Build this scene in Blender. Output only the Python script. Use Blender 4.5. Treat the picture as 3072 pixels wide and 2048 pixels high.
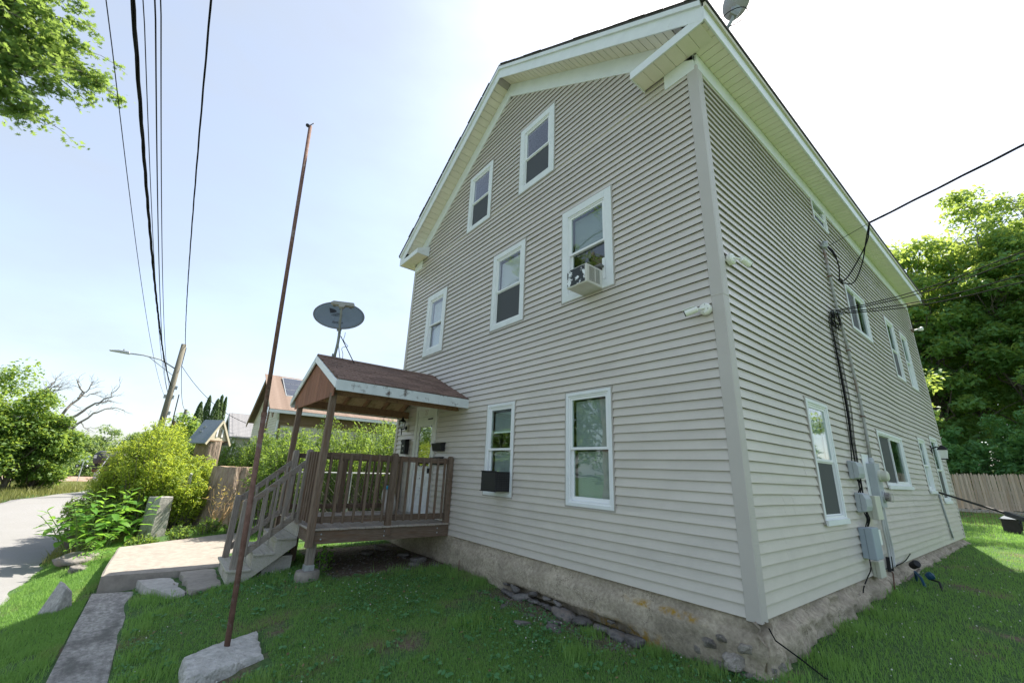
import bpy, math, random
import numpy as np
from mathutils import Vector, Matrix, noise as mnoise

for o in list(bpy.data.objects):
    bpy.data.objects.remove(o)
SC = bpy.context.scene
COL = SC.collection
random.seed(7)
RNG = np.random.default_rng(7)

# ------------------------------------------------------------------ camera
CAM_LOC = Vector((1.863, -4.259, 1.134))
R_ = Vector((0.624130, 0.780274, 0.040423))
U_ = Vector((0.206591, -0.214703, 0.954580))
F_ = Vector((-0.753513, 0.587431, 0.295200))
cam = bpy.data.cameras.new('camera')
cam.sensor_width = 36.0
cam.lens = 14.704
cam.clip_start = 0.05
cam.clip_end = 3000
cam_ob = bpy.data.objects.new('camera', cam)
COL.objects.link(cam_ob)
m = Matrix((R_, U_, -F_)).transposed().to_4x4()
m.translation = CAM_LOC
cam_ob.matrix_world = m
SC.camera = cam_ob
SC.render.resolution_x, SC.render.resolution_y = 1024, 682

# ------------------------------------------------------------------ sky, sun, exposure
SUN_AZ = math.radians(13)      # from +Y towards -X
SUN_EL = math.radians(54)
sdir = Vector((-math.sin(SUN_AZ) * math.cos(SUN_EL), math.cos(SUN_AZ) * math.cos(SUN_EL), math.sin(SUN_EL)))
world = bpy.data.worlds.new('World')
SC.world = world
world.use_nodes = True
wn = world.node_tree
sky = wn.nodes.new('ShaderNodeTexSky')
sky.sky_type = 'NISHITA'
sky.sun_disc = False
sky.sun_elevation = SUN_EL
sky.sun_rotation = -SUN_AZ
sky.air_density = 1.0
sky.dust_density = 1.5
sky.ozone_density = 1.2
bg = wn.nodes['Background']
bg.inputs['Strength'].default_value = 0.125
hsv = wn.nodes.new('ShaderNodeHueSaturation')
hsv.inputs['Saturation'].default_value = 0.85
wn.links.new(sky.outputs[0], hsv.inputs['Color'])
# thin high haze over the whole sky
wtc = wn.nodes.new('ShaderNodeTexCoord'); wmp = wn.nodes.new('ShaderNodeMapping'); wmp.inputs['Scale'].default_value = (1.0, 1.0, 2.6)
wnz = wn.nodes.new('ShaderNodeTexNoise'); wnz.inputs['Scale'].default_value = 2.2; wnz.inputs['Detail'].default_value = 6; wnz.inputs['Roughness'].default_value = .55
wmr = wn.nodes.new('ShaderNodeMapRange'); wmr.inputs[1].default_value = .35; wmr.inputs[2].default_value = .72; wmr.inputs[3].default_value = .30; wmr.inputs[4].default_value = .72
wmx = wn.nodes.new('ShaderNodeMix'); wmx.data_type = 'RGBA'
wn.links.new(wtc.outputs['Generated'], wmp.inputs['Vector']); wn.links.new(wmp.outputs[0], wnz.inputs['Vector']); wn.links.new(wnz.outputs['Fac'], wmr.inputs[0])
wn.links.new(wmr.outputs[0], wmx.inputs[0]); wn.links.new(hsv.outputs[0], wmx.inputs[6]); wmx.inputs[7].default_value = (1.95, 2.16, 2.46, 1)
wn.links.new(wmx.outputs[2], bg.inputs['Color'])
sun = bpy.data.lights.new('sun', 'SUN')
sun.energy = 4.2
sun.angle = math.radians(0.55)
sun.color = (1.0, 0.93, 0.82)
sun_ob = bpy.data.objects.new('sun', sun)
COL.objects.link(sun_ob)
sun_ob.rotation_euler = sdir.to_track_quat('Z', 'Y').to_euler()
sun_ob.location = sdir * 60
vs = SC.view_settings
vs.view_transform = 'Standard'
vs.look = 'None'
vs.exposure = 1.44
vs.gamma = 1.0
vs.use_curve_mapping = False

# ------------------------------------------------------------------ helpers
WL = {}


def wl(o):
    return WL.get(o.name, Vector((0, 0, 0))) if o else Vector((0, 0, 0))


def tag(o, label=None, cat=None, group=None, kind=None):
    if label: o['label'] = label
    if cat: o['category'] = cat
    if group: o['group'] = group
    if kind: o['kind'] = kind
    return o


def thing(name, label, cat, loc, group=None):
    o = bpy.data.objects.new(name, None)
    COL.objects.link(o)
    o.location = loc
    o.empty_display_size = 0.1
    WL[o.name] = Vector(loc)
    return tag(o, label, cat, group)


class MB:
    def __init__(s):
        s.v = []; s.f = []

    def add(s, vs_, fs):
        n = len(s.v)
        s.v += [tuple(p) for p in vs_]
        s.f += [tuple(i + n for i in q) for q in fs]
        return s

    def box(s, x0, x1, y0, y1, z0, z1):
        if x0 > x1: x0, x1 = x1, x0
        if y0 > y1: y0, y1 = y1, y0
        if z0 > z1: z0, z1 = z1, z0
        v = [(x0, y0, z0), (x1, y0, z0), (x1, y1, z0), (x0, y1, z0), (x0, y0, z1), (x1, y0, z1), (x1, y1, z1), (x0, y1, z1)]
        return s.add(v, [(0, 3, 2, 1), (4, 5, 6, 7), (0, 1, 5, 4), (1, 2, 6, 5), (2, 3, 7, 6), (3, 0, 4, 7)])

    def beam(s, p, q, w, h, up=(0, 0, 1)):
        p = Vector(p); q = Vector(q)
        d = (q - p).normalized(); u = Vector(up)
        sd = d.cross(u)
        if sd.length < 1e-4: sd = d.cross(Vector((1, 0, 0)))
        sd.normalize(); u = sd.cross(d).normalized()
        v = []
        for c in (p, q):
            for a, b in ((-1, -1), (1, -1), (1, 1), (-1, 1)):
                v.append(c + sd * (a * w / 2) + u * (b * h / 2))
        return s.add(v, [(0, 1, 2, 3)[::-1], (4, 5, 6, 7), (0, 1, 5, 4), (1, 2, 6, 5), (2, 3, 7, 6), (3, 0, 4, 7)])

    def tube(s, pts, r, n=6, cap=True):
        pts = [Vector(p) for p in pts]
        rs = r if isinstance(r, (list, tuple)) else [r] * len(pts)
        base = len(s.v); ref = None
        for i, p in enumerate(pts):
            d = (pts[min(i + 1, len(pts) - 1)] - pts[max(i - 1, 0)])
            if d.length < 1e-9: d = Vector((0, 0, 1))
            d.normalize()
            if ref is None:
                ref = d.orthogonal().normalized()
            a = (ref - d * ref.dot(d))
            if a.length < 1e-5: a = d.orthogonal()
            a.normalize(); ref = a
            b = d.cross(a)
            for k in range(n):
                t = 2 * math.pi * k / n
                s.v.append(tuple(p + (a * math.cos(t) + b * math.sin(t)) * rs[i]))
        for i in range(len(pts) - 1):
            for k in range(n):
                s.f.append((base + i * n + k, base + i * n + (k + 1) % n, base + (i + 1) * n + (k + 1) % n, base + (i + 1) * n + k))
        if cap:
            s.f.append(tuple(base + k for k in range(n))[::-1])
            s.f.append(tuple(base + (len(pts) - 1) * n + k for k in range(n)))
        return s

    def prism(s, poly, axis, a, b):
        n = len(poly)
        def pt(p, t):
            return (p[0], t, p[1]) if axis == 'y' else ((t, p[0], p[1]) if axis == 'x' else (p[0], p[1], t))
        v = [pt(p, a) for p in poly] + [pt(p, b) for p in poly]
        f = [tuple(range(n)), tuple(range(2 * n - 1, n - 1, -1))] + [(i, i + n, (i + 1) % n + n, (i + 1) % n) for i in range(n)]
        return s.add(v, f)

    def lathe(s, c, prof, n=16, axis=(0, 0, 1)):
        ax = Vector(axis).normalized()
        a = ax.orthogonal().normalized(); b = ax.cross(a); c = Vector(c); base = len(s.v)
        for r, h in prof:
            for k in range(n):
                t = 2 * math.pi * k / n
                s.v.append(tuple(c + ax * h + (a * math.cos(t) + b * math.sin(t)) * r))
        for i in range(len(prof) - 1):
            for k in range(n):
                s.f.append((base + i * n + k, base + i * n + (k + 1) % n, base + (i + 1) * n + (k + 1) % n, base + (i + 1) * n + k))
        s.f.append(tuple(base + k for k in range(n))[::-1])
        s.f.append(tuple(base + (len(prof) - 1) * n + k for k in range(n)))
        return s

    def build(s, name, mat, parent=None, loc=None, smooth=False, bevel=0):
        off = Vector(loc) if loc is not None else wl(parent)
        me = bpy.data.meshes.new(name)
        me.from_pydata([(p[0] - off[0], p[1] - off[1], p[2] - off[2]) for p in s.v], [], s.f)
        me.update()
        import bmesh
        b = bmesh.new(); b.from_mesh(me); bmesh.ops.recalc_face_normals(b, faces=b.faces)
        if bevel:
            bmesh.ops.bevel(b, geom=list(b.edges), offset=bevel, segments=1, affect='EDGES', clamp_overlap=True)
        b.to_mesh(me); b.free()
        if mat: me.materials.append(mat)
        if smooth:
            me.polygons.foreach_set('use_smooth', [True] * len(me.polygons))
        o = bpy.data.objects.new(name, me)
        COL.objects.link(o)
        if parent: o.parent = parent
        o.location = off - wl(parent)
        WL[o.name] = Vector(off)
        return o


def np_mesh(name, verts, faces, mat, parent=None, loc=(0, 0, 0), var=None, smooth=False):
    """verts (N,3), faces (M,k) numpy"""
    off = np.array(loc, float)
    v = (np.asarray(verts) - off).astype(np.float32); f = np.asarray(faces).astype(np.int32)
    me = bpy.data.meshes.new(name)
    me.vertices.add(len(v)); me.vertices.foreach_set('co', v.ravel())
    k = f.shape[1]
    me.loops.add(f.size); me.loops.foreach_set('vertex_index', f.ravel())
    me.polygons.add(len(f))
    me.polygons.foreach_set('loop_start', np.arange(0, f.size, k, dtype=np.int32))
    if smooth: me.polygons.foreach_set('use_smooth', np.ones(len(f), bool))
    if var is not None:
        at = me.attributes.new('var', 'FLOAT', 'POINT'); at.data.foreach_set('value', np.asarray(var, np.float32))
    me.update(calc_edges=True)
    if mat: me.materials.append(mat)
    o = bpy.data.objects.new(name, me)
    COL.objects.link(o)
    if parent: o.parent = parent
    o.location = Vector(loc) - wl(parent)
    WL[o.name] = Vector(loc)
    return o


def inst(src, name, parent, loc, rot=None, scale=None):
    """another object that shares src's mesh"""
    o = bpy.data.objects.new(name, src.data)
    COL.objects.link(o)
    if parent: o.parent = parent
    o.location = Vector(loc) - wl(parent)
    if rot is not None: o.rotation_euler = rot
    if scale is not None: o.scale = scale
    WL[o.name] = Vector(loc)
    return o


def one(mb, name, mat, loc, label, cat, group=None, **k):
    return tag(mb.build(name, mat, None, loc, **k), label, cat, group)


# ------------------------------------------------------------------ materials
def nodes_of(name):
    m_ = bpy.data.materials.new(name); m_.use_nodes = True
    nt = m_.node_tree
    return m_, nt, nt.nodes['Principled BSDF']


def N(nt, t, **kw):
    n = nt.nodes.new(t)
    for k, v in kw.items():
        setattr(n, k, v)
    return n


def rgba(c):
    return (c[0], c[1], c[2], 1)


def mat(name, c1, c2=None, rough=.7, scale=6, stretch=(1, 1, 1), detail=5, bump=0, bscale=30, bdist=.01, spec=.35, metal=0, rnd=0, lo=.35, hi=.65, c3=None, c3scale=1.2, c3lo=.55, c3hi=.7, coat=0):
    m_, nt, p = nodes_of(name)
    L = nt.links.new
    tc = N(nt, 'ShaderNodeTexCoord'); mp = N(nt, 'ShaderNodeMapping'); mp.inputs['Scale'].default_value = stretch
    L(tc.outputs['Object'], mp.inputs['Vector'])
    oi = N(nt, 'ShaderNodeObjectInfo')
    if rnd:
        ad = N(nt, 'ShaderNodeVectorMath', operation='ADD'); ml = N(nt, 'ShaderNodeMath', operation='MULTIPLY'); ml.inputs[1].default_value = 37.0
        L(oi.outputs['Random'], ml.inputs[0]); L(mp.outputs[0], ad.inputs[0]); L(ml.outputs[0], ad.inputs[1]); vec = ad.outputs[0]
    else:
        vec = mp.outputs[0]
    col = None
    if c2 is not None:
        nz = N(nt, 'ShaderNodeTexNoise'); nz.inputs['Scale'].default_value = scale; nz.inputs['Detail'].default_value = detail; nz.inputs['Roughness'].default_value = .62
        L(vec, nz.inputs['Vector'])
        rp = N(nt, 'ShaderNodeValToRGB'); rp.color_ramp.elements[0].position = lo; rp.color_ramp.elements[1].position = hi
        rp.color_ramp.elements[0].color = rgba(c1); rp.color_ramp.elements[1].color = rgba(c2)
        L(nz.outputs['Fac'], rp.inputs[0]); col = rp.outputs[0]
    if c3 is not None:
        nz3 = N(nt, 'ShaderNodeTexNoise'); nz3.inputs['Scale'].default_value = c3scale; nz3.inputs['Detail'].default_value = 6; nz3.inputs['Roughness'].default_value = .7
        L(vec, nz3.inputs['Vector'])
        mr = N(nt, 'ShaderNodeMapRange'); mr.inputs[1].default_value = c3lo; mr.inputs[2].default_value = c3hi
        L(nz3.outputs['Fac'], mr.inputs[0])
        mx = N(nt, 'ShaderNodeMix', data_type='RGBA'); L(mr.outputs[0], mx.inputs[0])
        if col: L(col, mx.inputs[6])
        else: mx.inputs[6].default_value = rgba(c1)
        mx.inputs[7].default_value = rgba(c3); col = mx.outputs[2]
    if rnd:
        hs = N(nt, 'ShaderNodeHueSaturation'); mr2 = N(nt, 'ShaderNodeMapRange'); mr2.inputs[3].default_value = 1 - rnd; mr2.inputs[4].default_value = 1 + rnd
        L(oi.outputs['Random'], mr2.inputs[0]); L(mr2.outputs[0], hs.inputs['Value'])
        if col: L(col, hs.inputs['Color'])
        else: hs.inputs['Color'].default_value = rgba(c1)
        col = hs.outputs[0]
    if col: L(col, p.inputs['Base Color'])
    else: p.inputs['Base Color'].default_value = rgba(c1)
    p.inputs['Roughness'].default_value = rough
    p.inputs['Specular IOR Level'].default_value = spec
    p.inputs['Metallic'].default_value = metal
    if coat: p.inputs['Coat Weight'].default_value = coat
    if bump:
        nb = N(nt, 'ShaderNodeTexNoise'); nb.inputs['Scale'].default_value = bscale; nb.inputs['Detail'].default_value = 6
        L(vec, nb.inputs['Vector'])
        bp = N(nt, 'ShaderNodeBump'); bp.inputs['Strength'].default_value = bump; bp.inputs['Distance'].default_value = bdist
        L(nb.outputs['Fac'], bp.inputs['Height']); L(bp.outputs[0], p.inputs['Normal'])
    return m_


def leaf_mat(name, dark, light, trans, tw=.45, rough=.55, patch=None):
    m_, nt, p = nodes_of(name); L = nt.links.new
    at = N(nt, 'ShaderNodeAttribute'); at.attribute_name = 'var'
    rp = N(nt, 'ShaderNodeValToRGB'); rp.color_ramp.elements[0].color = rgba(dark); rp.color_ramp.elements[1].color = rgba(light)
    L(at.outputs['Fac'], rp.inputs[0])
    col = rp.outputs[0]
    if patch:
        tc = N(nt, 'ShaderNodeTexCoord'); nz = N(nt, 'ShaderNodeTexNoise'); nz.inputs['Scale'].default_value = patch[1]; nz.inputs['Detail'].default_value = 4
        L(tc.outputs['Object'], nz.inputs['Vector'])
        mr = N(nt, 'ShaderNodeMapRange'); mr.inputs[1].default_value = patch[2]; mr.inputs[2].default_value = patch[3]; L(nz.outputs['Fac'], mr.inputs[0])
        mx = N(nt, 'ShaderNodeMix', data_type='RGBA'); L(mr.outputs[0], mx.inputs[0]); L(col, mx.inputs[6]); mx.inputs[7].default_value = rgba(patch[0]); col = mx.outputs[2]
    L(col, p.inputs['Base Color']); p.inputs['Roughness'].default_value = rough; p.inputs['Specular IOR Level'].default_value = .35
    tr = N(nt, 'ShaderNodeBsdfTranslucent'); tr.inputs['Color'].default_value = rgba(trans)
    ms = N(nt, 'ShaderNodeMixShader'); ms.inputs[0].default_value = tw
    L(p.outputs[0], ms.inputs[1]); L(tr.outputs[0], ms.inputs[2]); L(ms.outputs[0], nt.nodes['Material Output'].inputs[0])
    return m_


def glass_mat(name, tint, ior=1.7, base=.06):
    m_, nt, p = nodes_of(name); L = nt.links.new
    nt.nodes.remove(p)
    gl = N(nt, 'ShaderNodeBsdfGlossy'); gl.inputs['Roughness'].default_value = .015; gl.inputs['Color'].default_value = (.95, .98, 1, 1)
    tp = N(nt, 'ShaderNodeBsdfTransparent'); tp.inputs['Color'].default_value = rgba(tint)
    fr = N(nt, 'ShaderNodeLayerWeight'); fr.inputs['Blend'].default_value = .5
    pw = N(nt, 'ShaderNodeMath', operation='POWER'); pw.inputs[1].default_value = 4.0
    ad = N(nt, 'ShaderNodeMath', operation='MULTIPLY_ADD'); ad.use_clamp = True; ad.inputs[1].default_value = ior - 1; ad.inputs[2].default_value = base
    L(fr.outputs['Facing'], pw.inputs[0])
    tc = N(nt, 'ShaderNodeTexCoord'); nz = N(nt, 'ShaderNodeTexNoise'); nz.inputs['Scale'].default_value = 1.6; nz.inputs['Detail'].default_value = 1
    L(tc.outputs['Object'], nz.inputs['Vector'])
    bp = N(nt, 'ShaderNodeBump'); bp.inputs['Strength'].default_value = .25; bp.inputs['Distance'].default_value = .02; L(nz.outputs['Fac'], bp.inputs['Height'])
    L(bp.outputs[0], gl.inputs['Normal'])
    L(pw.outputs[0], ad.inputs[0])
    ms = N(nt, 'ShaderNodeMixShader'); L(ad.outputs[0], ms.inputs[0]); L(tp.outputs[0], ms.inputs[1]); L(gl.outputs[0], ms.inputs[2])
    L(ms.outputs[0], nt.nodes['Material Output'].inputs[0])
    return m_


def screen_mat(name, c, open_):
    m_, nt, p = nodes_of(name); L = nt.links.new
    p.inputs['Base Color'].default_value = rgba(c); p.inputs['Roughness'].default_value = .6
    tp = N(nt, 'ShaderNodeBsdfTransparent')
    ms = N(nt, 'ShaderNodeMixShader'); ms.inputs[0].default_value = open_
    L(p.outputs[0], ms.inputs[1]); L(tp.outputs[0], ms.inputs[2]); L(ms.outputs[0], nt.nodes['Material Output'].inputs[0])
    return m_


SIDING = mat('vinyl_siding', (.585, .535, .475), (.615, .565, .503), rough=.36, scale=3, stretch=(1, 1, 1), bump=.12, bscale=60, bdist=.004, rnd=.03, spec=.62, c3=(.515, .472, .423), c3scale=.9, c3lo=.45, c3hi=.75)
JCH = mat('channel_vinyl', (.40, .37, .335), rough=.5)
POSTV = mat('corner_vinyl', (.49, .455, .42), (.51, .475, .44), rough=.5, scale=2)
WHITE = mat('white_trim', (.78, .80, .80), (.72, .74, .74), rough=.45, scale=4, c3=(.55, .56, .52), c3scale=5, c3lo=.62, c3hi=.8)
VINYLW = mat('white_vinyl', (.82, .83, .83), rough=.35)
SOFFIT = mat('cream_soffit', (.80, .75, .62), (.76, .71, .58), rough=.5, scale=3, rnd=.03)
ROOFSH = mat('dark_shingle', (.05, .048, .045), (.10, .095, .09), rough=.95, scale=40, bump=.5, bscale=60)
CONC = mat('concrete', (.36, .34, .31), (.48, .46, .42), rough=.92, scale=7, bump=.5, bscale=45, bdist=.02, c3=(.24, .23, .21), c3scale=3, c3lo=.5, c3hi=.75)
CONCL = mat('concrete_light', (.25, .225, .195), (.34, .305, .26), rough=.92, scale=9, bump=.35, bscale=70, bdist=.01, c3=(.19, .17, .145), c3scale=2.2, c3lo=.55, c3hi=.75)
CONCD = mat('concrete_stained', (.22, .21, .19), (.55, .52, .48), rough=.95, scale=14, bump=.9, bscale=60, bdist=.02, lo=.33, hi=.72, c3=(.16, .155, .14), c3scale=2.5, c3lo=.45, c3hi=.65, detail=9, stretch=(1, 1.6, 1))
GLASS = glass_mat('window_glass', (.93, .95, .95))
GLASSG = glass_mat('green_glass', (.94, .985, .965), ior=1.6, base=.07)
GLASSM = glass_mat('mirror_glass', (.6, .6, .58), ior=2.4, base=.25)
SCREEN = screen_mat('insect_screen', (.075, .08, .085), .22)
BLIND = mat('blind_vinyl', (.82, .83, .83), rough=.5)
BLINDG = mat('blind_grey', (.34, .37, .36), (.30, .33, .32), rough=.6, scale=3)
DARKIN = mat('dark_interior', (.06, .06, .06), rough=.9)
BLACKM = mat('black_plastic', (.012, .012, .013), (.02, .02, .021), rough=.6, scale=8)
CABLE = mat('cable_black', (.016, .016, .017), rough=.85, spec=.1)
GREYBX = mat('grey_box', (.38, .41, .43), (.42, .45, .47), rough=.5, scale=3, c3=(.30, .31, .30), c3scale=4, c3lo=.6, c3hi=.8)
BEIGEBX = mat('beige_box', (.60, .60, .50), (.55, .55, .46), rough=.5, scale=4)
ALU = mat('aluminium', (.45, .47, .48), (.55, .56, .57), rough=.42, scale=8, metal=.6)
GALV = mat('galvanised', (.33, .35, .36), (.48, .50, .50), rough=.5, scale=10, metal=.5)
RUST = mat('rusty_steel', (.13, .07, .052), (.21, .12, .092), rough=.85, scale=18, bump=.3, bscale=80, c3=(.33, .31, .29), c3scale=6, c3lo=.55, c3hi=.75)
PIPEG = mat('conduit', (.36, .36, .34), (.25, .17, .12), rough=.7, scale=6, stretch=(1, 1, .5), lo=.5, hi=.62)


def wood(name, a, b, c, stretch, rnd=.12):
    return mat(name, a, b, rough=.85, scale=5, stretch=stretch, detail=8, bump=.45, bscale=9, bdist=.006, rnd=rnd, lo=.3, hi=.7, c3=c, c3scale=1.1, c3lo=.5, c3hi=.72)


WG = ((.185, .155, .13), (.36, .32, .275), (.23, .165, .115))
WOODV = wood('weathered_wood_v', *WG, (14, 14, 1.2))
WOODX = wood('weathered_wood_x', *WG, (1.2, 14, 14))
WOODY = wood('weathered_wood_y', *WG, (14, 1.2, 14))
WD = ((.105, .072, .05), (.225, .168, .125), (.16, .088, .05))
DWOODV = wood('dark_wood_v', *WD, (14, 14, 1.2))
DWOODY = wood('dark_wood_y', *WD, (14, 1.2, 14))
DWOODX = wood('dark_wood_x', *WD, (1.2, 14, 14))
DECK = wood('deck_wood', (.28, .24, .20), (.46, .41, .36), (.36, .27, .2), (1.2, 14, 14))
STAIRW = wood('stair_wood', (.34, .32, .27), (.50, .47, .41), (.33, .33, .22), (1.2, 14, 14))
REDW = wood('stained_brown_board', (.23, .10, .06), (.30, .145, .095), (.17, .08, .055), (12, 12, 1))
RAFT = wood('rafter_wood', (.22, .12, .07), (.36, .22, .13), (.13, .08, .05), (2, 12, 12))
PLY = wood('plywood_underside', (.38, .25, .16), (.52, .37, .26), (.22, .13, .08), (2, 6, 6))
FENCEW = wood('cedar_picket', (.42, .34, .27), (.58, .49, .41), (.50, .35, .22), (12, 12, .8), .22)
PEEL = mat('peeling_white_paint', (.70, .74, .74), (.62, .66, .66), rough=.7, scale=5, c3=(.12, .10, .085), c3scale=6, c3lo=.55, c3hi=.66, bump=.3, bscale=30)
SHB = mat('brown_shingle', (.15, .092, .07), (.26, .17, .13), rough=.95, scale=30, bump=.6, bscale=70, rnd=.2)
SHT = mat('tan_shingle', (.19, .135, .105), (.27, .20, .16), rough=.95, scale=3, stretch=(1, 1, 1), bump=.5, bscale=50)
SHG = mat('grey_shingle', (.20, .20, .21), (.29, .285, .29), rough=.95, scale=6, bump=.5, bscale=50)
CREAM = mat('cream_siding', (.66, .62, .50), (.60, .57, .46), rough=.6, scale=2)
TANTRIM = mat('tan_trim', (.25, .165, .10), (.21, .14, .09), rough=.6, scale=2)
ASPH = mat('asphalt', (.18, .18, .18), (.33, .325, .32), rough=.95, scale=160, detail=3, bump=.5, bscale=220, bdist=.01, c3=(.24, .236, .23), c3scale=.7, c3lo=.45, c3hi=.7)
STONE = mat('field_stone', (.115, .108, .10), (.22, .205, .185), rough=.9, scale=8, bump=.5, bscale=25, bdist=.02, rnd=.25, c3=(.19, .155, .125), c3scale=2, c3lo=.5, c3hi=.7)
GRANITE = mat('granite', (.30, .29, .27), (.50, .48, .45), rough=.9, scale=25, bump=.5, bscale=50, bdist=.015, c3=(.22, .215, .20), c3scale=4, c3lo=.5, c3hi=.7)
BARK = mat('stump_bark', (.24, .18, .14), (.42, .33, .26), rough=.95, scale=4, stretch=(3.2, 3.2, .6), bump=1.0, bscale=7, bdist=.05, detail=8, lo=.35, hi=.62)
TBARK = mat('tree_bark', (.10, .085, .07), (.19, .165, .14), rough=.95, scale=5, stretch=(3, 3, .8), bump=.6, bscale=14)
DEADW = mat('dead_wood', (.22, .19, .17), (.33, .30, .27), rough=.9, scale=6)
POLEW = mat('utility_pole_wood', (.15, .14, .105), (.22, .205, .16), rough=.9, scale=6, stretch=(6, 6, .6), bump=.4, bscale=12)
INK = mat('print_ink', (.02, .022, .025), rough=.6)
# ------------------------------------------------------------------ ground
def sm(a, b, x):
    t = np.clip((x - a) / (b - a), 0, 1)
    return t * t * (3 - 2 * t)


def terr(x, y):
    x = np.asarray(x, float); y = np.asarray(y, float)
    a = np.interp(y, [-30, -11, -5.8, -4.75, -4.68, -4.2, -3.4, -2.3, 0, 2, 4, 10, 20, 27, 29.5, 34, 60, 120], [-1.3, -1.2, -1.2, -.88, -.86, -.80, -.63, -.485, -.47, -.32, -.2, -.16, -.08, .02, .05, .5, 3, 6])
    a = a + .075 * sm(-1.0, .3, x) * sm(-1.2, 0, y) * sm(3, 1, y)
    b = np.interp(y, [-30, -11, -5.8, -4.9, -3.4, -2, 2, 60], [-1.3, -1.2, -1.2, -.86, -.66, -.60, -.5, -.4])
    w = sm(-7.6, -9.6, x)
    z = a * (1 - w) + b * w
    w2 = sm(-27, -36, x) * sm(4, -3, y)
    z = z * (1 - w2) + (-1.2) * w2
    z = z - .037 * np.clip(-38 - x, 0, 105)
    # a shallow scour of earth along the gable footing
    z = z - .06 * np.exp(-((y + .18) / .22) ** 2) * sm(-4.2, -3.2, x) * sm(-.7, -1.3, x)
    dx = np.abs(y + 8.4) > 3.2
    z = z + .012 * np.sin(x * 3.1 + y * 1.7) * np.cos(y * 2.3 - x * .9) * dx * (np.abs(y) < 12)
    return z


def T1(x, y):
    return float(terr(np.array([x]), np.array([y]))[0])


gx = np.concatenate([np.linspace(-900, -170, 14), np.linspace(-150, -60, 24), np.linspace(-55, -17, 40), np.arange(-16, 4.2, .16), np.linspace(5, 30, 14), np.linspace(40, 900, 14)])
gy = np.concatenate([np.linspace(-900, -40, 14), np.linspace(-36, -9, 16), np.arange(-8.4, 4, .14), np.linspace(4.3, 14, 36), np.linspace(15, 60, 34), np.linspace(80, 900, 16)])
GX, GY = np.meshgrid(gx, gy, indexing='ij')
GZ = terr(GX, GY)
nx, ny = GX.shape
idx = np.arange(nx * ny).reshape(nx, ny)
gf = np.stack([idx[:-1, :-1].ravel(), idx[1:, :-1].ravel(), idx[1:, 1:].ravel(), idx[:-1, 1:].ravel()], 1)


def ground_mat():
    m_, nt, p = nodes_of('lawn_soil'); L = nt.links.new
    tc = N(nt, 'ShaderNodeTexCoord')
    n1 = N(nt, 'ShaderNodeTexNoise'); n1.inputs['Scale'].default_value = 1.1; n1.inputs['Detail'].default_value = 7; n1.inputs['Roughness'].default_value = .65
    n2 = N(nt, 'ShaderNodeTexNoise'); n2.inputs['Scale'].default_value = 28; n2.inputs['Detail'].default_value = 6
    L(tc.outputs['Object'], n1.inputs['Vector']); L(tc.outputs['Object'], n2.inputs['Vector'])
    r1 = N(nt, 'ShaderNodeValToRGB'); e = r1.color_ramp.elements
    e[0].position = .35; e[0].color = (.045, .10, .03, 1); e[1].position = .62; e[1].color = (.085, .15, .05, 1)
    L(n2.outputs['Fac'], r1.inputs[0])
    r2 = N(nt, 'ShaderNodeValToRGB'); e = r2.color_ramp.elements
    e[0].position = .35; e[0].color = (.095, .07, .05, 1); e[1].position = .65; e[1].color = (.19, .15, .11, 1)
    L(n2.outputs['Fac'], r2.inputs[0])
    # bare earth below the porch and along the gable footing
    def boxmask(x0, x1, y0, y1, soft):
        sp = N(nt, 'ShaderNodeSeparateXYZ'); L(tc.outputs['Object'], sp.inputs[0])
        out = None
        for o_, a, b in ((0, x0, x1), (1, y0, y1)):
            for lim, s in ((a, 1), (b, -1)):
                mr = N(nt, 'ShaderNodeMapRange'); L(sp.outputs[o_], mr.inputs[0])
                mr.inputs[1].default_value = lim - soft * s; mr.inputs[2].default_value = lim + soft * s
                if out is None: out = mr.outputs[0]
                else:
                    mm = N(nt, 'ShaderNodeMath', operation='MULTIPLY'); L(out, mm.inputs[0]); L(mr.outputs[0], mm.inputs[1]); out = mm.outputs[0]
        return out
    a = boxmask(-7.6, -5.0, -1.95, .3, .25); b = boxmask(-3.6, -1.1, -.55, .2, .3)
    mxm = N(nt, 'ShaderNodeMath', operation='MAXIMUM'); L(a, mxm.inputs[0]); L(b, mxm.inputs[1])
    mr = N(nt, 'ShaderNodeMapRange'); mr.inputs[1].default_value = .555; mr.inputs[2].default_value = .65; L(n1.outputs['Fac'], mr.inputs[0])
    mx2 = N(nt, 'ShaderNodeMath', operation='MAXIMUM'); L(mxm.outputs[0], mx2.inputs[0]); L(mr.outputs[0], mx2.inputs[1])
    mx = N(nt, 'ShaderNodeMix', data_type='RGBA'); L(mx2.outputs[0], mx.inputs[0]); L(r1.outputs[0], mx.inputs[6]); L(r2.outputs[0], mx.inputs[7])
    L(mx.outputs[2], p.inputs['Base Color']); p.inputs['Roughness'].default_value = .95; p.inputs['Specular IOR Level'].default_value = .15
    bp = N(nt, 'ShaderNodeBump'); bp.inputs['Strength'].default_value = .7; bp.inputs['Distance'].default_value = .03; L(n2.outputs['Fac'], bp.inputs['Height']); L(bp.outputs[0], p.inputs['Normal'])
    return m_


GROUND = np_mesh('ground', np.stack([GX.ravel(), GY.ravel(), GZ.ravel()], 1), gf, ground_mat(), smooth=True)
tag(GROUND, kind='structure')

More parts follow.
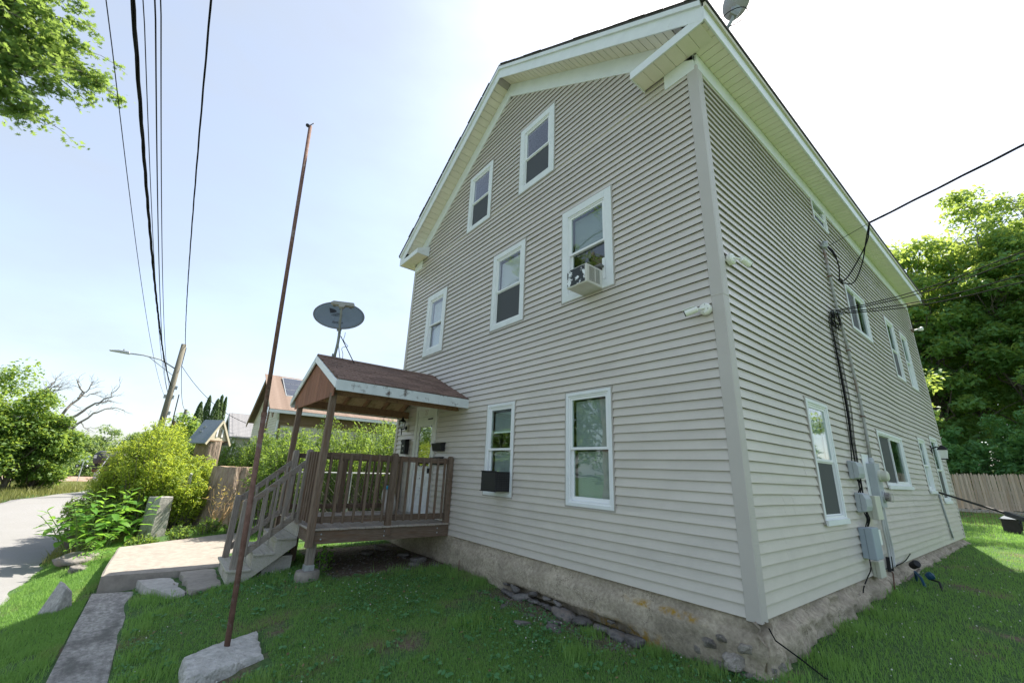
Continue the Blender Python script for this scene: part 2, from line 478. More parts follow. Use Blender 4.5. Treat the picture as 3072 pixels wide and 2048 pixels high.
# road: a sheet draped along its centre line, curving away behind the hedge
RD = [(30, -5.8, -12.5), (4, -5.75, -11.5), (-8, -5.72, -10.9), (-16, -5.9, -10.4), (-24, -5.9, -10.0), (-30, -5.6, -9.6), (-35, -4.9, -8.4), (-40, -3.6, -6.9), (-46, -1.5, -5.2), (-54, 2, -2.5), (-66, 8, 3)]
rx = np.array([r[0] for r in RD][::-1], float); ra = np.array([r[1] for r in RD][::-1]); rb = np.array([r[2] for r in RD][::-1])
xs = np.linspace(-66, 30, 500)
ya = np.interp(xs, rx, ra) + .06 * np.sin(xs * 2.1) + .04 * np.sin(xs * 5.3); yb = np.interp(xs, rx, rb) + .08 * np.sin(xs * 1.7)
K = 9
rv = []
for k in range(K):
    t = k / (K - 1)
    yy = ya * (1 - t) + yb * t
    rv.append(np.stack([xs, yy, terr(xs, yy) + .012 + .05 * (1 - (2 * t - 1) ** 2)], 1))
rv = np.stack(rv, 1).reshape(-1, 3)
ri = np.arange(len(xs) * K).reshape(len(xs), K)
rf = np.stack([ri[:-1, :-1].ravel(), ri[:-1, 1:].ravel(), ri[1:, 1:].ravel(), ri[1:, :-1].ravel()], 1)
tag(np_mesh('road', rv, rf, ASPH, smooth=True), kind='structure')

# ------------------------------------------------------------------ the house
HOUSE = thing('house', 'three storey house with taupe vinyl siding and white trimmed gable', 'house', (-3.99, 6.0, -.45))
HX0, HX1, HY1 = -7.98, 0.0, 12.0
APX, SLP = -3.99, .676


def ztop(x): return 9.0 - SLP * abs(x - APX)      # underside of the frieze on the gable


def P(face, u, d, z):
    return (u, -d, z) if face == 'g' else (d, u, z)


def fbox(mb, face, u0, u1, d0, d1, z0, z1):
    if face == 'g': return mb.box(u0, u1, -d1, -d0, z0, z1)
    return mb.box(d0, d1, u0, u1, z0, z1)


# openings: face, u0, u1, z0, z1, trim, kind
WINS = [
    dict(f='g', u=(-2.27, -1.485), z=(.736, 2.203), t=.045, k='dh', up='blindg', lo='blinds', lab='ground floor window with closed blinds nearest the house corner'),
    dict(f='g', u=(-4.17, -3.42), z=(.746, 2.217), t=.05, k='dh', up='halfblind', lo='blindg', lab='ground floor window holding the black air conditioner'),
    dict(f='g', u=(-2.357, -1.378), z=(3.60, 5.172), t=.125, k='dh', up='greenb', lo='green', lab='upper window holding the peeling air conditioner'),  # upper sash: blind added behind the pane to lighten it
    dict(f='g', u=(-4.25, -3.296), z=(3.596, 5.148), t=.10, k='dh', up='blind', lo='screen', lab='middle window of the second floor with a screened lower sash'),
    dict(f='g', u=(-6.985, -6.07), z=(3.60, 5.133), t=.14, k='dh', up='blind', lo='blind', lab='second floor window with white blinds above the porch'),
    dict(f='g', u=(-3.546, -2.585), z=(6.20, 7.69), t=.125, k='dh', up='sky', lo='screen', lab='taller looking attic window right of the ridge'),
    dict(f='g', u=(-5.39, -4.50), z=(6.19, 7.655), t=.10, k='dh', up='dark', lo='screen', lab='attic window left of the ridge'),
    dict(f='s', u=(1.94, 2.75), z=(.70, 2.18), t=.045, k='dh', up='greenb', lo='screen', lab='side window beside the utility boxes'),
    dict(f='s', u=(5.22, 7.05), z=(1.13, 2.07), t=.05, k='sl', up='green', lo='screen', lab='sliding side window of the ground floor'),
    dict(f='s', u=(8.72, 9.47), z=(1.06, 2.22), t=.05, k='dh', up='blind', lo='blind', lab='narrow side window with a pale curtain'),
    dict(f='s', u=(10.25, 11.2), z=(.84, 2.37), t=.06, k='dh', up='green', lo='screen', lab='last ground floor side window under the lantern'),
    dict(f='s', u=(5.15, 6.5), z=(3.91, 4.84), t=.05, k='sl', up='green', lo='screen', lab='sliding side window of the second floor'),
    dict(f='s', u=(8.2, 9.05), z=(3.5, 4.96), t=.06, k='dh', up='green', lo='screen', lab='second floor side window with a dark screen'),
    dict(f='s', u=(9.69, 10.5), z=(3.49, 4.95), t=.06, k='dh', up='green', lo='blind', lab='second floor side window nearest the back corner'),
    dict(f='s', u=(4.0, 4.78), z=(5.72, 6.24), t=.03, k='dh', up='dark', lo='screen', lab='small half height window below the eave'),
]
DOOR = dict(f='g', u=(-6.96, -5.98), z=(.215, 2.44))
OPEN_G = [(w['u'][0] + .012, w['u'][1] - .012, w['z'][0] + .012, w['z'][1] - .012) for w in WINS + [DOOR] if w['f'] == 'g']
OPEN_S = [(w['u'][0] + .012, w['u'][1] - .012, w['z'][0] + .012, w['z'][1] - .012) for w in WINS if w['f'] == 's']
LAP = .1016


def board(face, k, U0, U1, opens, parent, wave=None):
    z0, z1 = k * LAP, (k + 1) * LAP
    if face == 'g':
        if z0 > 8.93: return
        z1 = min(z1, 8.985)
    cuts = sorted({z0, z1} | {z for o in opens for z in (o[2], o[3]) if z0 + .004 < z < z1 - .004})
    r = random.Random(k // 2 * 13 + (5 if face == 's' else 0))
    seams = sorted(r.uniform(U0(0) + .6, U1(0) - .6) for _ in range(2 if face == 'g' else 3))
    for a, b in zip(cuts[:-1], cuts[1:]):
        iv = [(U0(a), U1(a), U0(b), U1(b))]
        for o in opens:
            if o[2] < b - 1e-4 and o[3] > a + 1e-4:
                nv = []
                for (p, q, pt, qt) in iv:
                    if o[1] <= p or o[0] >= q: nv.append((p, q, pt, qt)); continue
                    if o[0] > p: nv.append((p, o[0], pt, o[0]))
                    if o[1] < q: nv.append((o[1], q, o[1], qt))
                iv = nv
        for (p, q, pt, qt) in iv:
            if q - p < .002: continue
            n = max(1, int((q - p) / .45)) if wave else 1
            cols = [(i / n, 0) for i in range(n + 1)]
            for s_ in seams:
                if p + .1 < s_ < q - .1:
                    t = (s_ - p) / (q - p)
                    cols = sorted(cols + [(t - .0001, -1), (t + .0001, 1)])
            vs_ = []; fs = []
            for t, _m in cols:
                ub = p + (q - p) * t; ut = pt + (qt - pt) * t
                off = .0018 * sum(1 for s_ in seams if s_ <= ub)
                wb = wave(ub, a) if wave else 0
                def dd(z): return .025 - .023 * (z - z0) / LAP + off
                cav = min(.018, (b - a) * .6) if abs(a - z0) < 1e-6 else .0004
                vs_ += [P(face, ub, dd(a), a + wb), P(face, ut, dd(b), b + wb), P(face, ut, -.014, b + wb), P(face, ub, -.014, a + cav + wb), P(face, ub, dd(a) - .005, a + cav + wb), P(face, ub, dd(a) - .005, a + wb)]
            nc = len(cols) - 1
            for i in range(nc):
                for j in range(6):
                    fs.append((i * 6 + j, i * 6 + (j + 1) % 6, i * 6 + 6 + (j + 1) % 6, i * 6 + 6 + j))
            fs += [(5, 4, 3, 2, 1, 0), tuple(nc * 6 + j for j in range(6))]
            MB().add(vs_, fs).build('siding_board', SIDING, parent)


def gU0(z): return max(HX0 + .02, APX - (9.0 - z) / SLP) if z > 5 else HX0 + .02
def gU1(z): return min(HX1 - .02, APX + (9.0 - z) / SLP) if z > 5 else HX1 - .02


# structural walls (inner shell that carries the siding)
WALLM = mat('sheathing', (.25, .22, .19), rough=.9)
gw = MB()
gw.box(HX0 + .03, HX1 - .03, HY1 - .1, HY1 - .03, -.02, 6.3)
GABLEW = MB().box(HX0 + .03, HX1 - .03, .02, .05, -.02, .03).box(HX0 + .03, HX1 - .03, .02, .05, 2.6, 3.2).build('gable_wall', WALLM, HOUSE)
SIDEW = MB().box(-.05, -.02, .03, HY1 - .03, -.02, .03).box(-.05, -.02, .03, HY1 - .03, 2.6, 3.2).build('side_wall', WALLM, HOUSE)
MB().box(HX0, HX0 + .06, .0, HY1, 0, 6.4).build('far_side_wall', SIDING, HOUSE)
mb = MB().prism([(HX0 + .03, 0), (HX1 - .03, 0), (HX1 - .03, 6.4), (APX, 9.1), (HX0 + .03, 6.4)], 'y', HY1 - .06, HY1 - .005)
mb.build('back_wall', SIDING, HOUSE)
MB().box(HX0 + .07, -.06, .06, HY1 - .07, -.03, .02).build('floor_slab', DARKIN, HOUSE)
MB().box(HX0 + .07, -.06, .06, HY1 - .07, 2.85, 2.95).build('upper_floor', DARKIN, HOUSE)
MB().box(HX0 + .07, -.06, .06, HY1 - .07, 5.6, 5.68).build('attic_floor', DARKIN, HOUSE)
for k in range(0, 89):
    board('g', k, gU0, gU1, OPEN_G, GABLEW)


def wv(y, z):
    if z < .3: return 0
    s_ = min(1, z / 5.5)
    return s_ * (.016 * math.sin(y * 1.35 + .4) + .010 * math.sin(y * 2.9 + z * .6) + .006 * math.sin(z * 3 + y))


for k in range(0, 61):
    board('s', k, lambda z: .02, lambda z: HY1 - .02, OPEN_S, SIDEW, wv)

# corner posts (two lengths with a lapped joint)
for z0, z1, e in ((-.02, 3.02, 0.0), (3.015, 6.20, .003)):
    MB().box(-.10 - e, .030 + e, -.030 - e, -.012, z0, z1).box(.012, .030 + e, -.012, .10 + e, z0, z1).build('corner_post', POSTV, HOUSE, bevel=.003)
MB().box(.0, .028, HY1 - .1, HY1 + .015, -.02, 6.2).build('corner_post', POSTV, HOUSE)
MB().box(HX0 - .02, HX0 + .09, -.028, -.0, -.02, 6.2).build('corner_post', POSTV, HOUSE)

# foundation --------------------------------------------------------
def found_mat():
    m_, nt, p = nodes_of('foundation_parge'); L = nt.links.new
    tc = N(nt, 'ShaderNodeTexCoord')
    def nz(s, d=6):
        n = N(nt, 'ShaderNodeTexNoise'); n.inputs['Scale'].default_value = s; n.inputs['Detail'].default_value = d; n.inputs['Roughness'].default_value = .65
        L(tc.outputs['Object'], n.inputs['Vector']); return n
    a = nz(2.2); b = nz(26); c = nz(11)
    r = N(nt, 'ShaderNodeValToRGB'); e = r.color_ramp.elements; e[0].position = .3; e[0].color = (.31, .265, .21, 1); e[1].position = .68; e[1].color = (.58, .50, .39, 1)
    L(a.outputs['Fac'], r.inputs[0])
    mx = N(nt, 'ShaderNodeMix', data_type='RGBA', blend_type='MULTIPLY'); mx.inputs[0].default_value = .7
    r2 = N(nt, 'ShaderNodeValToRGB'); e = r2.color_ramp.elements; e[0].position = .3; e[0].color = (.5, .48, .46, 1); e[1].position = .65; e[1].color = (1.05, 1.05, 1.03, 1)
    L(b.outputs['Fac'], r2.inputs[0]); L(r.outputs[0], mx.inputs[6]); L(r2.outputs[0], mx.inputs[7])
    vo = N(nt, 'ShaderNodeTexVoronoi', feature='DISTANCE_TO_EDGE'); vo.inputs['Scale'].default_value = 2.3
    dm = N(nt, 'ShaderNodeMix', data_type='RGBA', blend_type='LINEAR_LIGHT'); dm.inputs[0].default_value = .22; L(tc.outputs['Object'], dm.inputs[6]); L(c.outputs['Color'], dm.inputs[7]); L(dm.outputs[2], vo.inputs['Vector'])
    ck = N(nt, 'ShaderNodeMapRange'); ck.inputs[1].default_value = .0; ck.inputs[2].default_value = .014; L(vo.outputs['Distance'], ck.inputs[0])
    am = N(nt, 'ShaderNodeMapRange'); am.inputs[1].default_value = .48; am.inputs[2].default_value = .56; am.inputs[3].default_value = 1; am.inputs[4].default_value = 0; L(a.outputs['Fac'], am.inputs[0])
    ckm = N(nt, 'ShaderNodeMath', operation='MAXIMUM'); L(ck.outputs[0], ckm.inputs[0]); L(am.outputs[0], ckm.inputs[1])
    mxc = N(nt, 'ShaderNodeMix', data_type='RGBA'); L(ckm.outputs[0], mxc.inputs[0]); mxc.inputs[6].default_value = (.07, .06, .05, 1); L(mx.outputs[2], mxc.inputs[7]); mx = mxc
    # ochre lichen on the lip of the parging
    sp = N(nt, 'ShaderNodeSeparateXYZ'); L(tc.outputs['Object'], sp.inputs[0])
    def rng(o_, lo, hi):
        mr = N(nt, 'ShaderNodeMapRange'); mr.inputs[1].default_value = lo; mr.inputs[2].default_value = hi; L(sp.outputs[o_], mr.inputs[0]); return mr.outputs[0]
    def mul(*xs_):
        o_ = xs_[0]
        for x_ in xs_[1:]:
            q = N(nt, 'ShaderNodeMath', operation='MULTIPLY'); L(o_, q.inputs[0]); L(x_, q.inputs[1]); o_ = q.outputs[0]
        return o_
    X0 = -3.99; Z0 = -.45; Y0 = 6.0
    low = mul(rng(0, -2.05 - X0, -1.7 - X0), rng(0, -.75 - X0, -1.05 - X0), rng(2, -.33 - Z0, -.38 - Z0), rng(1, .5 - Y0, .3 - Y0))
    top = mul(rng(0, -1.45 - X0, -1.2 - X0), rng(0, -.42 - X0, -.6 - X0), rng(2, -.165 - Z0, -.14 - Z0), rng(2, -.085 - Z0, -.115 - Z0), rng(1, .5 - Y0, .3 - Y0))
    mxm = N(nt, 'ShaderNodeMath', operation='MAXIMUM'); L(low, mxm.inputs[0]); L(top, mxm.inputs[1])
    th = N(nt, 'ShaderNodeMapRange'); th.inputs[1].default_value = .46; th.inputs[2].default_value = .64; L(c.outputs['Fac'], th.inputs[0])
    li = N(nt, 'ShaderNodeMix', data_type='RGBA'); L(mul(mxm.outputs[0], th.outputs[0]), li.inputs[0]); L(mx.outputs[2], li.inputs[6]); li.inputs[7].default_value = (.36, .22, .035, 1)
    L(li.outputs[2], p.inputs['Base Color']); p.inputs['Roughness'].default_value = .95; p.inputs['Specular IOR Level'].default_value = .15
    bp = N(nt, 'ShaderNodeBump'); bp.inputs['Strength'].default_value = .8; bp.inputs['Distance'].default_value = .02; L(b.outputs['Fac'], bp.inputs['Height']); L(bp.outputs[0], p.inputs['Normal'])
    return m_


FOUND = found_mat()


def fnz(a, b, c=0, s=1.0):
    return mnoise.fractal(Vector((a * s, b * s, c)), 1.0, 2.0, 4)


def foundation(face, L0, L1, n, rough):
    prof = [(-.02, -.004), (.004, -.04), (.012, -.09), (.045, -.125), (.065, -.16), (.072, -.22), (.072, -.28), (.075, -.34), (.078, -.40), (.06, -.44), (.05, -.55), (.05, -.85)]
    vs_, fs = [], []
    for i in range(n + 1):
        u = L0 + (L1 - L0) * i / n
        for j, (d, z) in enumerate(prof):
            rr = rough(u)
            dz = .018 * fnz(u, j * .4, 3, 2.0) * (1 if 2 < j < 10 else .2)
            dd = d + (.016 + .05 * rr) * fnz(u * 1.4, z * 5, 1, 2.2) + (.006 + rr * .014) * fnz(u * 6, z * 20, 4, 1.5)
            if j == 0: dd, dz = d, 0
            if 8 <= j and face == 'g' and -3.5 < u < -1.15:      # undercut above the loose field stones
                w = min(1, (u + 3.5) / .3, (-1.15 - u) / .3)
                if j == 8: dz += .03 * w
                if j >= 9: dd -= .11 * w
                if j == 9: dz += .05 * w
            vs_.append(P(face, u, dd, z + dz))
    m_ = len(prof)
    for i in range(n):
        for j in range(m_ - 1):
            fs.append((i * m_ + j, i * m_ + j + 1, (i + 1) * m_ + j + 1, (i + 1) * m_ + j))
    return MB().add(vs_, fs)


foundation('g', -5.0, .085, 300, lambda u: max(0, (u + .75)) * 1.4).build('foundation', FOUND, HOUSE, smooth=True)
foundation('s', -.085, 12.0, 500, lambda u: 1.5).build('foundation', FOUND, HOUSE, smooth=True)
MB().box(HX0 + .02, -5.0, -.02, .12, -.85, -.005).build('foundation', FOUND, HOUSE)


def stone_mesh(name, seed, sx=1, sy=1, sz=1, sub=2, amp=.55, flat=.0):
    import bmesh
    b = bmesh.new(); bmesh.ops.create_icosphere(b, subdivisions=sub, radius=.5)
    for v in b.verts:
        n_ = mnoise.fractal(v.co * 1.6 + Vector((seed * 7.1, seed * 3.3, 0)), 1.0, 2.0, 3)
        c = v.co * (1 + amp * n_)
        c = Vector((max(-.42, min(.42, c.x)), max(-.4, min(.4, c.y)), max(-.36, min(.36, c.z))))
        v.co = (c.x * sx, c.y * sy, c.z * sz)
    me = bpy.data.meshes.new(name); b.to_mesh(me); b.free()
    me.materials.append(STONE)
    me.polygons.foreach_set('use_smooth', [True] * len(me.polygons))
    return me


STM = [stone_mesh('stone', i, 1, .8, .6, sub=3) for i in range(7)]


STONE2 = mat('mortared_stone', (.25, .225, .195), (.40, .36, .31), rough=.95, scale=7, bump=.8, bscale=22, bdist=.03, rnd=.2, c3=(.17, .16, .15), c3scale=3, c3lo=.5, c3hi=.68)
STM2 = []
for _m in STM:
    _c = _m.copy(); _c.materials.clear(); _c.materials.append(STONE2); STM2.append(_c)


def put_stone(name, parent, loc, s, rz, mesh=None, mat_=None, tilt=0):
    me = mesh or random.choice(STM2 if mat_ else STM)
    o = bpy.data.objects.new(name, me); COL.objects.link(o)
    if parent: o.parent = parent
    o.location = Vector(loc) - wl(parent); o.rotation_euler = (tilt, random.uniform(-.2, .2), rz)
    o.scale = (s, s, s) if not isinstance(s, tuple) else s
    WL[o.name] = Vector(loc)
    return o


rs = random.Random(4)
fo = bpy.data.objects['foundation']
x = -3.42
while x < -1.2:                                    # field stones showing below the parging
    w = rs.choice((.09, .12, .16, .22, .28))
    zt = T1(x, -.1)
    for row in range(2):
        if row == 1 and (rs.random() < .35 or w > .2): continue
        put_stone('foundation_stone', fo, (x + rs.uniform(-.03, .03), -.085 + rs.uniform(-.03, .02) + .02 * row, zt + .03 + row * .085), (w * rs.uniform(1.1, 1.7), w, w * rs.uniform(.6, .9)), rs.uniform(-.5, .5))
    x += w * .98
for (x, y, z, s) in ((-.42, -.09, -.27, .2), (-.3, -.11, -.20, .14), (-.2, -.10, -.33, .30), (-.36, -.1, -.42, .22), (-.1, -.09, -.22, .2), (.03, -.02, -.36, .22), (.06, .15, -.33, .24), (-.52, -.1, -.36, .15), (-.14, -.1, -.43, .22)):
    put_stone('foundation_stone', fo, (x - (.05 if x > 0 else 0), y + (.045 if y < 0 else 0), z), (s, s * .8, s * .8), rs.uniform(0, 6), mat_=1)

# eaves, rake, returns ---------------------------------------------
SOFZ = 6.40
RO = .335                                           # rake overhang


def rake_pts(za, zb, x0, x1):
    return [(x0, za - SLP * abs(x0 - APX)), (x1, za - SLP * abs(x1 - APX)), (x1, zb - SLP * abs(x1 - APX)), (x0, zb - SLP * abs(x0 - APX))]


RT = .355
roofm = MB()
for xa, xb in ((-8.36, APX), (APX, .375)):
    roofm.prism(rake_pts(9.595, 9.64, xa, xb), 'y', -.385, HY1 + .38)
ROOF = roofm.build('roof', ROOFSH, HOUSE)
# starter course of shingle tabs along the visible rake and eave edge
tab = MB().box(-.158, .158, -.02, .02, -.004, .004).build('shingle_tab', ROOFSH, None, loc=(0, 0, 0)); tab.parent = ROOF
tab.location = Vector((APX + .2, -.392, 9.640 - SLP * .2)) - wl(ROOF); tab.rotation_euler = (0, math.atan(SLP), 0)
for s_ in (-1, 1):
    for i in range(1, 17):
        dxx = .2 + i * .27
        if dxx > 4.3: break
        inst(tab, 'shingle_tab', ROOF, (APX + s_ * dxx, -.376 - rs.uniform(0, .016), 9.640 - SLP * dxx + rs.uniform(-.002, .005)), (0, s_ * math.atan(SLP), 0))
for xa, xb in ((-8.30, APX), (APX, .31)):
    MB().prism(rake_pts(9.285, 9.525, xa, xb), 'y', -RT, -RO).build('rake_fascia', WHITE, HOUSE, bevel=.003)
    MB().prism(rake_pts(9.515, 9.595, xa, xb), 'y', -RT - .03, -RO - .003).build('rake_drip_edge', WHITE, HOUSE)
    MB().prism(rake_pts(9.0, 9.34, max(xa, HX0), min(xb, HX1)), 'y', -.034, .01).build('rake_frieze', WHITE, HOUSE, bevel=.002)
    # soffit panels between wall and rake fascia
    step = .125
    nn = int(abs((max(xa, HX0) - min(xb, HX1))) / step)
    for i in range(nn):
        x0 = max(xa, HX0) + i * step; x1 = x0 + step - .009
        MB().prism(rake_pts(9.34, 9.352, x0, x1), 'y', -RO, -.002).build('soffit_panel', SOFFIT, HOUSE)
    MB().prism(rake_pts(9.352, 9.362, max(xa, HX0), min(xb, HX1)), 'y', -RO, .02).build('soffit_backing', JCH, HOUSE)

# side eave (x = 0 .. .31) and the far one
MB().box(.31, .333, -RT, HY1 + .33, 6.385, 6.60).build('eave_fascia', WHITE, HOUSE, bevel=.003)
MB().box(.333, .362, -RT, HY1 + .33, 6.575, 6.64).build('eave_drip_edge', mat('drip_cream', (.60, .56, .43), rough=.5), HOUSE)
MB().box(.0, .034, .0, HY1, 6.15, SOFZ).build('eave_frieze', WHITE, HOUSE, bevel=.002)
MB().box(.0, .31, -RO, HY1 + .3, SOFZ + .012, SOFZ + .02).build('soffit_backing', JCH, HOUSE)
y = -.30
sp0 = None
while y < HY1 + .3:
    if sp0 is None:
        sp0 = MB().box(.036, .309, y, y + .116, SOFZ, SOFZ + .011).build('soffit_panel', SOFFIT, HOUSE, loc=(0.17, y, SOFZ))
    else:
        inst(sp0, 'soffit_panel', HOUSE, (0.17, y, SOFZ))
    y += .125
MB().box(-8.30, HX0, -RO, HY1 + .3, SOFZ, SOFZ + .02).build('soffit_backing', SOFFIT, HOUSE)
MB().box(-8.323, -8.30, -RT, HY1 + .33, 6.385, 6.60).build('eave_fascia', WHITE, HOUSE)
# cornice returns on the gable
for sgn, xo, xi in ((1, .309, -.74), (-1, -8.299, -7.24)):
    x0, x1 = min(xo, xi), max(xo, xi)
    MB().box(x0 + .004, x1 - .004, -RO - .018, -RO + .002, 6.372, 6.50).box(*((xi, xi + .02) if sgn > 0 else (xi - .02, xi)), -RO, -.02, 6.372, 6.50).build('cornice_return', WHITE, HOUSE)
    MB().box(x0 + .025, x1 - .025, -RO + .004, -.036, SOFZ + .012, SOFZ + .07).build('return_backing', JCH, HOUSE)
    q = x0 + .02
    while q + .12 < x1:
        MB().box(q, q + .16, -RO + .004, -.036, SOFZ - .012, SOFZ).build('soffit_panel', SOFFIT, HOUSE)
        q += .165
    # small sloped cap above the return
    MB().prism([(-RO - .02, 6.50), (-.02, 6.50), (-.02, 6.66)], 'x', x0 + .004, x1 - .004).build('return_cap', WHITE, HOUSE)
    xa, xb = (-.42, .0) if sgn > 0 else (-7.98, -7.57)
    MB().box(xa, xb, -.034, .0, 6.15, SOFZ - .013).build('return_frieze', WHITE, HOUSE)


# windows -------------------------------------------------------------
def ring(mb, face, u0, u1, z0, z1, w, d0, d1, wb=None):
    wb = wb or w
    fbox(mb, face, u0, u0 + w, d0, d1, z0, z1); fbox(mb, face, u1 - w, u1, d0, d1, z0, z1)
    fbox(mb, face, u0 + w, u1 - w, d0, d1, z0, z0 + wb); fbox(mb, face, u0 + w, u1 - w, d0, d1, z1 - w, z1)
    return mb


def blind_mesh(face, u0, u1, z0, z1, d, step=.026):
    mb = MB(); z = z0
    while z < z1:
        vs_ = [P(face, u0, d, z), P(face, u1, d, z), P(face, u1, d + .007, z - .0275), P(face, u0, d + .007, z - .0275)]
        mb.add(vs_, [(0, 1, 2, 3)]); z += step
    return mb


def content(kind, face, u0, u1, z0, z1, d, win):
    if kind in ('blind', 'blindg', 'blinds', 'halfblind', 'greenb'):
        zz = z0 if kind != 'halfblind' else z0 + (z1 - z0) * .42
        blind_mesh(face, u0 + .006, u1 - .006, zz + .02, z1 - .01, d - .07).build('blind', BLIND if kind == 'blind' else BLINDG, win)
        if kind == 'halfblind':
            mb = MB(); fbox(mb, face, u0 + .006, u1 - .006, d - .08, d - .05, zz - .012, zz + .012); mb.build('blind_rail', BLIND, win)
    g = {'sky': GLASS, 'dark': GLASS, 'blind': GLASS, 'green': GLASSG, 'greenb': GLASSG, 'blindg': GLASSG, 'blinds': GLASSG, 'halfblind': GLASSG, 'screen': GLASS}[kind]
    mb = MB(); fbox(mb, face, u0, u1, d - .003, d + .003, z0, z1); mb.build('pane', g, win)


def window(w):
    f, (u0, u1), (z0, z1), t = w['f'], w['u'], w['z'], w['t']
    mb = ring(MB(), f, u0, u1, z0, z1, t, -.01, .036)
    win = mb.build('window', WHITE, HOUSE, bevel=.003)
    win['label'] = w['lab']
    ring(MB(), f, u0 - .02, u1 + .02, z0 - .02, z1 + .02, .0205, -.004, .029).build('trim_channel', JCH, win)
    a0, a1, b0, b1 = u0 + t, u1 - t, z0 + t, z1 - t
    ring(MB(), f, a0, a1, b0, b1, .022, -.06, .022).build('jamb', VINYLW, win)
    a0 += .022; a1 -= .022; b0 += .022; b1 -= .022
    sw = .034
    if w['k'] == 'dh':
        zm = b0 + (b1 - b0) * .49
        ring(MB(), f, a0, a1, zm - .02, b1, sw, -.012, .012).build('sash', VINYLW, win, bevel=.002)
        ring(MB(), f, a0, a1, b0, zm + .018, sw, -.048, -.018, wb=.05).build('sash', VINYLW, win, bevel=.002)
        content(w['up'], f, a0 + sw, a1 - sw, zm - .02 + sw, b1 - sw, .0, win)
        content(w['lo'], f, a0 + sw, a1 - sw, b0 + .05, zm + .018 - sw, -.032, win)
        if w['lo'] == 'screen':
            mb = MB(); fbox(mb, f, a0 + .012, a1 - .012, -.012, -.009, b0 + .012, zm - .022); mb.build('insect_screen', SCREEN, win)
            ring(MB(), f, a0 + .002, a1 - .002, b0 + .002, zm - .021, .016, -.016, -.004).build('screen_frame', VINYLW, win)
    else:
        um = (u0 + u1) / 2
        ring(MB(), f, um - .02, a1, b0, b1, sw, -.012, .012).build('sash', VINYLW, win, bevel=.002)
        ring(MB(), f, a0, um + .018, b0, b1, sw, -.048, -.018).build('sash', VINYLW, win, bevel=.002)
        content(w['up'], f, um - .02 + sw, a1 - sw, b0 + sw, b1 - sw, 0, win)
        content('green', f, a0 + sw, um + .018 - sw, b0 + sw, b1 - sw, -.032, win)
        mb = MB(); fbox(mb, f, a0 + .012, um - .022, -.012, -.009, b0 + .012, b1 - .012); mb.build('insect_screen', SCREEN, win)
    if f == 's' and z0 < 3:
        mb = MB(); fbox(mb, f, u0 - .01, u1 + .01, .036, .06, z0 - .03, z0 + .03); mb.build('window_sill', WHITE, win)
    return win


for w in WINS:
    window(w)


# entrance door -------------------------------------------------------
def text_obj(s, size, name, mt, parent, origin, ex, ey, ez, font=None, shear=0, depth=.0015):
    cu = bpy.data.curves.new(name, 'FONT'); cu.body = s; cu.size = size; cu.extrude = depth; cu.align_x = 'CENTER'; cu.shear = shear
    cu.resolution_u = 3
    t = bpy.data.objects.new(name + '_tmp', cu); COL.objects.link(t)
    bpy.context.view_layer.update()
    me = bpy.data.meshes.new_from_object(t.evaluated_get(bpy.context.evaluated_depsgraph_get()))
    bpy.data.objects.remove(t)
    me.materials.clear(); me.materials.append(mt)
    o = bpy.data.objects.new(name, me); COL.objects.link(o)
    o.parent = parent
    mm = Matrix((ex, ey, ez)).transposed().to_4x4(); mm.translation = Vector(origin) - wl(parent)
    o.matrix_local = mm
    WL[o.name] = Vector(origin)
    return o


DW = mat('door_white', (.74, .74, .70), (.68, .68, .63), rough=.5, scale=3)
dr = ring(MB(), 'g', -6.95, -5.985, .215, 2.43, .085, -.02, .04, wb=.035)
dr.box(-6.865, -6.07, -.028, .02, 2.18, 2.345)
door = dr.build('door', DW, HOUSE, bevel=.003)
door['label'] = 'white storm door with scalloped glass and crossed lower panel'
da, db, dz0, dz1 = -6.865, -6.07, .25, 2.18
gz0, gz1 = 1.06, 2.06
MB().box(da + .004, db - .004, -.016, .012, dz0, gz0).build('door_panel', VINYLW, door)
# scalloped surround: polygon ring with wavy inner edge
def scal():
    cx, cz = (da + db) / 2, (gz0 + gz1) / 2; hw, hh = (db - da) / 2 - .004, (gz1 - gz0) / 2
    inner, outer = [], []
    n = 120
    for i in range(n):
        t = 2 * math.pi * i / n
        c, s_ = math.cos(t), math.sin(t)
        k = 1 / max(abs(c), abs(s_))
        ox, oz = c * k, s_ * k
        outer.append((cx + ox * hw, cz + oz * (hh + (.12 if s_ > 0 else 0)) if False else cz + oz * hh))
        wob = 1 + .045 * math.cos(t * 22)
        inner.append((cx + ox * (hw - .105) * (wob if abs(ox) > .99 else 1), cz + oz * (hh - .085) * (wob if abs(oz) > .99 else 1)))
    mb = MB(); vs_ = []
    for d in (.016, -.010):
        vs_ += [(p[0], -d, p[1]) for p in outer] + [(p[0], -d, p[1]) for p in inner]
    fs = []
    for i in range(n):
        j = (i + 1) % n
        fs += [(i, j, n + j, n + i), (2 * n + i, 3 * n + i, 3 * n + j, 2 * n + j), (n + i, n + j, 3 * n + j, 3 * n + i), (i, 2 * n + i, 2 * n + j, j)]
    return mb.add(vs_, fs)
scal().build('scalloped_surround', DW, door)
MB().box(da + .004, db - .004, -.014, .010, gz1, 2.175).build('door_top_rail', DW, door)
MB().box(da + .05, db - .05, .0, .004, gz0 + .02, gz1 - .02).build('pane', GLASSM, door)
MB().box(da, db, .03, .06, dz0, 2.18).build('inner_door', mat('door_brown', (.16, .10, .06), rough=.5), door)
for p, q in (((da + .1, .42), (db - .1, .92)), ((da + .1, .92), (db - .1, .42))):
    MB().beam((p[0], -.020, p[1]), (q[0], -.020, q[1]), .008, .03).build('cross_brace', VINYLW, door)
ring(MB(), 'g', da + .07, db - .07, .38, .96, .03, .016, .024).build('panel_moulding', VINYLW, door)
MB().box(-6.87, -6.06, -.07, -.0, .2, .235).build('threshold', ALU, door)
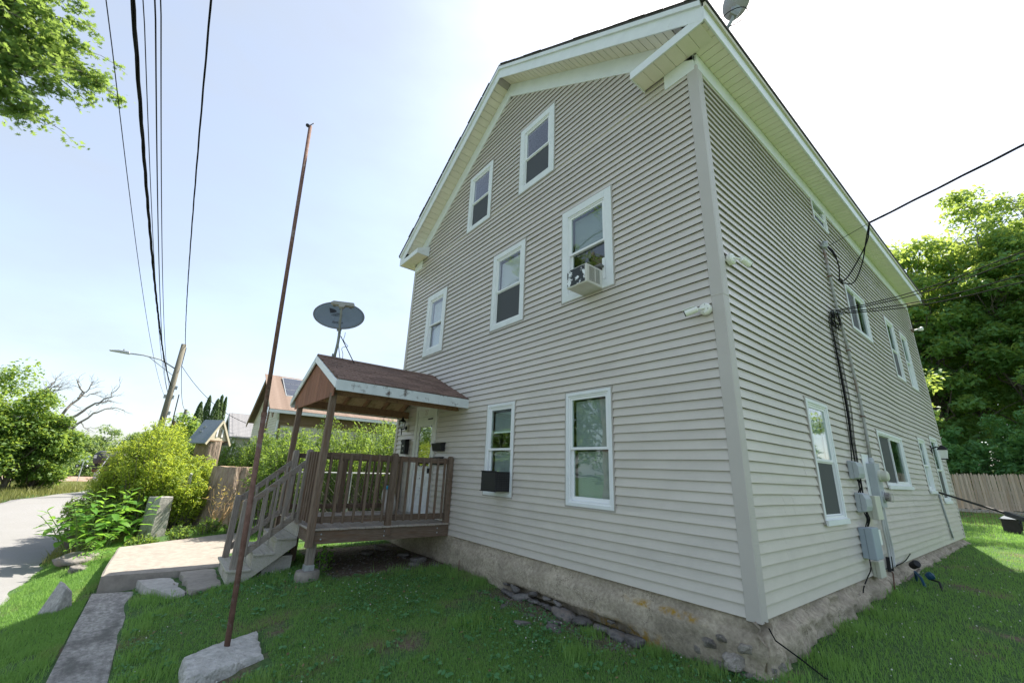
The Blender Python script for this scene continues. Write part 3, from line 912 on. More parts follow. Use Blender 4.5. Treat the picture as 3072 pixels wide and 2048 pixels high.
MB().beam((-6.14, -.045, 2.12), (-6.33, -.045, 2.115), .02, .022).build('door_closer', BLACKM, door)
MB().box(-6.155, -6.125, -.06, -.02, 1.02, 1.12).build('door_handle', BLACKM, door)
for z in (.45, 1.3, 2.0):
    MB().box(-6.095, -6.07, -.035, -.015, z, z + .09).build('hinge', GALV, door)
text_obj('27', .16, 'house_number', mat('number_cream', (.60, .57, .49), rough=.5), door, (-6.46, -.030, 2.215), Vector((1, 0, 0)), Vector((0, 0, 1)), Vector((0, -1, 0)), depth=.006)
text_obj('2', .10, 'apartment_number', INK, door, (-6.52, -.018, .90), Vector((1, 0, 0)), Vector((0, 0, 1)), Vector((0, -1, 0)), depth=.002)
# ------------------------------------------------------------------ porch
PORCH = thing('porch', 'weathered wooden entrance porch with brown shingled gable roof', 'porch', (-6.35, -1.2, -.45))
DX0, DX1, DY0 = -7.48, -5.17, -2.37
DZ = .20
b0 = None
y = DY0
rsd = random.Random(3)
while y < -.06:
    w = .132
    if b0 is None:
        b0 = MB().box(DX0, DX1, y, y + w, DZ - .028, DZ).build('deck_board', DECK, PORCH, loc=((DX0 + DX1) / 2, y, DZ), bevel=.003)
    else:
        inst(b0, 'deck_board', PORCH, ((DX0 + DX1) / 2 + rsd.uniform(-.012, .012), y, DZ + rsd.uniform(-.003, .002)))
    y += .1375
MB().box(-5.24, -5.20, -2.335, -.02, -.015, DZ - .03).build('rim_joist', DWOODY, PORCH, bevel=.003)
MB().box(-7.44, -7.40, -2.335, -.02, -.015, DZ - .03).build('rim_joist', DWOODY, PORCH)
MB().box(-7.40, -5.2405, -2.345, -2.305, -.012, DZ - .03).build('rim_joist', DWOODX, PORCH, bevel=.003)
for x in (-5.65, -6.1, -6.55, -7.0):
    MB().box(x - .02, x + .02, -2.30, -.03, -.01, DZ - .032).build('floor_joist', DWOODY, PORCH)
for y in (-2.2, -1.22, -.25):
    for z in (.05, .12):
        MB().lathe((-5.198, y, z), [(.012, 0), (.012, .006), (.006, .009)], 8, (1, 0, 0)).build('bolt', GALV, PORCH)
# posts that carry the roof
def vpost(x, y, z0, z1, name='post', m_=None, w=.092, cap=True):
    mb = MB().box(x - w / 2, x + w / 2, y - w / 2, y + w / 2, z0, z1 - (.03 if cap else 0))
    if cap:
        a, b = w / 2, w / 2 - .018
        zz = z1 - .03
        vs_ = [(x - a, y - a, zz), (x + a, y - a, zz), (x + a, y + a, zz), (x - a, y + a, zz), (x - b, y - b, z1), (x + b, y - b, z1), (x + b, y + b, z1), (x - b, y + b, z1)]
        mb = MB().box(x - a, x + a, y - a, y + a, z0, zz - .0001)
        mb.add(vs_, [(4, 5, 6, 7), (0, 1, 5, 4), (1, 2, 6, 5), (2, 3, 7, 6), (3, 0, 4, 7)])
        # merge into one closed prism
        mb = MB().add([(x - a, y - a, z0), (x + a, y - a, z0), (x + a, y + a, z0), (x - a, y + a, z0)] + vs_,
                      [(0, 3, 2, 1), (0, 1, 5, 4), (1, 2, 6, 5), (2, 3, 7, 6), (3, 0, 4, 7), (4, 5, 9, 8), (5, 6, 10, 9), (6, 7, 11, 10), (7, 4, 8, 11), (8, 9, 10, 11)])
    return mb.build(name, m_ or WOODV, PORCH, bevel=.004 if not cap else .003)


vpost(-5.20, -2.385 + .03, DZ - .25, 2.22, 'roof_post', DWOODV, .095, cap=False)
vpost(-7.43, -2.355, -.55, 2.22, 'roof_post', DWOODV, .095, cap=False)
vpost(-5.33, -2.27, -.36, -.018, 'support_post', WOODV, .11, cap=False)
vpost(-7.3, -2.25, -.62, -.018, 'support_post', DWOODV, .10, cap=False)
vpost(-6.45, -2.25, -.62, -.018, 'support_post', DWOODV, .10, cap=False)
MB().box(-5.395, -5.265, -2.335, -2.205, -.375, -.30).build('post_bracket', GALV, PORCH)
MB().lathe((-5.33, -2.27, -.70), [(.17, 0), (.17, .28), (.16, .32), (.0, .325)], 20).build('footing', CONCL, PORCH, smooth=False)
# rails
def rail_run(p, q, name, posts_at, n, side, parent, m_r, zt=1.31):
    """straight guard rail in plan from p to q with balusters on one side"""
    p = Vector(p); q = Vector(q); d = (q - p).normalized(); nrm = Vector((d.y, -d.x, 0)) * side
    rl = MB().beam(p + Vector((0, 0, zt - .055)), q + Vector((0, 0, zt - .055)), .038, .09).build(name, m_r, parent, bevel=.004)
    MB().beam(p + Vector((0, 0, .315)), q + Vector((0, 0, .315)), .038, .09).build('bottom_rail', m_r, parent, bevel=.004)
    b_ = None
    for i in range(n):
        t = (i + .5) / n
        c = p.lerp(q, t) + nrm * .038
        zc = .78
        if b_ is None:
            b_ = MB().box(c.x - .0175, c.x + .0175, c.y - .0175, c.y + .0175, .262, zt - .008).build('baluster', DWOODV, rl, loc=(c.x, c.y, zc), bevel=.003)
        else:
            inst(b_, 'baluster', rl, (c.x, c.y, zc + rsd.uniform(-.006, .006)), (0, 0, rsd.uniform(-.05, .05)))
    return rl


vpost(-5.225, -1.17, DZ - .15, 1.345, 'rail_post', DWOODV)
vpost(-5.225, -.075, DZ, 1.345, 'rail_post', DWOODV)
vpost(-7.42, -1.3, DZ, 1.345, 'rail_post', DWOODV)
vpost(-7.42, -.075, DZ, 1.345, 'rail_post', DWOODV)
rail_run((-5.25, -2.30, 0), (-5.25, -1.217, 0), 'top_rail', None, 7, 1, PORCH, DWOODY)
rail_run((-5.25, -1.123, 0), (-5.25, -.121, 0), 'top_rail', None, 7, 1, PORCH, DWOODY)
rail_run((-7.42, -2.30, 0), (-7.42, -1.347, 0), 'top_rail', None, 6, 1, PORCH, DWOODY)
rail_run((-7.42, -1.253, 0), (-7.42, -.121, 0), 'top_rail', None, 7, 1, PORCH, DWOODY)
rail_run((-5.97, -2.33, 0), (-5.25, -2.33, 0), 'top_rail', None, 5, 1, PORCH, DWOODX)
rail_run((-7.385, -2.33, 0), (-6.98, -2.33, 0), 'top_rail', None, 3, 1, PORCH, DWOODX)
NR, NL = -5.98, -6.97
vpost(NR, -2.365, DZ - .0, 1.345, 'rail_post', WOODV)
vpost(NL, -2.365, DZ - .0, 1.345, 'rail_post', WOODV)

# stairs
STAIR = MB()
TR = [(.0, -2.36, -2.65), (-.2, -2.64, -2.93), (-.4, -2.92, -3.235)]
poly = [(-2.35, .168), (-2.35, -.12), (-3.0, -.60), (-3.20, -.60), (-3.20, -.43), (-2.925, -.43), (-2.925, -.23), (-2.645, -.23), (-2.645, -.03), (-2.36, -.03)]
MB().prism(poly, 'x', -5.94, -5.90).build('stringer', STAIRW, PORCH, bevel=.003)
MB().prism(poly, 'x', -7.02, -6.98).build('stringer', STAIRW, PORCH)
MB().prism(poly, 'x', -6.48, -6.44).build('stringer', STAIRW, PORCH)
for z, ya_, yb_ in TR:
    mid = (ya_ + yb_) / 2
    MB().box(-7.05, -5.87, yb_, mid - .003, z - .032, z).build('tread', STAIRW, PORCH, bevel=.004)
    MB().box(-7.05, -5.87, mid + .003, ya_, z - .032, z - .001).build('tread', STAIRW, PORCH, bevel=.004)
    MB().box(-6.975, -5.945, ya_ - .005, ya_ + .015, z + .002, z + .166).build('riser', STAIRW, PORCH)
MB().box(-6.975, -5.945, -3.19, -3.17, -.62, -.435).build('riser', STAIRW, PORCH)
MB().box(-6.9, -6.02, -2.75, -2.35, -.75, -.28).build('stair_footing', CONC, PORCH)
for nx_ in (NR, NL):
    vpost(nx_, -3.14, -.405, .56, 'newel', WOODV, .09)
    rl = MB().beam((nx_, -3.13, .47), (nx_, -2.39, 1.13), .038, .088, (0, 0, 1)).build('handrail', WOODY, PORCH, bevel=.004)
    MB().beam((nx_, -3.11, -.26), (nx_, -2.39, .33), .038, .088, (0, 0, 1)).build('bottom_rail', WOODY, PORCH, bevel=.004)
    b_ = None
    for i in range(5):
        t = (i + .6) / 5.2
        yy = -3.11 + (.72) * t; zb = -.28 + .61 * t; zt = .50 + .66 * t
        if b_ is None:
            b_ = MB().box(nx_ + .02, nx_ + .055, yy - .0175, yy + .0175, zb - .03, zt + .0).build('baluster', WOODV, rl, loc=(nx_ + .037, yy, (zb + zt) / 2), bevel=.003)
        else:
            inst(b_, 'baluster', rl, (nx_ + .037, yy, (zb + zt) / 2))

# porch roof
RX, RZ, EX, EZ = -6.386, 3.07, -4.85, 2.405
PS = (RZ - EZ) / (EX - RX)
EXL = 2 * RX - EX
YF = -2.43


def pr(z, x): return z - PS * abs(x - RX)


for xa, xb in ((EXL, RX), (RX, EX)):
    MB().prism([(xa, pr(RZ - .05, xa)), (xb, pr(RZ - .05, xb)), (xb, pr(RZ - .02, xb)), (xa, pr(RZ - .02, xa))], 'y', YF + .01, -.0).build('roof_deck', PLY, PORCH)
RD0 = bpy.data.objects['roof_deck']
slope = math.sqrt(1 + PS * PS); ang = math.atan(PS)
EXPO = .142
ncourse = int((EX - RX) * slope / EXPO) + 1
sh0 = None
for sgn in (1, -1):
    for c in range(ncourse):
        sdist = (EX - RX) * slope - c * EXPO + .03        # distance of the course's lower edge from the ridge
        y = YF - .02 - (.15 if c % 2 else 0) + rsd.uniform(0, .05)
        while y < -.02:
            a = max(y, YF - .015); b = min(y + .298, -.012)
            if b - a > .03:
                full = abs((b - a) - .298) < 1e-6
                mid = max(sdist - .10, .08)
                cx = RX + sgn * mid / slope; cz = RZ - PS * mid / slope
                lo = (cx, (a + b) / 2, cz + .0 + .004)
                if full and sh0 is not None:
                    inst(sh0, 'shingle', PORCH, (lo[0], lo[1], lo[2] + rsd.uniform(-.0015, .002)), (0, sgn * (ang - .02), rsd.uniform(-.006, .006)))
                else:
                    L_ = b - a
                    o = MB().box(-.10, .10, -L_ / 2 + .003, L_ / 2 - .003, -.003, .004).build('shingle', SHB, None, loc=(0, 0, 0))
                    o.parent = PORCH; o.location = Vector(lo) - wl(PORCH); o.rotation_euler = (0, sgn * (ang - .02), 0); WL[o.name] = Vector(lo)
                    if full: sh0 = o
            y += .300
y = YF
while y < -.02:
    for sgn in (-1, 1):
        o = MB().box(0, .15, 0, .27, -.003, .005).build('ridge_cap', SHB, None, loc=(0, 0, 0)); o.parent = PORCH
        o.location = Vector((RX, y, RZ + .012 + rsd.uniform(0, .003))) - wl(PORCH)
        o.rotation_euler = (0, ang if sgn > 0 else math.pi - ang, 0)
        if sgn < 0: o.rotation_euler = (0, -ang, 0); o.scale = (-1, 1, 1)
    y += .2
# eave fascia (peeling) + rake boards + gable panel
MB().box(EX - .002, EX + .022, YF, -.005, EZ - .185, EZ - .018).build('eave_fascia', PEEL, PORCH, bevel=.002)
MB().box(EXL - .022, EXL + .002, YF, -.005, EZ - .185, EZ - .018).build('eave_fascia', PEEL, PORCH)
for xa, xb in ((EXL - .02, RX), (RX, EX + .02)):
    MB().prism([(xa, pr(RZ - .15, xa)), (xb, pr(RZ - .15, xb)), (xb, pr(RZ - .022, xb)), (xa, pr(RZ - .022, xa))], 'y', YF - .022, YF).build('rake_board', PEEL if xa < RX else WHITE, PORCH, bevel=.002)
n = 13
xl, xr = RX - 1.32, RX + 1.32
for i in range(n):                                   # vertical grooved boards of the little gable
    a = xl + (xr - xl) * i / n; b = xl + (xr - xl) * (i + 1) / n - .006
    zb = 2.16
    pl = [(a, zb), (b, zb), (b, max(zb + .01, pr(RZ - .13, b))), (a, max(zb + .01, pr(RZ - .13, a)))]
    if a < RX < b: pl = pl[:3] + [(RX, RZ - .13)] + pl[3:]
    MB().prism(pl, 'y', YF + .03, YF + .045).build('gable_board', REDW, PORCH)
MB().prism([(xl, 2.17), (xr, 2.17), (RX, RZ - .14)], 'y', YF + .046, YF + .056).build('gable_backing', REDW, PORCH)
# beams and rafters
for bx in (-5.22, -7.43):
    MB().box(bx - .045, bx + .045, YF + .06, -.01, 2.20, 2.345).build('roof_beam', RAFT, PORCH, bevel=.003)
MB().box(-7.38, -5.27, YF + .06, YF + .10, 2.18, 2.32).build('tie_beam', RAFT, PORCH)
for i in range(6):
    y = YF + .12 + i * .445
    for sgn in (-1, 1):
        a = (RX + sgn * .02, y, RZ - .115); b = (RX + sgn * (EX - RX - .03), y, EZ - .115 + .012)
        MB().beam(a, b, .038, .11, (0, 0, 1)).build('rafter', RAFT, PORCH)

# things on and about the porch ---------------------------------------
bag = MB()
for i in range(7):
    t = i / 6
    hw = .155 * (1 - .25 * abs(2 * t - 1) ** 3); hd = .075 * (1 - .55 * t ** 3)
    for k in range(12):
        a = 2 * math.pi * k / 12
        bag.v.append((-6.98 + .02 * math.sin(5 * t) - .10 * (t), -.42 + hw * math.cos(a), DZ + .003 + .46 * t + .01 * math.sin(a * 3)))
        bag.v[-1] = (bag.v[-1][0] + hd * math.sin(a), bag.v[-1][1], bag.v[-1][2])
for i in range(6):
    for k in range(12):
        bag.f.append((i * 12 + k, i * 12 + (k + 1) % 12, i * 12 + 12 + (k + 1) % 12, i * 12 + 12 + k))
bag.f += [tuple(range(12))[::-1], tuple(range(72, 84))]
BAG = thing('bag', 'filled white plastic bag with blue top standing on the porch deck', 'bag', (-6.98, -.42, DZ))
bag.build('bag_body', mat('bag_white', (.60, .57, .52), (.50, .45, .40), rough=.4, scale=6), BAG, smooth=True)
MB().box(-7.135, -7.005, -.50, -.34, DZ + .462, DZ + .53).build('bag_top', mat('bag_blue', (.03, .32, .55), rough=.4), BAG, bevel=.01)

# wall lantern by the door
LAN = thing('wall_lantern', 'black coach lantern on the wall left of the porch door', 'lantern', (-7.38, 0, 2.0))
MB().box(-7.44, -7.32, -.045, -.015, 1.90, 2.06).build('mounting_block', CREAM, LAN, bevel=.004)
MB().lathe((-7.38, -.045, 1.98), [(.045, 0), (.045, .012), (.02, .03)], 14, (0, -1, 0)).build('back_plate', BLACKM, LAN)
MB().tube([(-7.38, -.07, 1.98), (-7.38, -.12, 1.95), (-7.38, -.155, 1.96)], .009, 8).build('arm', BLACKM, LAN, smooth=True)
MB().lathe((-7.38, -.155, 1.80), [(.003, 0), (.012, .03), (.010, .12), (.03, .155), (.05, .165)], 12).build('tail', BLACKM, LAN)
MB().lathe((-7.38, -.155, 1.966), [(.05, 0), (.072, .15)], 6).build('lamp_glass', GLASS, LAN)
for k in range(6):
    a = math.pi / 3 * k
    ax_ = Vector((0, 0, 1)).orthogonal().normalized(); bx_ = Vector((0, 0, 1)).cross(ax_)
    d_ = ax_ * math.cos(a) + bx_ * math.sin(a)
    c_ = Vector((-7.38, -.155, 1.966))
    MB().beam(c_ + d_ * .051, c_ + d_ * .073 + Vector((0, 0, .15)), .007, .007).build('cage_bar', BLACKM, LAN)
MB().lathe((-7.38, -.155, 2.116), [(.088, 0), (.05, .045), (.03, .05), (.03, .075), (.008, .09), (.012, .105), (.0, .125)], 12).build('lamp_roof', BLACKM, LAN)


# mailboxes
def wallbox(name, label, x0, x1, z0, z1, d, lid, tilt=0):
    t = thing(name, label, 'mailbox', ((x0 + x1) / 2, 0, z0), 'mailboxes by the porch door')
    if lid == 'top':
        MB().prism([(-.02, z0), (-d * .75, z0), (-d, z1 - .02), (-d, z1), (-.02, z1)], 'x', x0, x1).build('box_body', BLACKM, t, bevel=.004)
        MB().prism([(-.02, z1 + .002), (-d - .012, z1 - .03), (-d - .012, z1 - .02), (-.02, z1 + .016)], 'x', x0 - .006, x1 + .006).build('lid', BLACKM, t)
    else:
        MB().box(x0, x1, -d, -.02, z0, z1).build('box_body', BLACKM, t, bevel=.006)
        MB().prism([(-.02, z1 + .003), (-d - .01, z1 - .02), (-d - .01, z1 - .06), (-d - .002, z1 - .06), (-d - .002, z1 - .02), (-.02, z1 + .012)], 'x', x0 - .004, x1 + .004).build('lid', BLACKM, t)
        MB().box(x0 + .09, x0 + .13, -d - .003, -d - .0005, z0 + .16, z0 + .19).build('sticker', VINYLW, t)
        MB().box(x0 + .09, x0 + .11, -d - .003, -d - .0005, z0 + .05, z0 + .085).build('lock', ALU, t)
    return t


wallbox('mailbox', 'tall black upright mailbox on the wall left of the door', -7.40, -7.19, 1.40, 1.72, .12, 'front')
wallbox('mailbox', 'upper of two black horizontal mailboxes right of the door', -5.93, -5.56, 1.45, 1.60, .13, 'top')
wallbox('mailbox', 'lower of two black horizontal mailboxes, half behind the porch rail', -5.95, -5.58, 1.19, 1.33, .13, 'top')

# satellite dish on the porch ridge -----------------------------------
DISH = thing('satellite_dish', 'grey oval satellite dish with feed arm on the porch ridge', 'satellite dish', (-6.45, -2.12, 3.06))
DGREY = mat('dish_grey', (.155, .19, .22), (.175, .21, .24), rough=.5, scale=4)
DISHR = mat('dish_rim', (.22, .20, .18), rough=.7)
GRYM = mat('mast_grey', (.26, .28, .27), (.33, .35, .34), rough=.6, scale=8)
dc = Vector((-6.223, -2.22, 3.873))
tocam = (CAM_LOC - dc); tocam.z = 0; tocam.normalize()
tocam = Matrix.Rotation(math.radians(-6), 3, 'Z') @ tocam
dn = (tocam * math.cos(math.radians(15)) + Vector((0, 0, 1)) * math.sin(math.radians(15))).normalized()
dxv = Vector((0, 0, 1)).cross(dn).normalized(); dyv = dn.cross(dxv)
rollm = Matrix.Rotation(math.radians(2), 3, dn); dxv = rollm @ dxv; dyv = rollm @ dyv
A_, B_ = .455, .305
db_ = MB(); NR_, NS = 6, 40
vs_ = []
for side, off in ((0, 0), (1, -.012)):
    for i in range(NR_ + 1):
        r = i / NR_
        for k in range(NS):
            t = 2 * math.pi * k / NS
            p = dc + dxv * (A_ * r * math.cos(t)) + dyv * (B_ * r * math.sin(t)) + dn * (.07 * (r * r - 1) + off)
            vs_.append(p)
fs = []
M_ = (NR_ + 1) * NS
for side in (0, 1):
    for i in range(NR_):
        for k in range(NS):
            q = (side * M_ + i * NS + k, side * M_ + i * NS + (k + 1) % NS, side * M_ + (i + 1) * NS + (k + 1) % NS, side * M_ + (i + 1) * NS + k)
            fs.append(q if side == 0 else q[::-1])
for k in range(NS):
    fs.append((NR_ * NS + k, NR_ * NS + (k + 1) % NS, M_ + NR_ * NS + (k + 1) % NS, M_ + NR_ * NS + k))
reflector = db_.add(vs_, fs).build('reflector', DGREY, DISH, smooth=True)
MB().tube([dc + dxv * (A_ * 1.005 * math.cos(t)) + dyv * (B_ * 1.005 * math.sin(t)) + dn * -.004 for t in [2 * math.pi * k / 40 for k in range(41)]], .009, 6, cap=False).build('rim', DISHR, reflector, smooth=True)
MB().tube([(-6.47, -2.12, 3.07), (-6.42, -2.12, 3.20), (-6.354, -2.126, 3.353), (-6.30, -2.14, 3.48), (-6.285, -2.15, 3.62)], .026, 10).build('mast', GRYM, DISH, smooth=True)
MB().box(-6.56, -6.40, -2.2, -2.04, 3.066, 3.078).box(-6.505, -6.49, -2.16, -2.08, 3.07, 3.17).build('foot_plate', GALV, DISH)
MB().beam((-6.275, -2.16, 3.58), (-6.265, -2.19, 3.76), .07, .07, (1, 0, 0)).build('back_bracket', GRYM, DISH)
MB().tube([(-6.36, -2.11, 3.34), (-6.35, -2.03, 3.02)], .008, 6).build('strut', GALV, DISH)
MB().tube([(-6.29, -2.11, 3.49), (-6.12, -1.83, 2.97)], .009, 6).build('strut', BLACKM, DISH)
armb = dc - dyv * (B_ - .01) + dxv * .07
lnb = dc + dn * .42 + dyv * -.02 + dxv * .06
MB().beam(dc - dyv * .33 - dn * .05 + dxv * .04, lnb - dyv * .07, .035, .045, dn).build('feed_arm', GRYM, DISH, bevel=.004)
LNBM = mat('lnb_plastic', (.36, .35, .31), (.30, .29, .26), rough=.7, scale=10)
pl = [(-.19, -.005), (-.16, -.035), (-.06, -.045), (-.035, -.09), (.035, -.09), (.06, -.04), (.20, -.045), (.215, .0), (.2, .03), (.0, .03), (-.15, .03)]
v2 = []
for h in (-.035, .035):
    v2 += [lnb + dxv * a + dyv * b + dn * h for a, b in pl]
npl = len(pl)
MB().add(v2, [tuple(range(npl)), tuple(range(2 * npl - 1, npl - 1, -1))] + [(i, i + npl, (i + 1) % npl + npl, (i + 1) % npl) for i in range(npl)]).build('lnb_head', LNBM, DISH)
for a in (-.13, .0, .15):
    MB().lathe(lnb + dxv * a - dn * .036 + dyv * -.01, [(.03, 0), (.034, .02), (.02, .03)], 12, -dn).build('feed_horn', BLACKM, DISH)
# printed swoosh and lettering follow the dish face
def on_dish(u, v, off=.003):
    r2 = (u / A_) ** 2 + (v / B_) ** 2
    return dc + dxv * u + dyv * v + dn * (.07 * (r2 - 1) + off)
def decal(poly, name):
    c = (sum(p[0] for p in poly) / len(poly), sum(p[1] for p in poly) / len(poly))
    vs2 = [on_dish(*p) for p in poly] + [on_dish(*c)]
    n2 = len(poly)
    return MB().add(vs2, [(i, (i + 1) % n2, n2) for i in range(n2)]).build(name, INK, reflector)
decal([(-.20, .17), (-.15, .165), (-.10, .155), (-.065, .13), (-.06, .115), (-.10, .09), (-.14, .075), (-.175, .07)], 'printed_emblem')
decal([(-.03, .175), (.03, .18), (.04, .15), (.0, .165)], 'printed_emblem')
decal([(-.12, .07), (-.03, .085), (.05, .08), (-.04, .068)], 'printed_emblem')
text_obj('DIRECTV', .056, 'lettering', INK, reflector, on_dish(-.06, .018, .006), dxv, dyv, dn, depth=.001)
text_obj('SlimLine', .058, 'lettering', INK, reflector, on_dish(-.02, -.155, .012), dxv, dyv, dn, shear=.35, depth=.001)
for u, v in ((-.11, -.04), (.02, -.035), (-.05, -.21)):
    MB().lathe(on_dish(u, v), [(.009, 0), (.007, .004)], 8, dn).build('rivet', GALV, reflector)
cpts = []
for i in range(40):
    t = i / 39
    base = Vector((-6.21, -2.06, 3.56)).lerp(Vector((-6.32, -1.99, 2.99)), t)
    k = math.exp(-((t - .42) / .16) ** 2)
    base += Vector((.10 * k * math.sin(t * 14), .11 * k * math.cos(t * 14 + 1), .0)) + Vector((-.03 * math.sin(t * 3.1), .0, 0))
    cpts.append(base)
MB().tube(cpts, .005, 5).build('coaxial_cable', CABLE, DISH, smooth=True)

# second dish on the main roof, cut by the top of the picture
D2 = thing('satellite_dish', 'satellite dish on the main roof edge, cut off at the top of the picture', 'satellite dish', (.15, .55, 6.82))
c2 = Vector((.30, .80, 7.80))
MB().tube([(.17, .55, 6.84), (.2, .58, 7.1), (.3, .66, 7.35), (.32, .68, 7.55)], .024, 10).build('mast', GRYM, D2, smooth=True)
MB().box(.08, .26, .45, .65, 6.80, 6.86).build('foot_plate', GALV, D2)
n2_ = Vector((.35, .75, .55)).normalized(); x2 = Vector((0, 0, 1)).cross(n2_).normalized(); y2 = n2_.cross(x2)
prof = []
v2 = []; f2 = []
for i in range(6):
    r = i / 5
    for k in range(28):
        t = 2 * math.pi * k / 28
        v2.append(c2 + x2 * (.24 * r * math.cos(t)) + y2 * (.20 * r * math.sin(t)) + n2_ * (.06 * r * r))
for i in range(5):
    for k in range(28):
        f2.append((i * 28 + k, i * 28 + (k + 1) % 28, i * 28 + 28 + (k + 1) % 28, i * 28 + 28 + k))
MB().add(v2, f2).build('reflector', mat('dish_pale', (.40, .41, .43), rough=.5), D2, smooth=True)
MB().beam((.30, .66, 7.38), (.36, .74, 7.55), .08, .10).build('back_bracket', GRYM, D2)
MB().tube([Vector((.33, .62, 7.45)) + Vector((.16 * math.sin(t), .05 * math.sin(t), -.20 * (1 - math.cos(t)) * .7)) for t in [2 * math.pi * i / 20 for i in range(21)]], .006, 5).build('coaxial_cable', CABLE, D2)
# ------------------------------------------------------------------ concrete in front of the porch
def rough_slab(poly, z0, z1, name, m_, label, cat, jit=.012, seed=1, group=None, top_jit=.006, step=.14):
    """polygon slab with a broken, uneven edge"""
    r = random.Random(seed); pts = []
    for i in range(len(poly)):
        a = Vector(poly[i]); b = Vector(poly[(i + 1) % len(poly)])
        n_ = max(1, int((b - a).length / step))
        for k in range(n_):
            p = a.lerp(b, k / n_)
            pts.append((p.x + r.uniform(-jit, jit), p.y + r.uniform(-jit, jit)))
    n_ = len(pts)
    cx = sum(p[0] for p in pts) / n_; cy = sum(p[1] for p in pts) / n_
    def zz(p): return z1(p) if callable(z1) else z1
    vs_ = [(p[0] + r.uniform(-jit, jit), p[1] + r.uniform(-jit, jit), z0) for p in pts]
    vs_ += [(p[0], p[1], zz(p) - .012 - r.uniform(0, jit)) for p in pts]
    vs_ += [(p[0] + (cx - p[0]) * .02, p[1] + (cy - p[1]) * .02, zz(p) + r.uniform(-top_jit, top_jit) * .5) for p in pts]
    mb = MB(); fs = [tuple(range(n_))[::-1]]
    for l in (0, 1):
        for i in range(n_):
            fs.append((l * n_ + i, l * n_ + (i + 1) % n_, (l + 1) * n_ + (i + 1) % n_, (l + 1) * n_ + i))
    fs.append(tuple(range(2 * n_, 3 * n_)))
    mb.add(vs_, fs)
    c = (cx, cy, z0)
    if cat is None:
        o = mb.build(name, m_, None, c); o['kind'] = 'structure'; return o
    return one(mb, name, m_, c, label, cat, group)


rough_slab([(-7.33, -4.63), (-7.24, -3.7), (-7.32, -3.02), (-7.3, -2.55), (-11.2, -2.42), (-9.85, -4.60)], -1.05, lambda p: -.585, 'landing_slab', CONCL, None, None, jit=.008, seed=2, step=.3)
MB_ = MB().box(-7.34, -7.20, -4.635, -4.40, -.9, -.60)
o = rough_slab([(-7.28, -4.67), (-7.18, -4.20), (-5, -4.23), (2.9, -4.22), (2.9, -4.70), (-4, -4.66)], -1.3, lambda p: -.80, 'concrete_strip', CONCD, None, None, jit=.006, seed=5, step=.5)
rough_slab([(-7.2, -4.22), (-7.15, -3.78), (-6.65, -3.72), (-6.0, -3.62), (-5.98, -3.80), (-6.5, -4.02)], -1.0, -.665, 'concrete_fragment', CONC, 'broken concrete edge lying along the foot of the landing', 'concrete', jit=.03, seed=8, top_jit=.02)
rough_slab([(-7.2, -3.68), (-7.22, -3.22), (-6.0, -3.24), (-5.86, -3.60)], -1.0, -.605, 'concrete_fragment', CONCL, 'flat gravelly concrete pad in front of the bottom stair', 'concrete', jit=.02, seed=9)

# flagpole in a rough concrete block
blk = [(-3.36, -3.78), (-2.80, -3.77), (-3.02, -3.15), (-3.74, -3.09), (-3.60, -3.42)]
def blockz(p): return -.55 + .02 * math.sin(p[0] * 9) * math.cos(p[1] * 8)
FP = thing('flagpole', 'tall thin rusty steel pole standing in a rough concrete block', 'pole', (-3.39, -3.42, -.75))
r_ = random.Random(11)
pts = []
for i in range(len(blk)):
    a = Vector(blk[i]); b = Vector(blk[(i + 1) % len(blk)])
    n_ = max(2, int((b - a).length / .05))
    for k in range(n_):
        p = a.lerp(b, k / n_); pts.append(p + Vector((r_.uniform(-.014, .014), r_.uniform(-.014, .014))))
cn = Vector((-3.3, -3.45)); n_ = len(pts); vs_ = []
rings = [(1.03, -.80), (1.02, -.66), (.995, -.59), (.96, -.563), (.8, -.553), (.6, -.55), (.4, -.548), (.2, -.55)]
for s_, z in rings:
    for p in pts:
        q = cn + (p - cn) * s_ * .93
        vs_.append((q.x, q.y, z + (.010 * fnz(q.x * 9, q.y * 9, 2) if s_ < .99 else r_.uniform(-.012, .012))))
vs_.append((cn.x, cn.y, -.55))
fs = []
for l in range(len(rings) - 1):
    for i in range(n_): fs.append((l * n_ + i, l * n_ + (i + 1) % n_, (l + 1) * n_ + (i + 1) % n_, (l + 1) * n_ + i))
for i in range(n_): fs.append(((len(rings) - 1) * n_ + i, (len(rings) - 1) * n_ + (i + 1) % n_, len(vs_) - 1))
MB().add(vs_, fs).build('concrete_base', mat('block_concrete', (.40, .39, .36), (.60, .58, .54), rough=.95, scale=11, bump=1, bscale=38, bdist=.03, c3=(.30, .28, .25), c3scale=6, c3lo=.55, c3hi=.72), FP)
pb = Vector((-3.389, -3.422, -.56)); ptop = Vector((-3.418, -3.697, 5.405))
md = pb.lerp(ptop, .36)
MB().tube([pb, md], .0255, 12).build('lower_tube', RUST, FP, smooth=True)
MB().tube([md, md + (ptop - md) * .012], .029, 12).build('collar', RUST, FP)
MB().tube([md + (ptop - md) * .01, ptop], [.0225, .0215], 12).build('upper_tube', RUST, FP, smooth=True)
MB().lathe(ptop + Vector((.0, -.03, -.01)), [(.02, -.012), (.026, -.006), (.026, .006), (.02, .012)], 12, (1, 0, 0)).build('pulley', BLACKM, FP)
MB().tube([ptop + Vector((0, 0, -.02)), ptop + Vector((0, .0, .02)), ptop + Vector((.04, .03, .035)), ptop + Vector((.06, .02, .01))], .006, 6).build('truck_hook', BLACKM, FP)

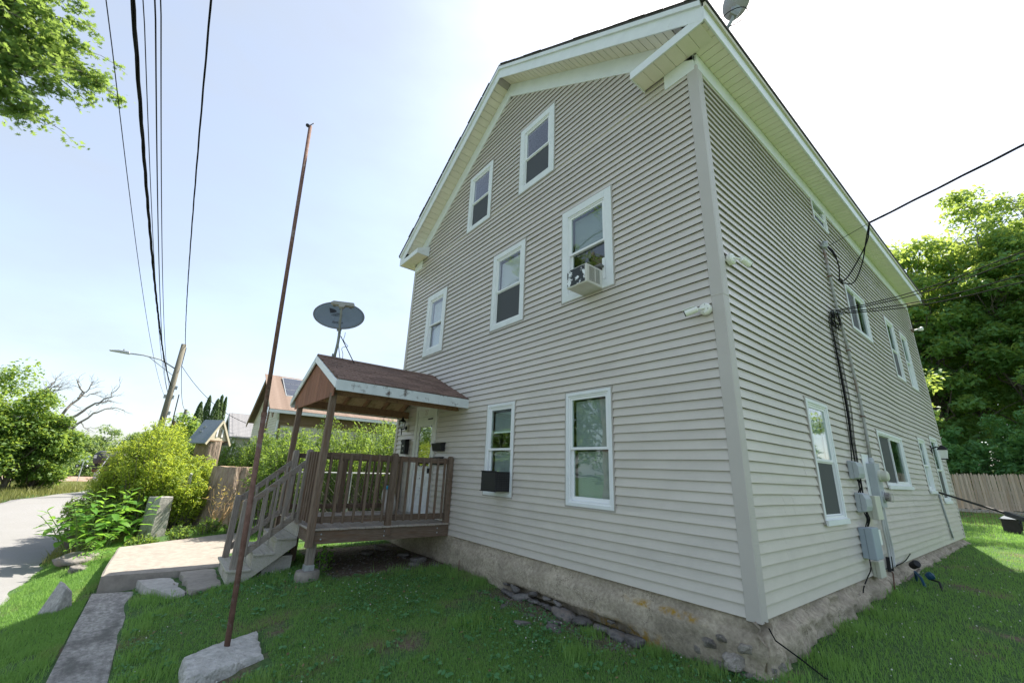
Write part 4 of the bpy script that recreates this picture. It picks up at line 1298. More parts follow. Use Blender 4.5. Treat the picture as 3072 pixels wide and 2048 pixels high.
# stones along the verge
tri = MB()
w0 = [(-.22, -.17, 0), (.20, -.20, .0), (.24, .15, .0), (-.20, .16, 0), (-.13, .02, .34), (.10, -.02, .30), (.13, .11, .24), (-.12, .12, .30)]
tri.add(w0, [(0, 3, 2, 1), (4, 5, 6, 7), (0, 1, 5, 4), (1, 2, 6, 5), (2, 3, 7, 6), (3, 0, 4, 7)])
o = tri.build('kerb_block', GRANITE, None, (0, 0, 0), bevel=.012)
o.location = (-7.1, -4.98, T1(-7.1, -4.98) - .04); o.rotation_euler = (.1, .12, .75); o.scale = (.72, .62, 1.2)
tag(o, 'tilted wedge shaped granite block on the grass verge', 'stone')
flat = stone_mesh('flat_stone', 3, 1.1, .75, .34, sub=3)
o = put_stone('flat_stone', None, (-10.75, -5.18, T1(-10.75, -5.18) + .06), (.95, 1.0, .8), .4, flat); tag(o, 'flat grey brown boulder at the road edge', 'stone')
o = put_stone('small_stone', None, (-9.6, -5.05, T1(-9.6, -5.05) + .02), (.5, .38, .3), .2, STM[2]); tag(o, 'pale half buried stone in front of the flat boulder', 'stone')
for i, (x, y, s) in enumerate(((-2.35, -.55, .13), (-2.05, -.45, .16), (-2.75, -.62, .12), (-2.2, -.78, .17), (-1.85, -.62, .18), (-2.95, -.5, .09))):
    o = put_stone('loose_stone', None, (x, y, T1(x, y) + s * .1), (s * 1.3, s, s * .6), rs.uniform(0, 6))
    tag(o, ('flat grey stone, third from the left in the grass below the gable', 'stone, third from the right in the grass below the gable', 'stone, second from the left in the grass below the gable', 'large stone farthest out in the grass below the gable', 'rightmost stone in the grass below the gable', 'leftmost small stone in the grass below the gable')[i], 'stone', 'loose stones below the gable')
for i, (x, y, s) in enumerate(((-5.35, -.55, .2), (-5.6, -.35, .3), (-6.1, -.4, .22), (-5.1, -.28, .14), (-6.6, -.9, .25), (-5.15, -.75, .12), (-6.9, -.5, .3))):
    o = put_stone('rubble_stone', None, (x, y, T1(x, y) + s * .12), (s * 1.2, s, s * .7), rs.uniform(0, 6))
    tag(o, ('rubble stone under the right porch edge, second from the wall', 'big rubble stone under the porch below the mailboxes', 'rubble stone under the porch below the door', 'small rubble stone under the porch at the house wall', 'rubble stone under the middle of the porch', 'small pale stone just outside the right porch edge', 'large rubble stone in the dark far left under the porch')[i], 'stone', 'rubble under the porch')
gp = MB().add([(-.19, -.15, -.3), (.18, -.16, -.3), (.19, .15, -.3), (-.18, .16, -.3), (-.17, -.14, .88), (.17, -.13, .91), (.16, .14, .90), (-.16, .13, .86)], [(0, 3, 2, 1), (4, 5, 6, 7), (0, 1, 5, 4), (1, 2, 6, 5), (2, 3, 7, 6), (3, 0, 4, 7)])
o = gp.build('stone_post', GRANITE, None, (0, 0, 0), bevel=.02)
o.location = (-12.3, -4.12, -.70); o.rotation_euler = (0, -.0, .5); o.scale = (1.35, 1.2, .98)
tag(o, 'squat granite gate post in front of the hedge', 'post')

# ------------------------------------------------------------------ air conditioners
def slats(mb, x, y0, y1, z0, z1, n_, t=.004):
    for i in range(n_):
        z = z0 + (z1 - z0) * i / n_
        mb.box(x, x + t, y0, y1, z, z + (z1 - z0) / n_ * .45)
    return mb


AC1 = thing('air_conditioner', 'white window air conditioner with peeling black and white back in an upper window', 'air conditioner', (-1.76, -.2, 3.57))
ACW = mat('ac_white', (.68, .67, .63), (.60, .58, .52), rough=.5, scale=4, c3=(.50, .42, .28), c3scale=3, c3lo=.6, c3hi=.8)
ACP = mat('ac_peeling', (.035, .04, .045), (.05, .055, .06), rough=.7, scale=9, c3=(.80, .82, .84), c3scale=11, c3lo=.545, c3hi=.57)
MB().box(-1.94, -1.57, -.36, -.0, 3.60, 3.88).build('cabinet', ACW, AC1, bevel=.008)
MB().box(-1.925, -1.60, -.364, -.359, 3.62, 3.865).build('back_panel', ACP, AC1)
g = MB()
MB().box(-1.5715, -1.5685, -.30, -.09, 3.64, 3.85).build('vent_recess', BLACKM, AC1)
for z in np.linspace(3.645, 3.84, 15):
    g.beam((-1.566, -.30, z), (-1.566, -.09, z - .0), .006, .0055)
g.beam((-1.565, -.19, 3.64), (-1.565, -.19, 3.85), .014, .007, (1, 0, 0))
gl_ = g.build('vent_louvre', ACW, AC1); gl_['kind'] = 'stuff'
MB().box(-1.568, -1.515, -.03, -.015, 3.74, 4.06).build('side_curtain', VINYLW, AC1)
MB().box(-2.215, -1.945, -.03, -.015, 3.74, 4.06).build('side_curtain', VINYLW, AC1)
MB().beam((-1.80, -.10, 3.905), (-1.53, -.06, 3.93), .10, .035).build('rolled_cloth', mat('cloth_grey', (.20, .20, .20), (.12, .12, .12), rough=.9, scale=8), AC1, bevel=.012)
AC2 = thing('air_conditioner', 'black window air conditioner in the small ground floor window', 'air conditioner', (-3.65, -.15, .83))
MB().box(-3.86, -3.47, -.30, 0, .825, 1.115).build('cabinet', BLACKM, AC2, bevel=.006)
MB().box(-3.845, -3.485, -.305, -.299, .84, 1.10).build('condenser_fins', mat('fin_black', (.016, .017, .017), (.035, .035, .033), rough=.5, scale=120, stretch=(30, 1, 1)), AC2)
g = MB()
for i in range(9):
    for j in range(5):
        g.box(-3.4695, -3.466, -.27 + j * .045, -.24 + j * .045, .86 + i * .026, .872 + i * .026)
q = g.build('vent_slot', mat('slot_grey', (.04, .04, .042), rough=.6), AC2); q['kind'] = 'stuff'
for z in (.822, 1.112):
    MB().box(-3.868, -3.462, -.312, -.29, z, z + .012).build('cabinet_edge', BLACKM, AC2)

# ------------------------------------------------------------------ security cameras
CW = mat('camera_white', (.80, .80, .74), rough=.35)
def cctv(label, base, nrm, side, aim, grp):
    t = thing('security_camera', label, 'camera', base, grp)
    base = Vector(base); nrm = Vector(nrm); aim = Vector(aim).normalized()
    MB().lathe(base, [(.062, 0), (.066, .012), (.066, .045), (.052, .06)], 20, nrm).build('junction_base', CW, t, smooth=False)
    e = base + nrm * .07
    k = e + nrm * .035 + aim * .05
    MB().tube([base + nrm * .055, e, k], .013, 8).build('bracket_arm', CW, t, smooth=True)
    MB().lathe(k, [(.02, -.01), (.033, .0), (.035, .03), (.035, .125)], 16, aim).build('camera_body', CW, t)
    MB().lathe(k + aim * .1255, [(.031, 0), (.031, .01), (.02, .006)], 16, aim).build('lens_face', BLACKM, t)
    MB().beam(k + Vector((0, 0, .038)) + aim * .02, k + Vector((0, 0, .038)) + aim * .15, .06, .006).build('sun_shield', CW, t)
    for a in range(4):
        th = a * math.pi / 2 + .5
        o1 = nrm.orthogonal().normalized(); o2 = nrm.cross(o1)
        MB().lathe(base + nrm * .06 + (o1 * math.cos(th) + o2 * math.sin(th)) * .044, [(.005, 0), (.005, .002)], 6, nrm).build('screw', BLACKM, t)


cctv('white bullet camera on the side wall next to the corner', (.022, .22, 3.50), (1, 0, 0), 1, (.25, .9, -.35), 'security cameras at the corner')
cctv('white bullet camera on the gable wall next to the corner', (-.165, -.022, 2.885), (0, -1, 0), 1, (-.95, -.35, -.28), 'security cameras at the corner')

# ------------------------------------------------------------------ electric service on the side wall
MAST = thing('service_mast', 'rusty conduit mast with weatherhead running up the side wall', 'conduit', (.05, 4.3, 1.5))
MB().tube([(.05, 4.12, 5.16), (.05, 4.15, 4.6), (.05, 4.2, 3.98), (.05, 4.36, 3.4), (.05, 4.46, 2.5), (.05, 4.42, 1.85), (.05, 4.36, 1.5)], .022, 10).build('conduit', PIPEG, MAST, smooth=True)
MB().lathe((.05, 4.12, 5.15), [(.03, 0), (.05, .02), (.055, .09), (.03, .13), (.0, .14)], 14, (.3, 0, 1)).build('weatherhead', GALV, MAST)
for z, yy in ((4.6, 4.15), (3.3, 4.38), (2.2, 4.45)):
    MB().box(.018, .078, yy - .035, yy + .035, z, z + .018).build('clamp', RUST, MAST)
MP = thing('electric_meter', 'grey meter pan with two round meters below the conduit mast', 'meter', (.08, 4.4, .85))
MB().box(.02, .03, 4.0, 4.52, .98, 1.60).build('backboard', WHITE, MP)
MB().box(.03, .13, 4.14, 4.42, .84, 1.47).build('meter_pan', GREYBX, MP, bevel=.006)
MB().lathe((.05, 4.36, 1.47), [(.04, 0), (.045, .02), (.04, .07), (.03, .09)], 12).build('conduit_hub', GALV, MP)
MB().lathe((.13, 4.29, 1.29), [(.085, 0), (.085, .02), (.075, .025), (.074, .10), (.05, .115)], 24, (1, 0, 0)).build('blank_cover', BEIGEBX, MP)
MB().lathe((.13, 4.29, .99), [(.085, 0), (.085, .02), (.07, .025)], 24, (1, 0, 0)).build('meter_ring', ALU, MP)
MB().lathe((.155, 4.29, .99), [(.06, 0), (.06, .05), (.04, .055)], 20, (1, 0, 0)).build('meter_dial', mat('meter_face', (.45, .42, .40), (.15, .12, .12), rough=.5, scale=30), MP)
MB().lathe((.155, 4.29, .99), [(.072, 0), (.072, .07), (.06, .085), (.0, .09)], 24, (1, 0, 0)).build('meter_glass', glass_mat('meter_dome', (.9, .9, .9), 1.45, .02), MP, smooth=True)


def nid(label, y0, y1, z0, z1, d, m_, bulge=True, nm='cable_box', g='cable boxes on the side wall'):
    t = thing(nm, label, 'box', (.02, (y0 + y1) / 2, z0), g)
    MB().box(.02, .02 + d * .45, y0, y1, z0, z1).build('box_back', m_, t, bevel=.006)
    if bulge:
        pl = [(.02 + d * .45 + .002, z0 + .01), (.02 + d * .85, z0 + .015), (.02 + d, z0 + (z1 - z0) * .3), (.02 + d, z0 + (z1 - z0) * .7), (.02 + d * .8, z1 - .012), (.02 + d * .45 + .002, z1 - .01)]
        MB().prism(pl, 'y', y0 + .004, y1 - .004).build('box_cover', m_, t, bevel=.005)
        for k in range(5):
            z = z0 + (z1 - z0) * (k + .5) / 5
            MB().box(.02 + d * .42, .02 + d * .5, y0 - .006, y0 + .0, z - .008, z + .008).build('clip', m_, t)
    else:
        MB().box(.021 + d * .45, .02 + d, y0 - .006, y1 + .006, z0 - .006, z1 + .006).build('box_cover', m_, t, bevel=.006)
    return t


nid('upper grey cable box on the side wall, left of the meters', 3.22, 3.50, 1.22, 1.46, .12, GREYBX)
nid('lower grey cable box on the side wall, beside the beige box', 3.28, 3.57, .79, 1.04, .12, GREYBX)
nid('beige terminal box below the meters', 3.72, 3.98, .69, 1.0, .13, BEIGEBX, False)
nid('large blue grey steel box low on the side wall', 3.16, 3.46, .23, .60, .15, mat('steel_box', (.32, .375, .42), (.35, .405, .45), rough=.5, scale=3, c3=(.22, .13, .08), c3scale=5, c3lo=.64, c3hi=.7), False)
nid('small off white box behind the large blue grey box', 3.74, 3.88, .36, .55, .08, VINYLW, False)
nid('lowest beige terminal box just above the foundation', 3.46, 3.70, -.02, .17, .09, BEIGEBX, False)

# cable bundle from the drop anchor down to the boxes
CB = thing('cable_bundle', 'bundle of thin black cables hanging down the side wall', 'cable', (.04, 3.8, 2.5))
def cab(pts, r=.006, name='cable', par=None, m_=None, n=5):
    # smooth polyline
    P_ = [Vector(p) for p in pts]; out = []
    for i in range(len(P_) - 1):
        p0 = P_[max(i - 1, 0)]; p1 = P_[i]; p2 = P_[i + 1]; p3 = P_[min(i + 2, len(P_) - 1)]
        for k in range(6):
            t = k / 6
            out.append(.5 * ((2 * p1) + (p2 - p0) * t + (2 * p0 - 5 * p1 + 4 * p2 - p3) * t * t + (3 * p1 - p0 - 3 * p2 + p3) * t ** 3))
    out.append(P_[-1])
    return MB().tube(out, r, n).build(name, m_ or CABLE, par, smooth=True)


rc = random.Random(21)
for i in range(7):
    j = rc.uniform(-.03, .03); o = i * .055
    cab([(.06, 3.95 + j, 3.86), (.045, 3.62 + o, 3.70), (.04, 3.60 + o, 3.2), (.035, 3.58 + o + j, 2.3), (.035, 3.5 + o * .8, 1.75), (.04, (3.38, 3.4, 3.52, 3.55, 3.58, 3.6, 3.62)[i], (1.45, 1.45, 1.04, 1.04, .62, .62, .62)[i])], .0042 + .004 * (i == 2), 'cable', CB)
for i in range(5):
    cy, cz = 3.95 + rc.uniform(-.05, .08), 3.74 + rc.uniform(-.03, .05); ra_, rb_ = rc.uniform(.16, .28), rc.uniform(.10, .17)
    MB().tube([(.06 + .02 * math.sin(3 * t), cy + ra_ * math.cos(t + i), cz + rb_ * math.sin(t + i)) for t in [2 * math.pi * k / 26 for k in range(27)]], .006, 5, cap=False).build('cable_loop', CABLE, CB, smooth=True)
for (a, b) in ((3.34, 1.22), (3.42, 1.22), (3.38, .79), (3.46, .79), (3.52, .79)):
    cab([(.07, a, b), (.08, a + .03, b - .09), (.05, a + .02, b - .19)], .007, 'cable', CB)
cab([(.05, 3.3, .24), (.05, 3.28, .10), (.045, 3.1, .02), (.05, 2.85, -.06), (.07, 2.7, -.10)], .007, 'cable', CB)
cab([(.05, 3.65, .02), (.045, 3.9, .03), (.045, 4.6, .015), (.045, 5.2, .03), (.045, 5.65, .10)], .007, 'cable', CB)
MB().beam((.03, 3.85, 3.88), (.10, 4.2, 3.9), .03, .03).build('drop_anchor', GALV, CB)
GC = thing('flexible_conduit', 'pair of pale flexible conduits curving down below the meters', 'conduit', (.06, 4.4, .2))
for i in range(3):
    cab([(.07, 4.28 + .09 * i, .84), (.07, 4.22 + .11 * i, .55), (.06, 4.28 + .12 * i, .25), (.06, 4.22 + .11 * i, .02)], .015, 'conduit', GC, mat('pale_conduit', (.50, .51, .50), rough=.5) if i == 0 else bpy.data.materials['pale_conduit'], 8)
for i in range(2):
    MB().beam((.055, 4.18 + .14 * i, .17), (.055, 4.14 + .14 * i, -.02), .03, .04, (1, 0, 0)).build('tape_wrap', BLACKM, GC)
o = one(MB().tube([(.08, -.03, -.03), (.10, .02, -.12), (.22, .16, -.24), (.34, .28, -.36), (.5, .42, -.385)], .006, 6), 'ground_wire', CABLE, (.1, 0, -.2), 'thin black wire running from the house corner into the grass', 'wire', smooth=True)
o = one(MB().tube([(.08, 3.93, -.6), (.14, 3.9, .0), (.13, 3.9, .02)], .009, 6), 'ground_rod', RUST, (.1, 3.9, -.2), 'thin rusty ground rod beside the side foundation', 'rod')
o = one(MB().tube([(-4.62, -.11, -.60), (-4.61, -.12, -.30)], .008, 6), 'iron_stake', RUST, (-4.62, -.11, -.5), 'thin iron stake against the gable footing', 'stake')
VP_ = thing('drain_pipe', 'white slender pipe slanting down the side wall near the back', 'pipe', (.05, 9.9, .1))
MB().tube([(.04, 9.62, 1.02), (.045, 9.85, .45), (.05, 9.98, .1)], .018, 8).build('pipe', mat('pipe_grey', (.35, .37, .38), rough=.5), VP_, smooth=True)
MB().beam((.05, 9.9, .34), (.05, 10.02, .06), .03, .05).build('sleeve', WHITE, VP_)
# lantern on the side wall
SL = thing('wall_lantern', 'black lantern with white glass on the side wall near the back', 'lantern', (.05, 10.2, 2.0))
MB().box(.02, .035, 10.14, 10.26, 1.95, 2.13).build('back_plate', BLACKM, SL)
MB().tube([(.03, 10.2, 2.06), (.12, 10.2, 2.10), (.20, 10.2, 2.08)], .014, 8).build('arm', BLACKM, SL)
MB().lathe((.22, 10.2, 2.03), [(.13, 0), (.11, .03), (.05, .09), (.02, .11)], 4).build('lamp_roof', BLACKM, SL)
MB().lathe((.22, 10.2, 1.83), [(.07, 0), (.105, .195)], 4).build('lamp_glass', mat('opal_glass', (.80, .80, .78), rough=.3), SL)
MB().lathe((.22, 10.2, 1.81), [(.082, 0), (.085, .02)], 4).build('lamp_base', BLACKM, SL)
FL = thing('flood_light', 'bare bulb flood light at the far top corner of the side wall', 'light', (.05, 11.75, 5.45))
MB().lathe((.03, 11.75, 5.45), [(.05, 0), (.05, .04), (.02, .05)], 12, (1, 0, 0)).build('base', RUST, FL)
MB().lathe((.08, 11.75, 5.45), [(.025, 0), (.03, .08)], 10, (.9, .2, .1)).build('socket', GALV, FL)
MB().lathe((.155, 11.77, 5.46), [(.03, 0), (.06, .09), (.05, .12), (.0, .13)], 12, (.9, .2, .1)).build('bulb', mat('bulb_glass', (.85, .85, .82), rough=.2), FL, smooth=True)

# ------------------------------------------------------------------ things on the right lawn
rod = MB().tube([(.03, 9.75, 1.06), (1.0, 8.4, .77), (1.1, 8.27, .735)], .022, 8)
RODT = thing('telescopic_pole', 'long black pole leaning from the side wall towards the right edge', 'pole', (1.2, 8.2, .7))
rod.build('thin_section', BLACKM, RODT, smooth=True)
MB().beam((1.07, 8.30, .745), (3.2, 5.36, .10), .075, .085).build('thick_section', mat('dark_metal', (.05, .055, .065), (.08, .085, .095), rough=.4, scale=6), RODT, bevel=.01)
TOY = thing('lawn_ornament', 'toppled garden ornament with a red and a blue lamp head by the foundation', 'ornament', (.3, 4.7, -.2))
zt = T1(.3, 4.7)
REDM = mat('red_plastic', (.35, .015, .02), rough=.35); BLUEM = mat('blue_plastic', (.01, .045, .11), (.012, .08, .13), rough=.35, scale=6)
MB().lathe((.16, 5.0, zt + .20), [(.05, 0), (.055, .10), (.045, .12)], 14, (.3, -.3, .2)).build('lamp_head', BLACKM, TOY)
MB().lathe((.22, 4.94, zt + .24), [(.047, 0), (.02, .02)], 14, (.3, -.3, .2)).build('red_lens', REDM, TOY)
MB().lathe((.36, 4.6, zt + .12), [(.035, 0), (.052, .04), (.05, .08), (.015, .10)], 14, (.5, .2, .3)).build('lamp_head', BLUEM, TOY)
MB().tube([(.20, 4.85, zt + .02), (.22, 4.75, zt + .15), (.30, 4.6, zt + .10), (.34, 4.5, zt + .0)], .018, 6).build('leg', BLUEM, TOY)
MB().tube([(.40, 4.62, zt + .10), (.50, 4.5, zt + .10), (.52, 4.44, zt + .0)], .014, 6).build('leg', BLACKM, TOY)
MB().beam((.12, 4.7, zt + .03), (.24, 5.0, zt + .17), .03, .015).build('wood_stake', WOODV, TOY)

# black garden lantern box
GB = thing('garden_box', 'small black box with a blue pyramid lid on the back lawn', 'box', (.55, 17.2, T1(.55, 17.2)))
zg = T1(.55, 17.2)
MB().box(.36, .74, 17.0, 17.4, zg - .05, zg + .42).build('box_body', BLACKM, GB, bevel=.01)
MB().add([(.32, 16.96, zg + .42), (.78, 16.96, zg + .42), (.78, 17.44, zg + .42), (.32, 17.44, zg + .42), (.55, 17.2, zg + .58)], [(0, 3, 2, 1), (0, 1, 4), (1, 2, 4), (2, 3, 4), (3, 0, 4)]).build('pyramid_lid', mat('lid_blue', (.03, .075, .12), rough=.6), GB)
MB().beam((.76, 17.0, zg + .2), (.76, 17.4, zg + .3), .05, .2).build('side_flap', BLACKM, GB)
# low wire border fence
WF = thing('wire_fence', 'low rusty wire border fence on the back lawn', 'fence', (-.5, 19.4, T1(0, 19.4)))
xw = -1.6
wire0 = None
while xw < 1.0:
    zg = T1(xw, 19.4)
    wr = MB().tube([(xw, 19.4, zg - .05), (xw + rc.uniform(-.02, .02), 19.4 + rc.uniform(-.04, .04), zg + .52), (xw + .05, 19.42, zg + .54)], .007, 4)
    wr.build('picket_wire', RUST, WF)
    xw += .105
for z in (.08, .30, .42):
    MB().tube([(-1.6, 19.4, T1(-1.6, 19.4) + z), (-.3, 19.38, T1(0, 19.4) + z + .02), (1.0, 19.4, T1(1, 19.4) + z - .01)], .006, 4).build('rail_wire', RUST, WF)

# stockade fence on its low wall
zf = T1(0, 29)
o = one(MB().box(-9, 9, 29.15, 29.5, zf - .3, zf + .16), 'retaining_wall', CONC, (0, 29.3, zf), 'low concrete kerb wall under the stockade fence', 'wall')
SF = thing('stockade_fence', 'tall weathered cedar stockade fence with pointed pickets', 'fence', (0, 29.3, zf))
for zr in (.45, 1.0, 1.6):
    MB().box(-9, 9, 29.36, 29.41, zf + zr, zf + zr + .09).build('rail', FENCEW, SF)
pk = None
xw = -7.0; i = 0
while xw < 6.0:
    lo = (xw, 29.32, zf + .17)
    if pk is None:
        w2, t2, h2 = .047, .012, 1.78
        pk = MB().prism([(-w2, 0), (w2, 0), (w2, h2 - .12), (w2 * .75, h2 - .05), (w2 * .35, h2 - .012), (0, h2), (-w2 * .35, h2 - .012), (-w2 * .75, h2 - .05), (-w2, h2 - .12)], 'y', -t2, t2).build('picket', FENCEW, None, (0, 0, 0))
        pk.parent = SF; pk.location = Vector(lo) - wl(SF)
    else:
        inst(pk, 'picket', SF, (xw, 29.32 + rc.uniform(-.006, .006), zf + .17 + rc.uniform(-.04, .05)), (0, rc.uniform(-.012, .012), rc.uniform(-.05, .05)))
    xw += .0995
# ------------------------------------------------------------------ vegetation helpers
def pix(x, y, dist):
    """a point a given distance away in the direction of a photo pixel (2352 px wide copy)"""
    d = R_ * ((x * 3072 / 2352 - 1536) / 1254.75) - U_ * ((y * 3072 / 2352 - 1024) / 1254.75) + F_
    return CAM_LOC + d.normalized() * dist


def ae(az, el, dist):
    a, e = math.radians(az), math.radians(el)
    return Vector((CAM_LOC.x + dist * math.sin(a), CAM_LOC.y + dist * math.cos(a), CAM_LOC.z + dist * math.tan(e)))


SHAPES = {
    'rhomb': (np.array([(0, 0), (.24, .45), (0, 1), (-.24, .45)]), .10),
    'lance': (np.array([(0, 0), (.15, .35), (0, 1), (-.15, .35)]), .06),
    'round': (np.array([(0, 0), (.36, .3), (.3, .75), (0, 1), (-.3, .75), (-.36, .3)]), .08),
    'oak': (np.array([(0, 0), (.07, .16), (.30, .20), (.10, .34), (.46, .52), (.11, .54), (.34, .82), (.07, .74), (0, 1.0), (-.07, .74), (-.34, .82), (-.11, .54), (-.46, .52), (-.10, .34), (-.30, .20), (-.07, .16)]), .04),
}


def leaf_arrays(c, size, rng, shape='rhomb', up=.6, droop=.0, outward=None):
    n = len(c)
    tmpl, fold = SHAPES[shape]
    nv = rng.normal(size=(n, 3)); nv[:, 2] = np.abs(nv[:, 2]) + up
    if outward is not None: nv += outward
    nv /= np.linalg.norm(nv, axis=1)[:, None]
    t = rng.normal(size=(n, 3)); t[:, 2] -= droop
    t -= nv * np.sum(t * nv, 1)[:, None]; t /= np.linalg.norm(t, axis=1)[:, None] + 1e-9
    b = np.cross(nv, t)
    k = len(tmpl)
    s = size[:, None, None]
    v = c[:, None, :] + t[:, None, :] * (tmpl[None, :, 1:2] - .5) * s + b[:, None, :] * tmpl[None, :, 0:1] * s + nv[:, None, :] * (np.abs(tmpl[None, :, 0:1]) * fold * 4) * s
    return v.reshape(-1, 3), np.arange(n * k).reshape(n, k), k


def foliage(name, c, size, m_, parent, rng, shape='rhomb', up=.6, droop=0, var=None, outward=None):
    v, f, k = leaf_arrays(c, size, rng, shape, up, droop, outward)
    if var is None: var = rng.random(len(c))
    return np_mesh(name, v, f, m_, parent, tuple(wl(parent)), np.repeat(np.clip(var, 0, 1), k))


def limb(mb, p, q, r0, r1, rng, n=5, wob=.06, nseg=6):
    p = Vector(p); q = Vector(q); L_ = (q - p).length
    pts, rr = [], []
    for i in range(nseg + 1):
        t = i / nseg
        j = Vector(rng.normal(size=3)) * wob * L_ * math.sin(math.pi * t) * .5
        pts.append(p.lerp(q, t) + j); rr.append(r0 + (r1 - r0) * t)
    mb.tube(pts, rr, n)
    return pts


def make_tree(name, label, cat, loc, H, rad, cb, ncl, nleaf, lsize, lmat, seed, group=None, tr=.2, rc=None, shape='rhomb', flat=.6, skew=(0, 0), power=.45, bark=None):
    rng = np.random.default_rng(seed)
    loc = Vector(loc)
    t = thing(name, label, cat, loc, group)
    mb = MB()
    top = loc + Vector((skew[0] * .7, skew[1] * .7, H * .82))
    trunk = limb(mb, loc - Vector((0, 0, .3)), top, tr, tr * .25, rng, 8, .03, 8)
    ctr = np.array([loc.x + skew[0], loc.y + skew[1], loc.z + cb * H + (1 - cb) * H * .5]); hz = (1 - cb) * H * .5
    d = rng.normal(size=(ncl, 3)); d /= np.linalg.norm(d, axis=1)[:, None]
    r = rng.random(ncl) ** power
    r *= 1 + .14 * np.sin(d[:, 0] * 5 + seed) * np.cos(d[:, 1] * 4 - seed) + .1 * rng.normal(size=ncl)
    cc = ctr + d * r[:, None] * np.array([rad, rad, hz])
    # narrower towards the top
    k = np.clip((cc[:, 2] - ctr[2]) / hz, -1, 1)
    cc[:, :2] = ctr[:2] + (cc[:, :2] - ctr[:2]) * (1 - .22 * np.clip(k, 0, 1))[:, None]
    cc[:, 2] = np.maximum(cc[:, 2], loc.z + .15)
    for i in range(0, ncl, 2):
        q = Vector(cc[i]); h = min(max((q.z - loc.z) * .7 - .5, .4), H * .78) / (H * .82) * 8
        a = int(h); p = trunk[min(a, 8)]
        limb(mb, p, q, tr * .32 * (1 - .09 * a), tr * .05, rng, 4, .16, 5)
    (mb.build('trunk', bark or TBARK, t, smooth=True))
    rc = rc or rad * .28
    per = np.maximum(8, (nleaf * (rng.random(ncl) * .8 + .6) / ncl)).astype(int)
    own = np.repeat(np.arange(ncl), per)
    rcs = rc * (rng.random(ncl) * .7 + .65)
    g = rng.normal(size=(len(own), 3)); g /= np.linalg.norm(g, axis=1)[:, None] + 1e-9
    g *= (rng.random(len(own)) ** .5)[:, None]
    p = cc[own] + g * rcs[own][:, None] * np.array([1, 1, flat])
    p[:, 2] -= .12 * rc * (g[:, 0] ** 2 + g[:, 1] ** 2) * 2
    p[:, 2] = np.maximum(p[:, 2], loc.z + .03)
    sz = lsize * (rng.random(len(own)) * .7 + .65)
    cv = rng.random(ncl)
    var = .55 * rng.random(len(own)) + .45 * cv[own]
    foliage('crown', p, sz, lmat, t, rng, shape, .5, .3, var, g * .5)
    return t


def arching_shrub(name, label, loc, rx, ry, h, nst, per, lsize, lmat, seed, group=None, cat='shrub', shape='lance', stemm=None, spread=1.0, lowfill=.2):
    rng = np.random.default_rng(seed)
    loc = Vector(loc); t = thing(name, label, cat, loc, group)
    mb = MB(); P_ = []; 
    for i in range(nst):
        a = rng.random() * 2 * math.pi; rr = math.sqrt(rng.random())
        base = loc + Vector((math.cos(a) * rx * rr * .55, math.sin(a) * ry * rr * .55, -.1))
        hh = h * (.62 + .45 * rng.random()) * (1 - .35 * rr * rr)
        tip = Vector((loc.x + math.cos(a) * rx * rr * spread, loc.y + math.sin(a) * ry * rr * spread, loc.z + hh))
        ctrl = base.lerp(tip, .55) + Vector((0, 0, hh * .35)) - Vector((math.cos(a) * rx, math.sin(a) * ry, 0)) * .12
        pts = []
        for k in range(7):
            u = k / 6
            pts.append(base * (1 - u) ** 2 + ctrl * 2 * u * (1 - u) + tip * u * u)
        mb.tube(pts, [.012 * (1 - .8 * k / 6) + .002 for k in range(7)], 3, cap=False)
        for _ in range(per):
            u = lowfill + (1 - lowfill) * rng.random() ** .8
            p = base * (1 - u) ** 2 + ctrl * 2 * u * (1 - u) + tip * u * u
            P_.append(np.array(p) + rng.normal(size=3) * (.05 + .09 * h / 2.5) * (1.25 - u * .9))
    c = np.array(P_); c[:, 2] = np.maximum(c[:, 2], loc.z + .02)
    mb.build('stems', stemm or TBARK, t)
    bpy.data.objects[list(WL)[-1]]['kind'] = 'stuff'
    hgt = (c[:, 2] - loc.z) / h
    foliage('foliage', c, lsize * (rng.random(len(c)) * .7 + .65), lmat, t, rng, shape, .35, -.5, .6 * rng.random(len(c)) + .4 * rng.random(), None)
    return t


L_MAPLE = leaf_mat('maple_leaf', (.10, .235, .085), (.185, .35, .125), (.50, .62, .11), .47)
L_DARK = leaf_mat('understory_leaf', (.085, .225, .09), (.16, .34, .13), (.32, .54, .12), .42)
L_OAK = leaf_mat('oak_leaf', (.075, .16, .045), (.15, .255, .075), (.36, .50, .10), .45)
L_SPIR = leaf_mat('spirea_leaf', (.13, .22, .03), (.27, .36, .05), (.55, .65, .07), .46)
L_POKE = leaf_mat('broad_leaf', (.09, .23, .035), (.17, .33, .06), (.34, .60, .07), .45, rough=.4)
L_VINE = leaf_mat('vine_leaf', (.065, .15, .03), (.17, .28, .07), (.38, .52, .08), .45)
L_SHRB = leaf_mat('hedge_leaf', (.06, .14, .03), (.15, .24, .05), (.34, .48, .07), .42)
L_ARB = leaf_mat('arborvitae_leaf', (.05, .11, .025), (.10, .17, .04), (.16, .24, .04), .2)
L_WOOD = leaf_mat('far_wood_leaf', (.09, .16, .06), (.17, .25, .10), (.36, .48, .12), .48)
L_GRASS = leaf_mat('grass_blade', (.105, .235, .058), (.245, .41, .11), (.32, .56, .11), .40, patch=((.25, .29, .12), 1.1, .54, .72))
L_TALL = leaf_mat('tall_grass', (.14, .18, .05), (.32, .30, .12), (.36, .38, .10), .35)
L_CLOV = leaf_mat('clover_leaf', (.06, .19, .06), (.13, .30, .11), (.18, .42, .10), .3)

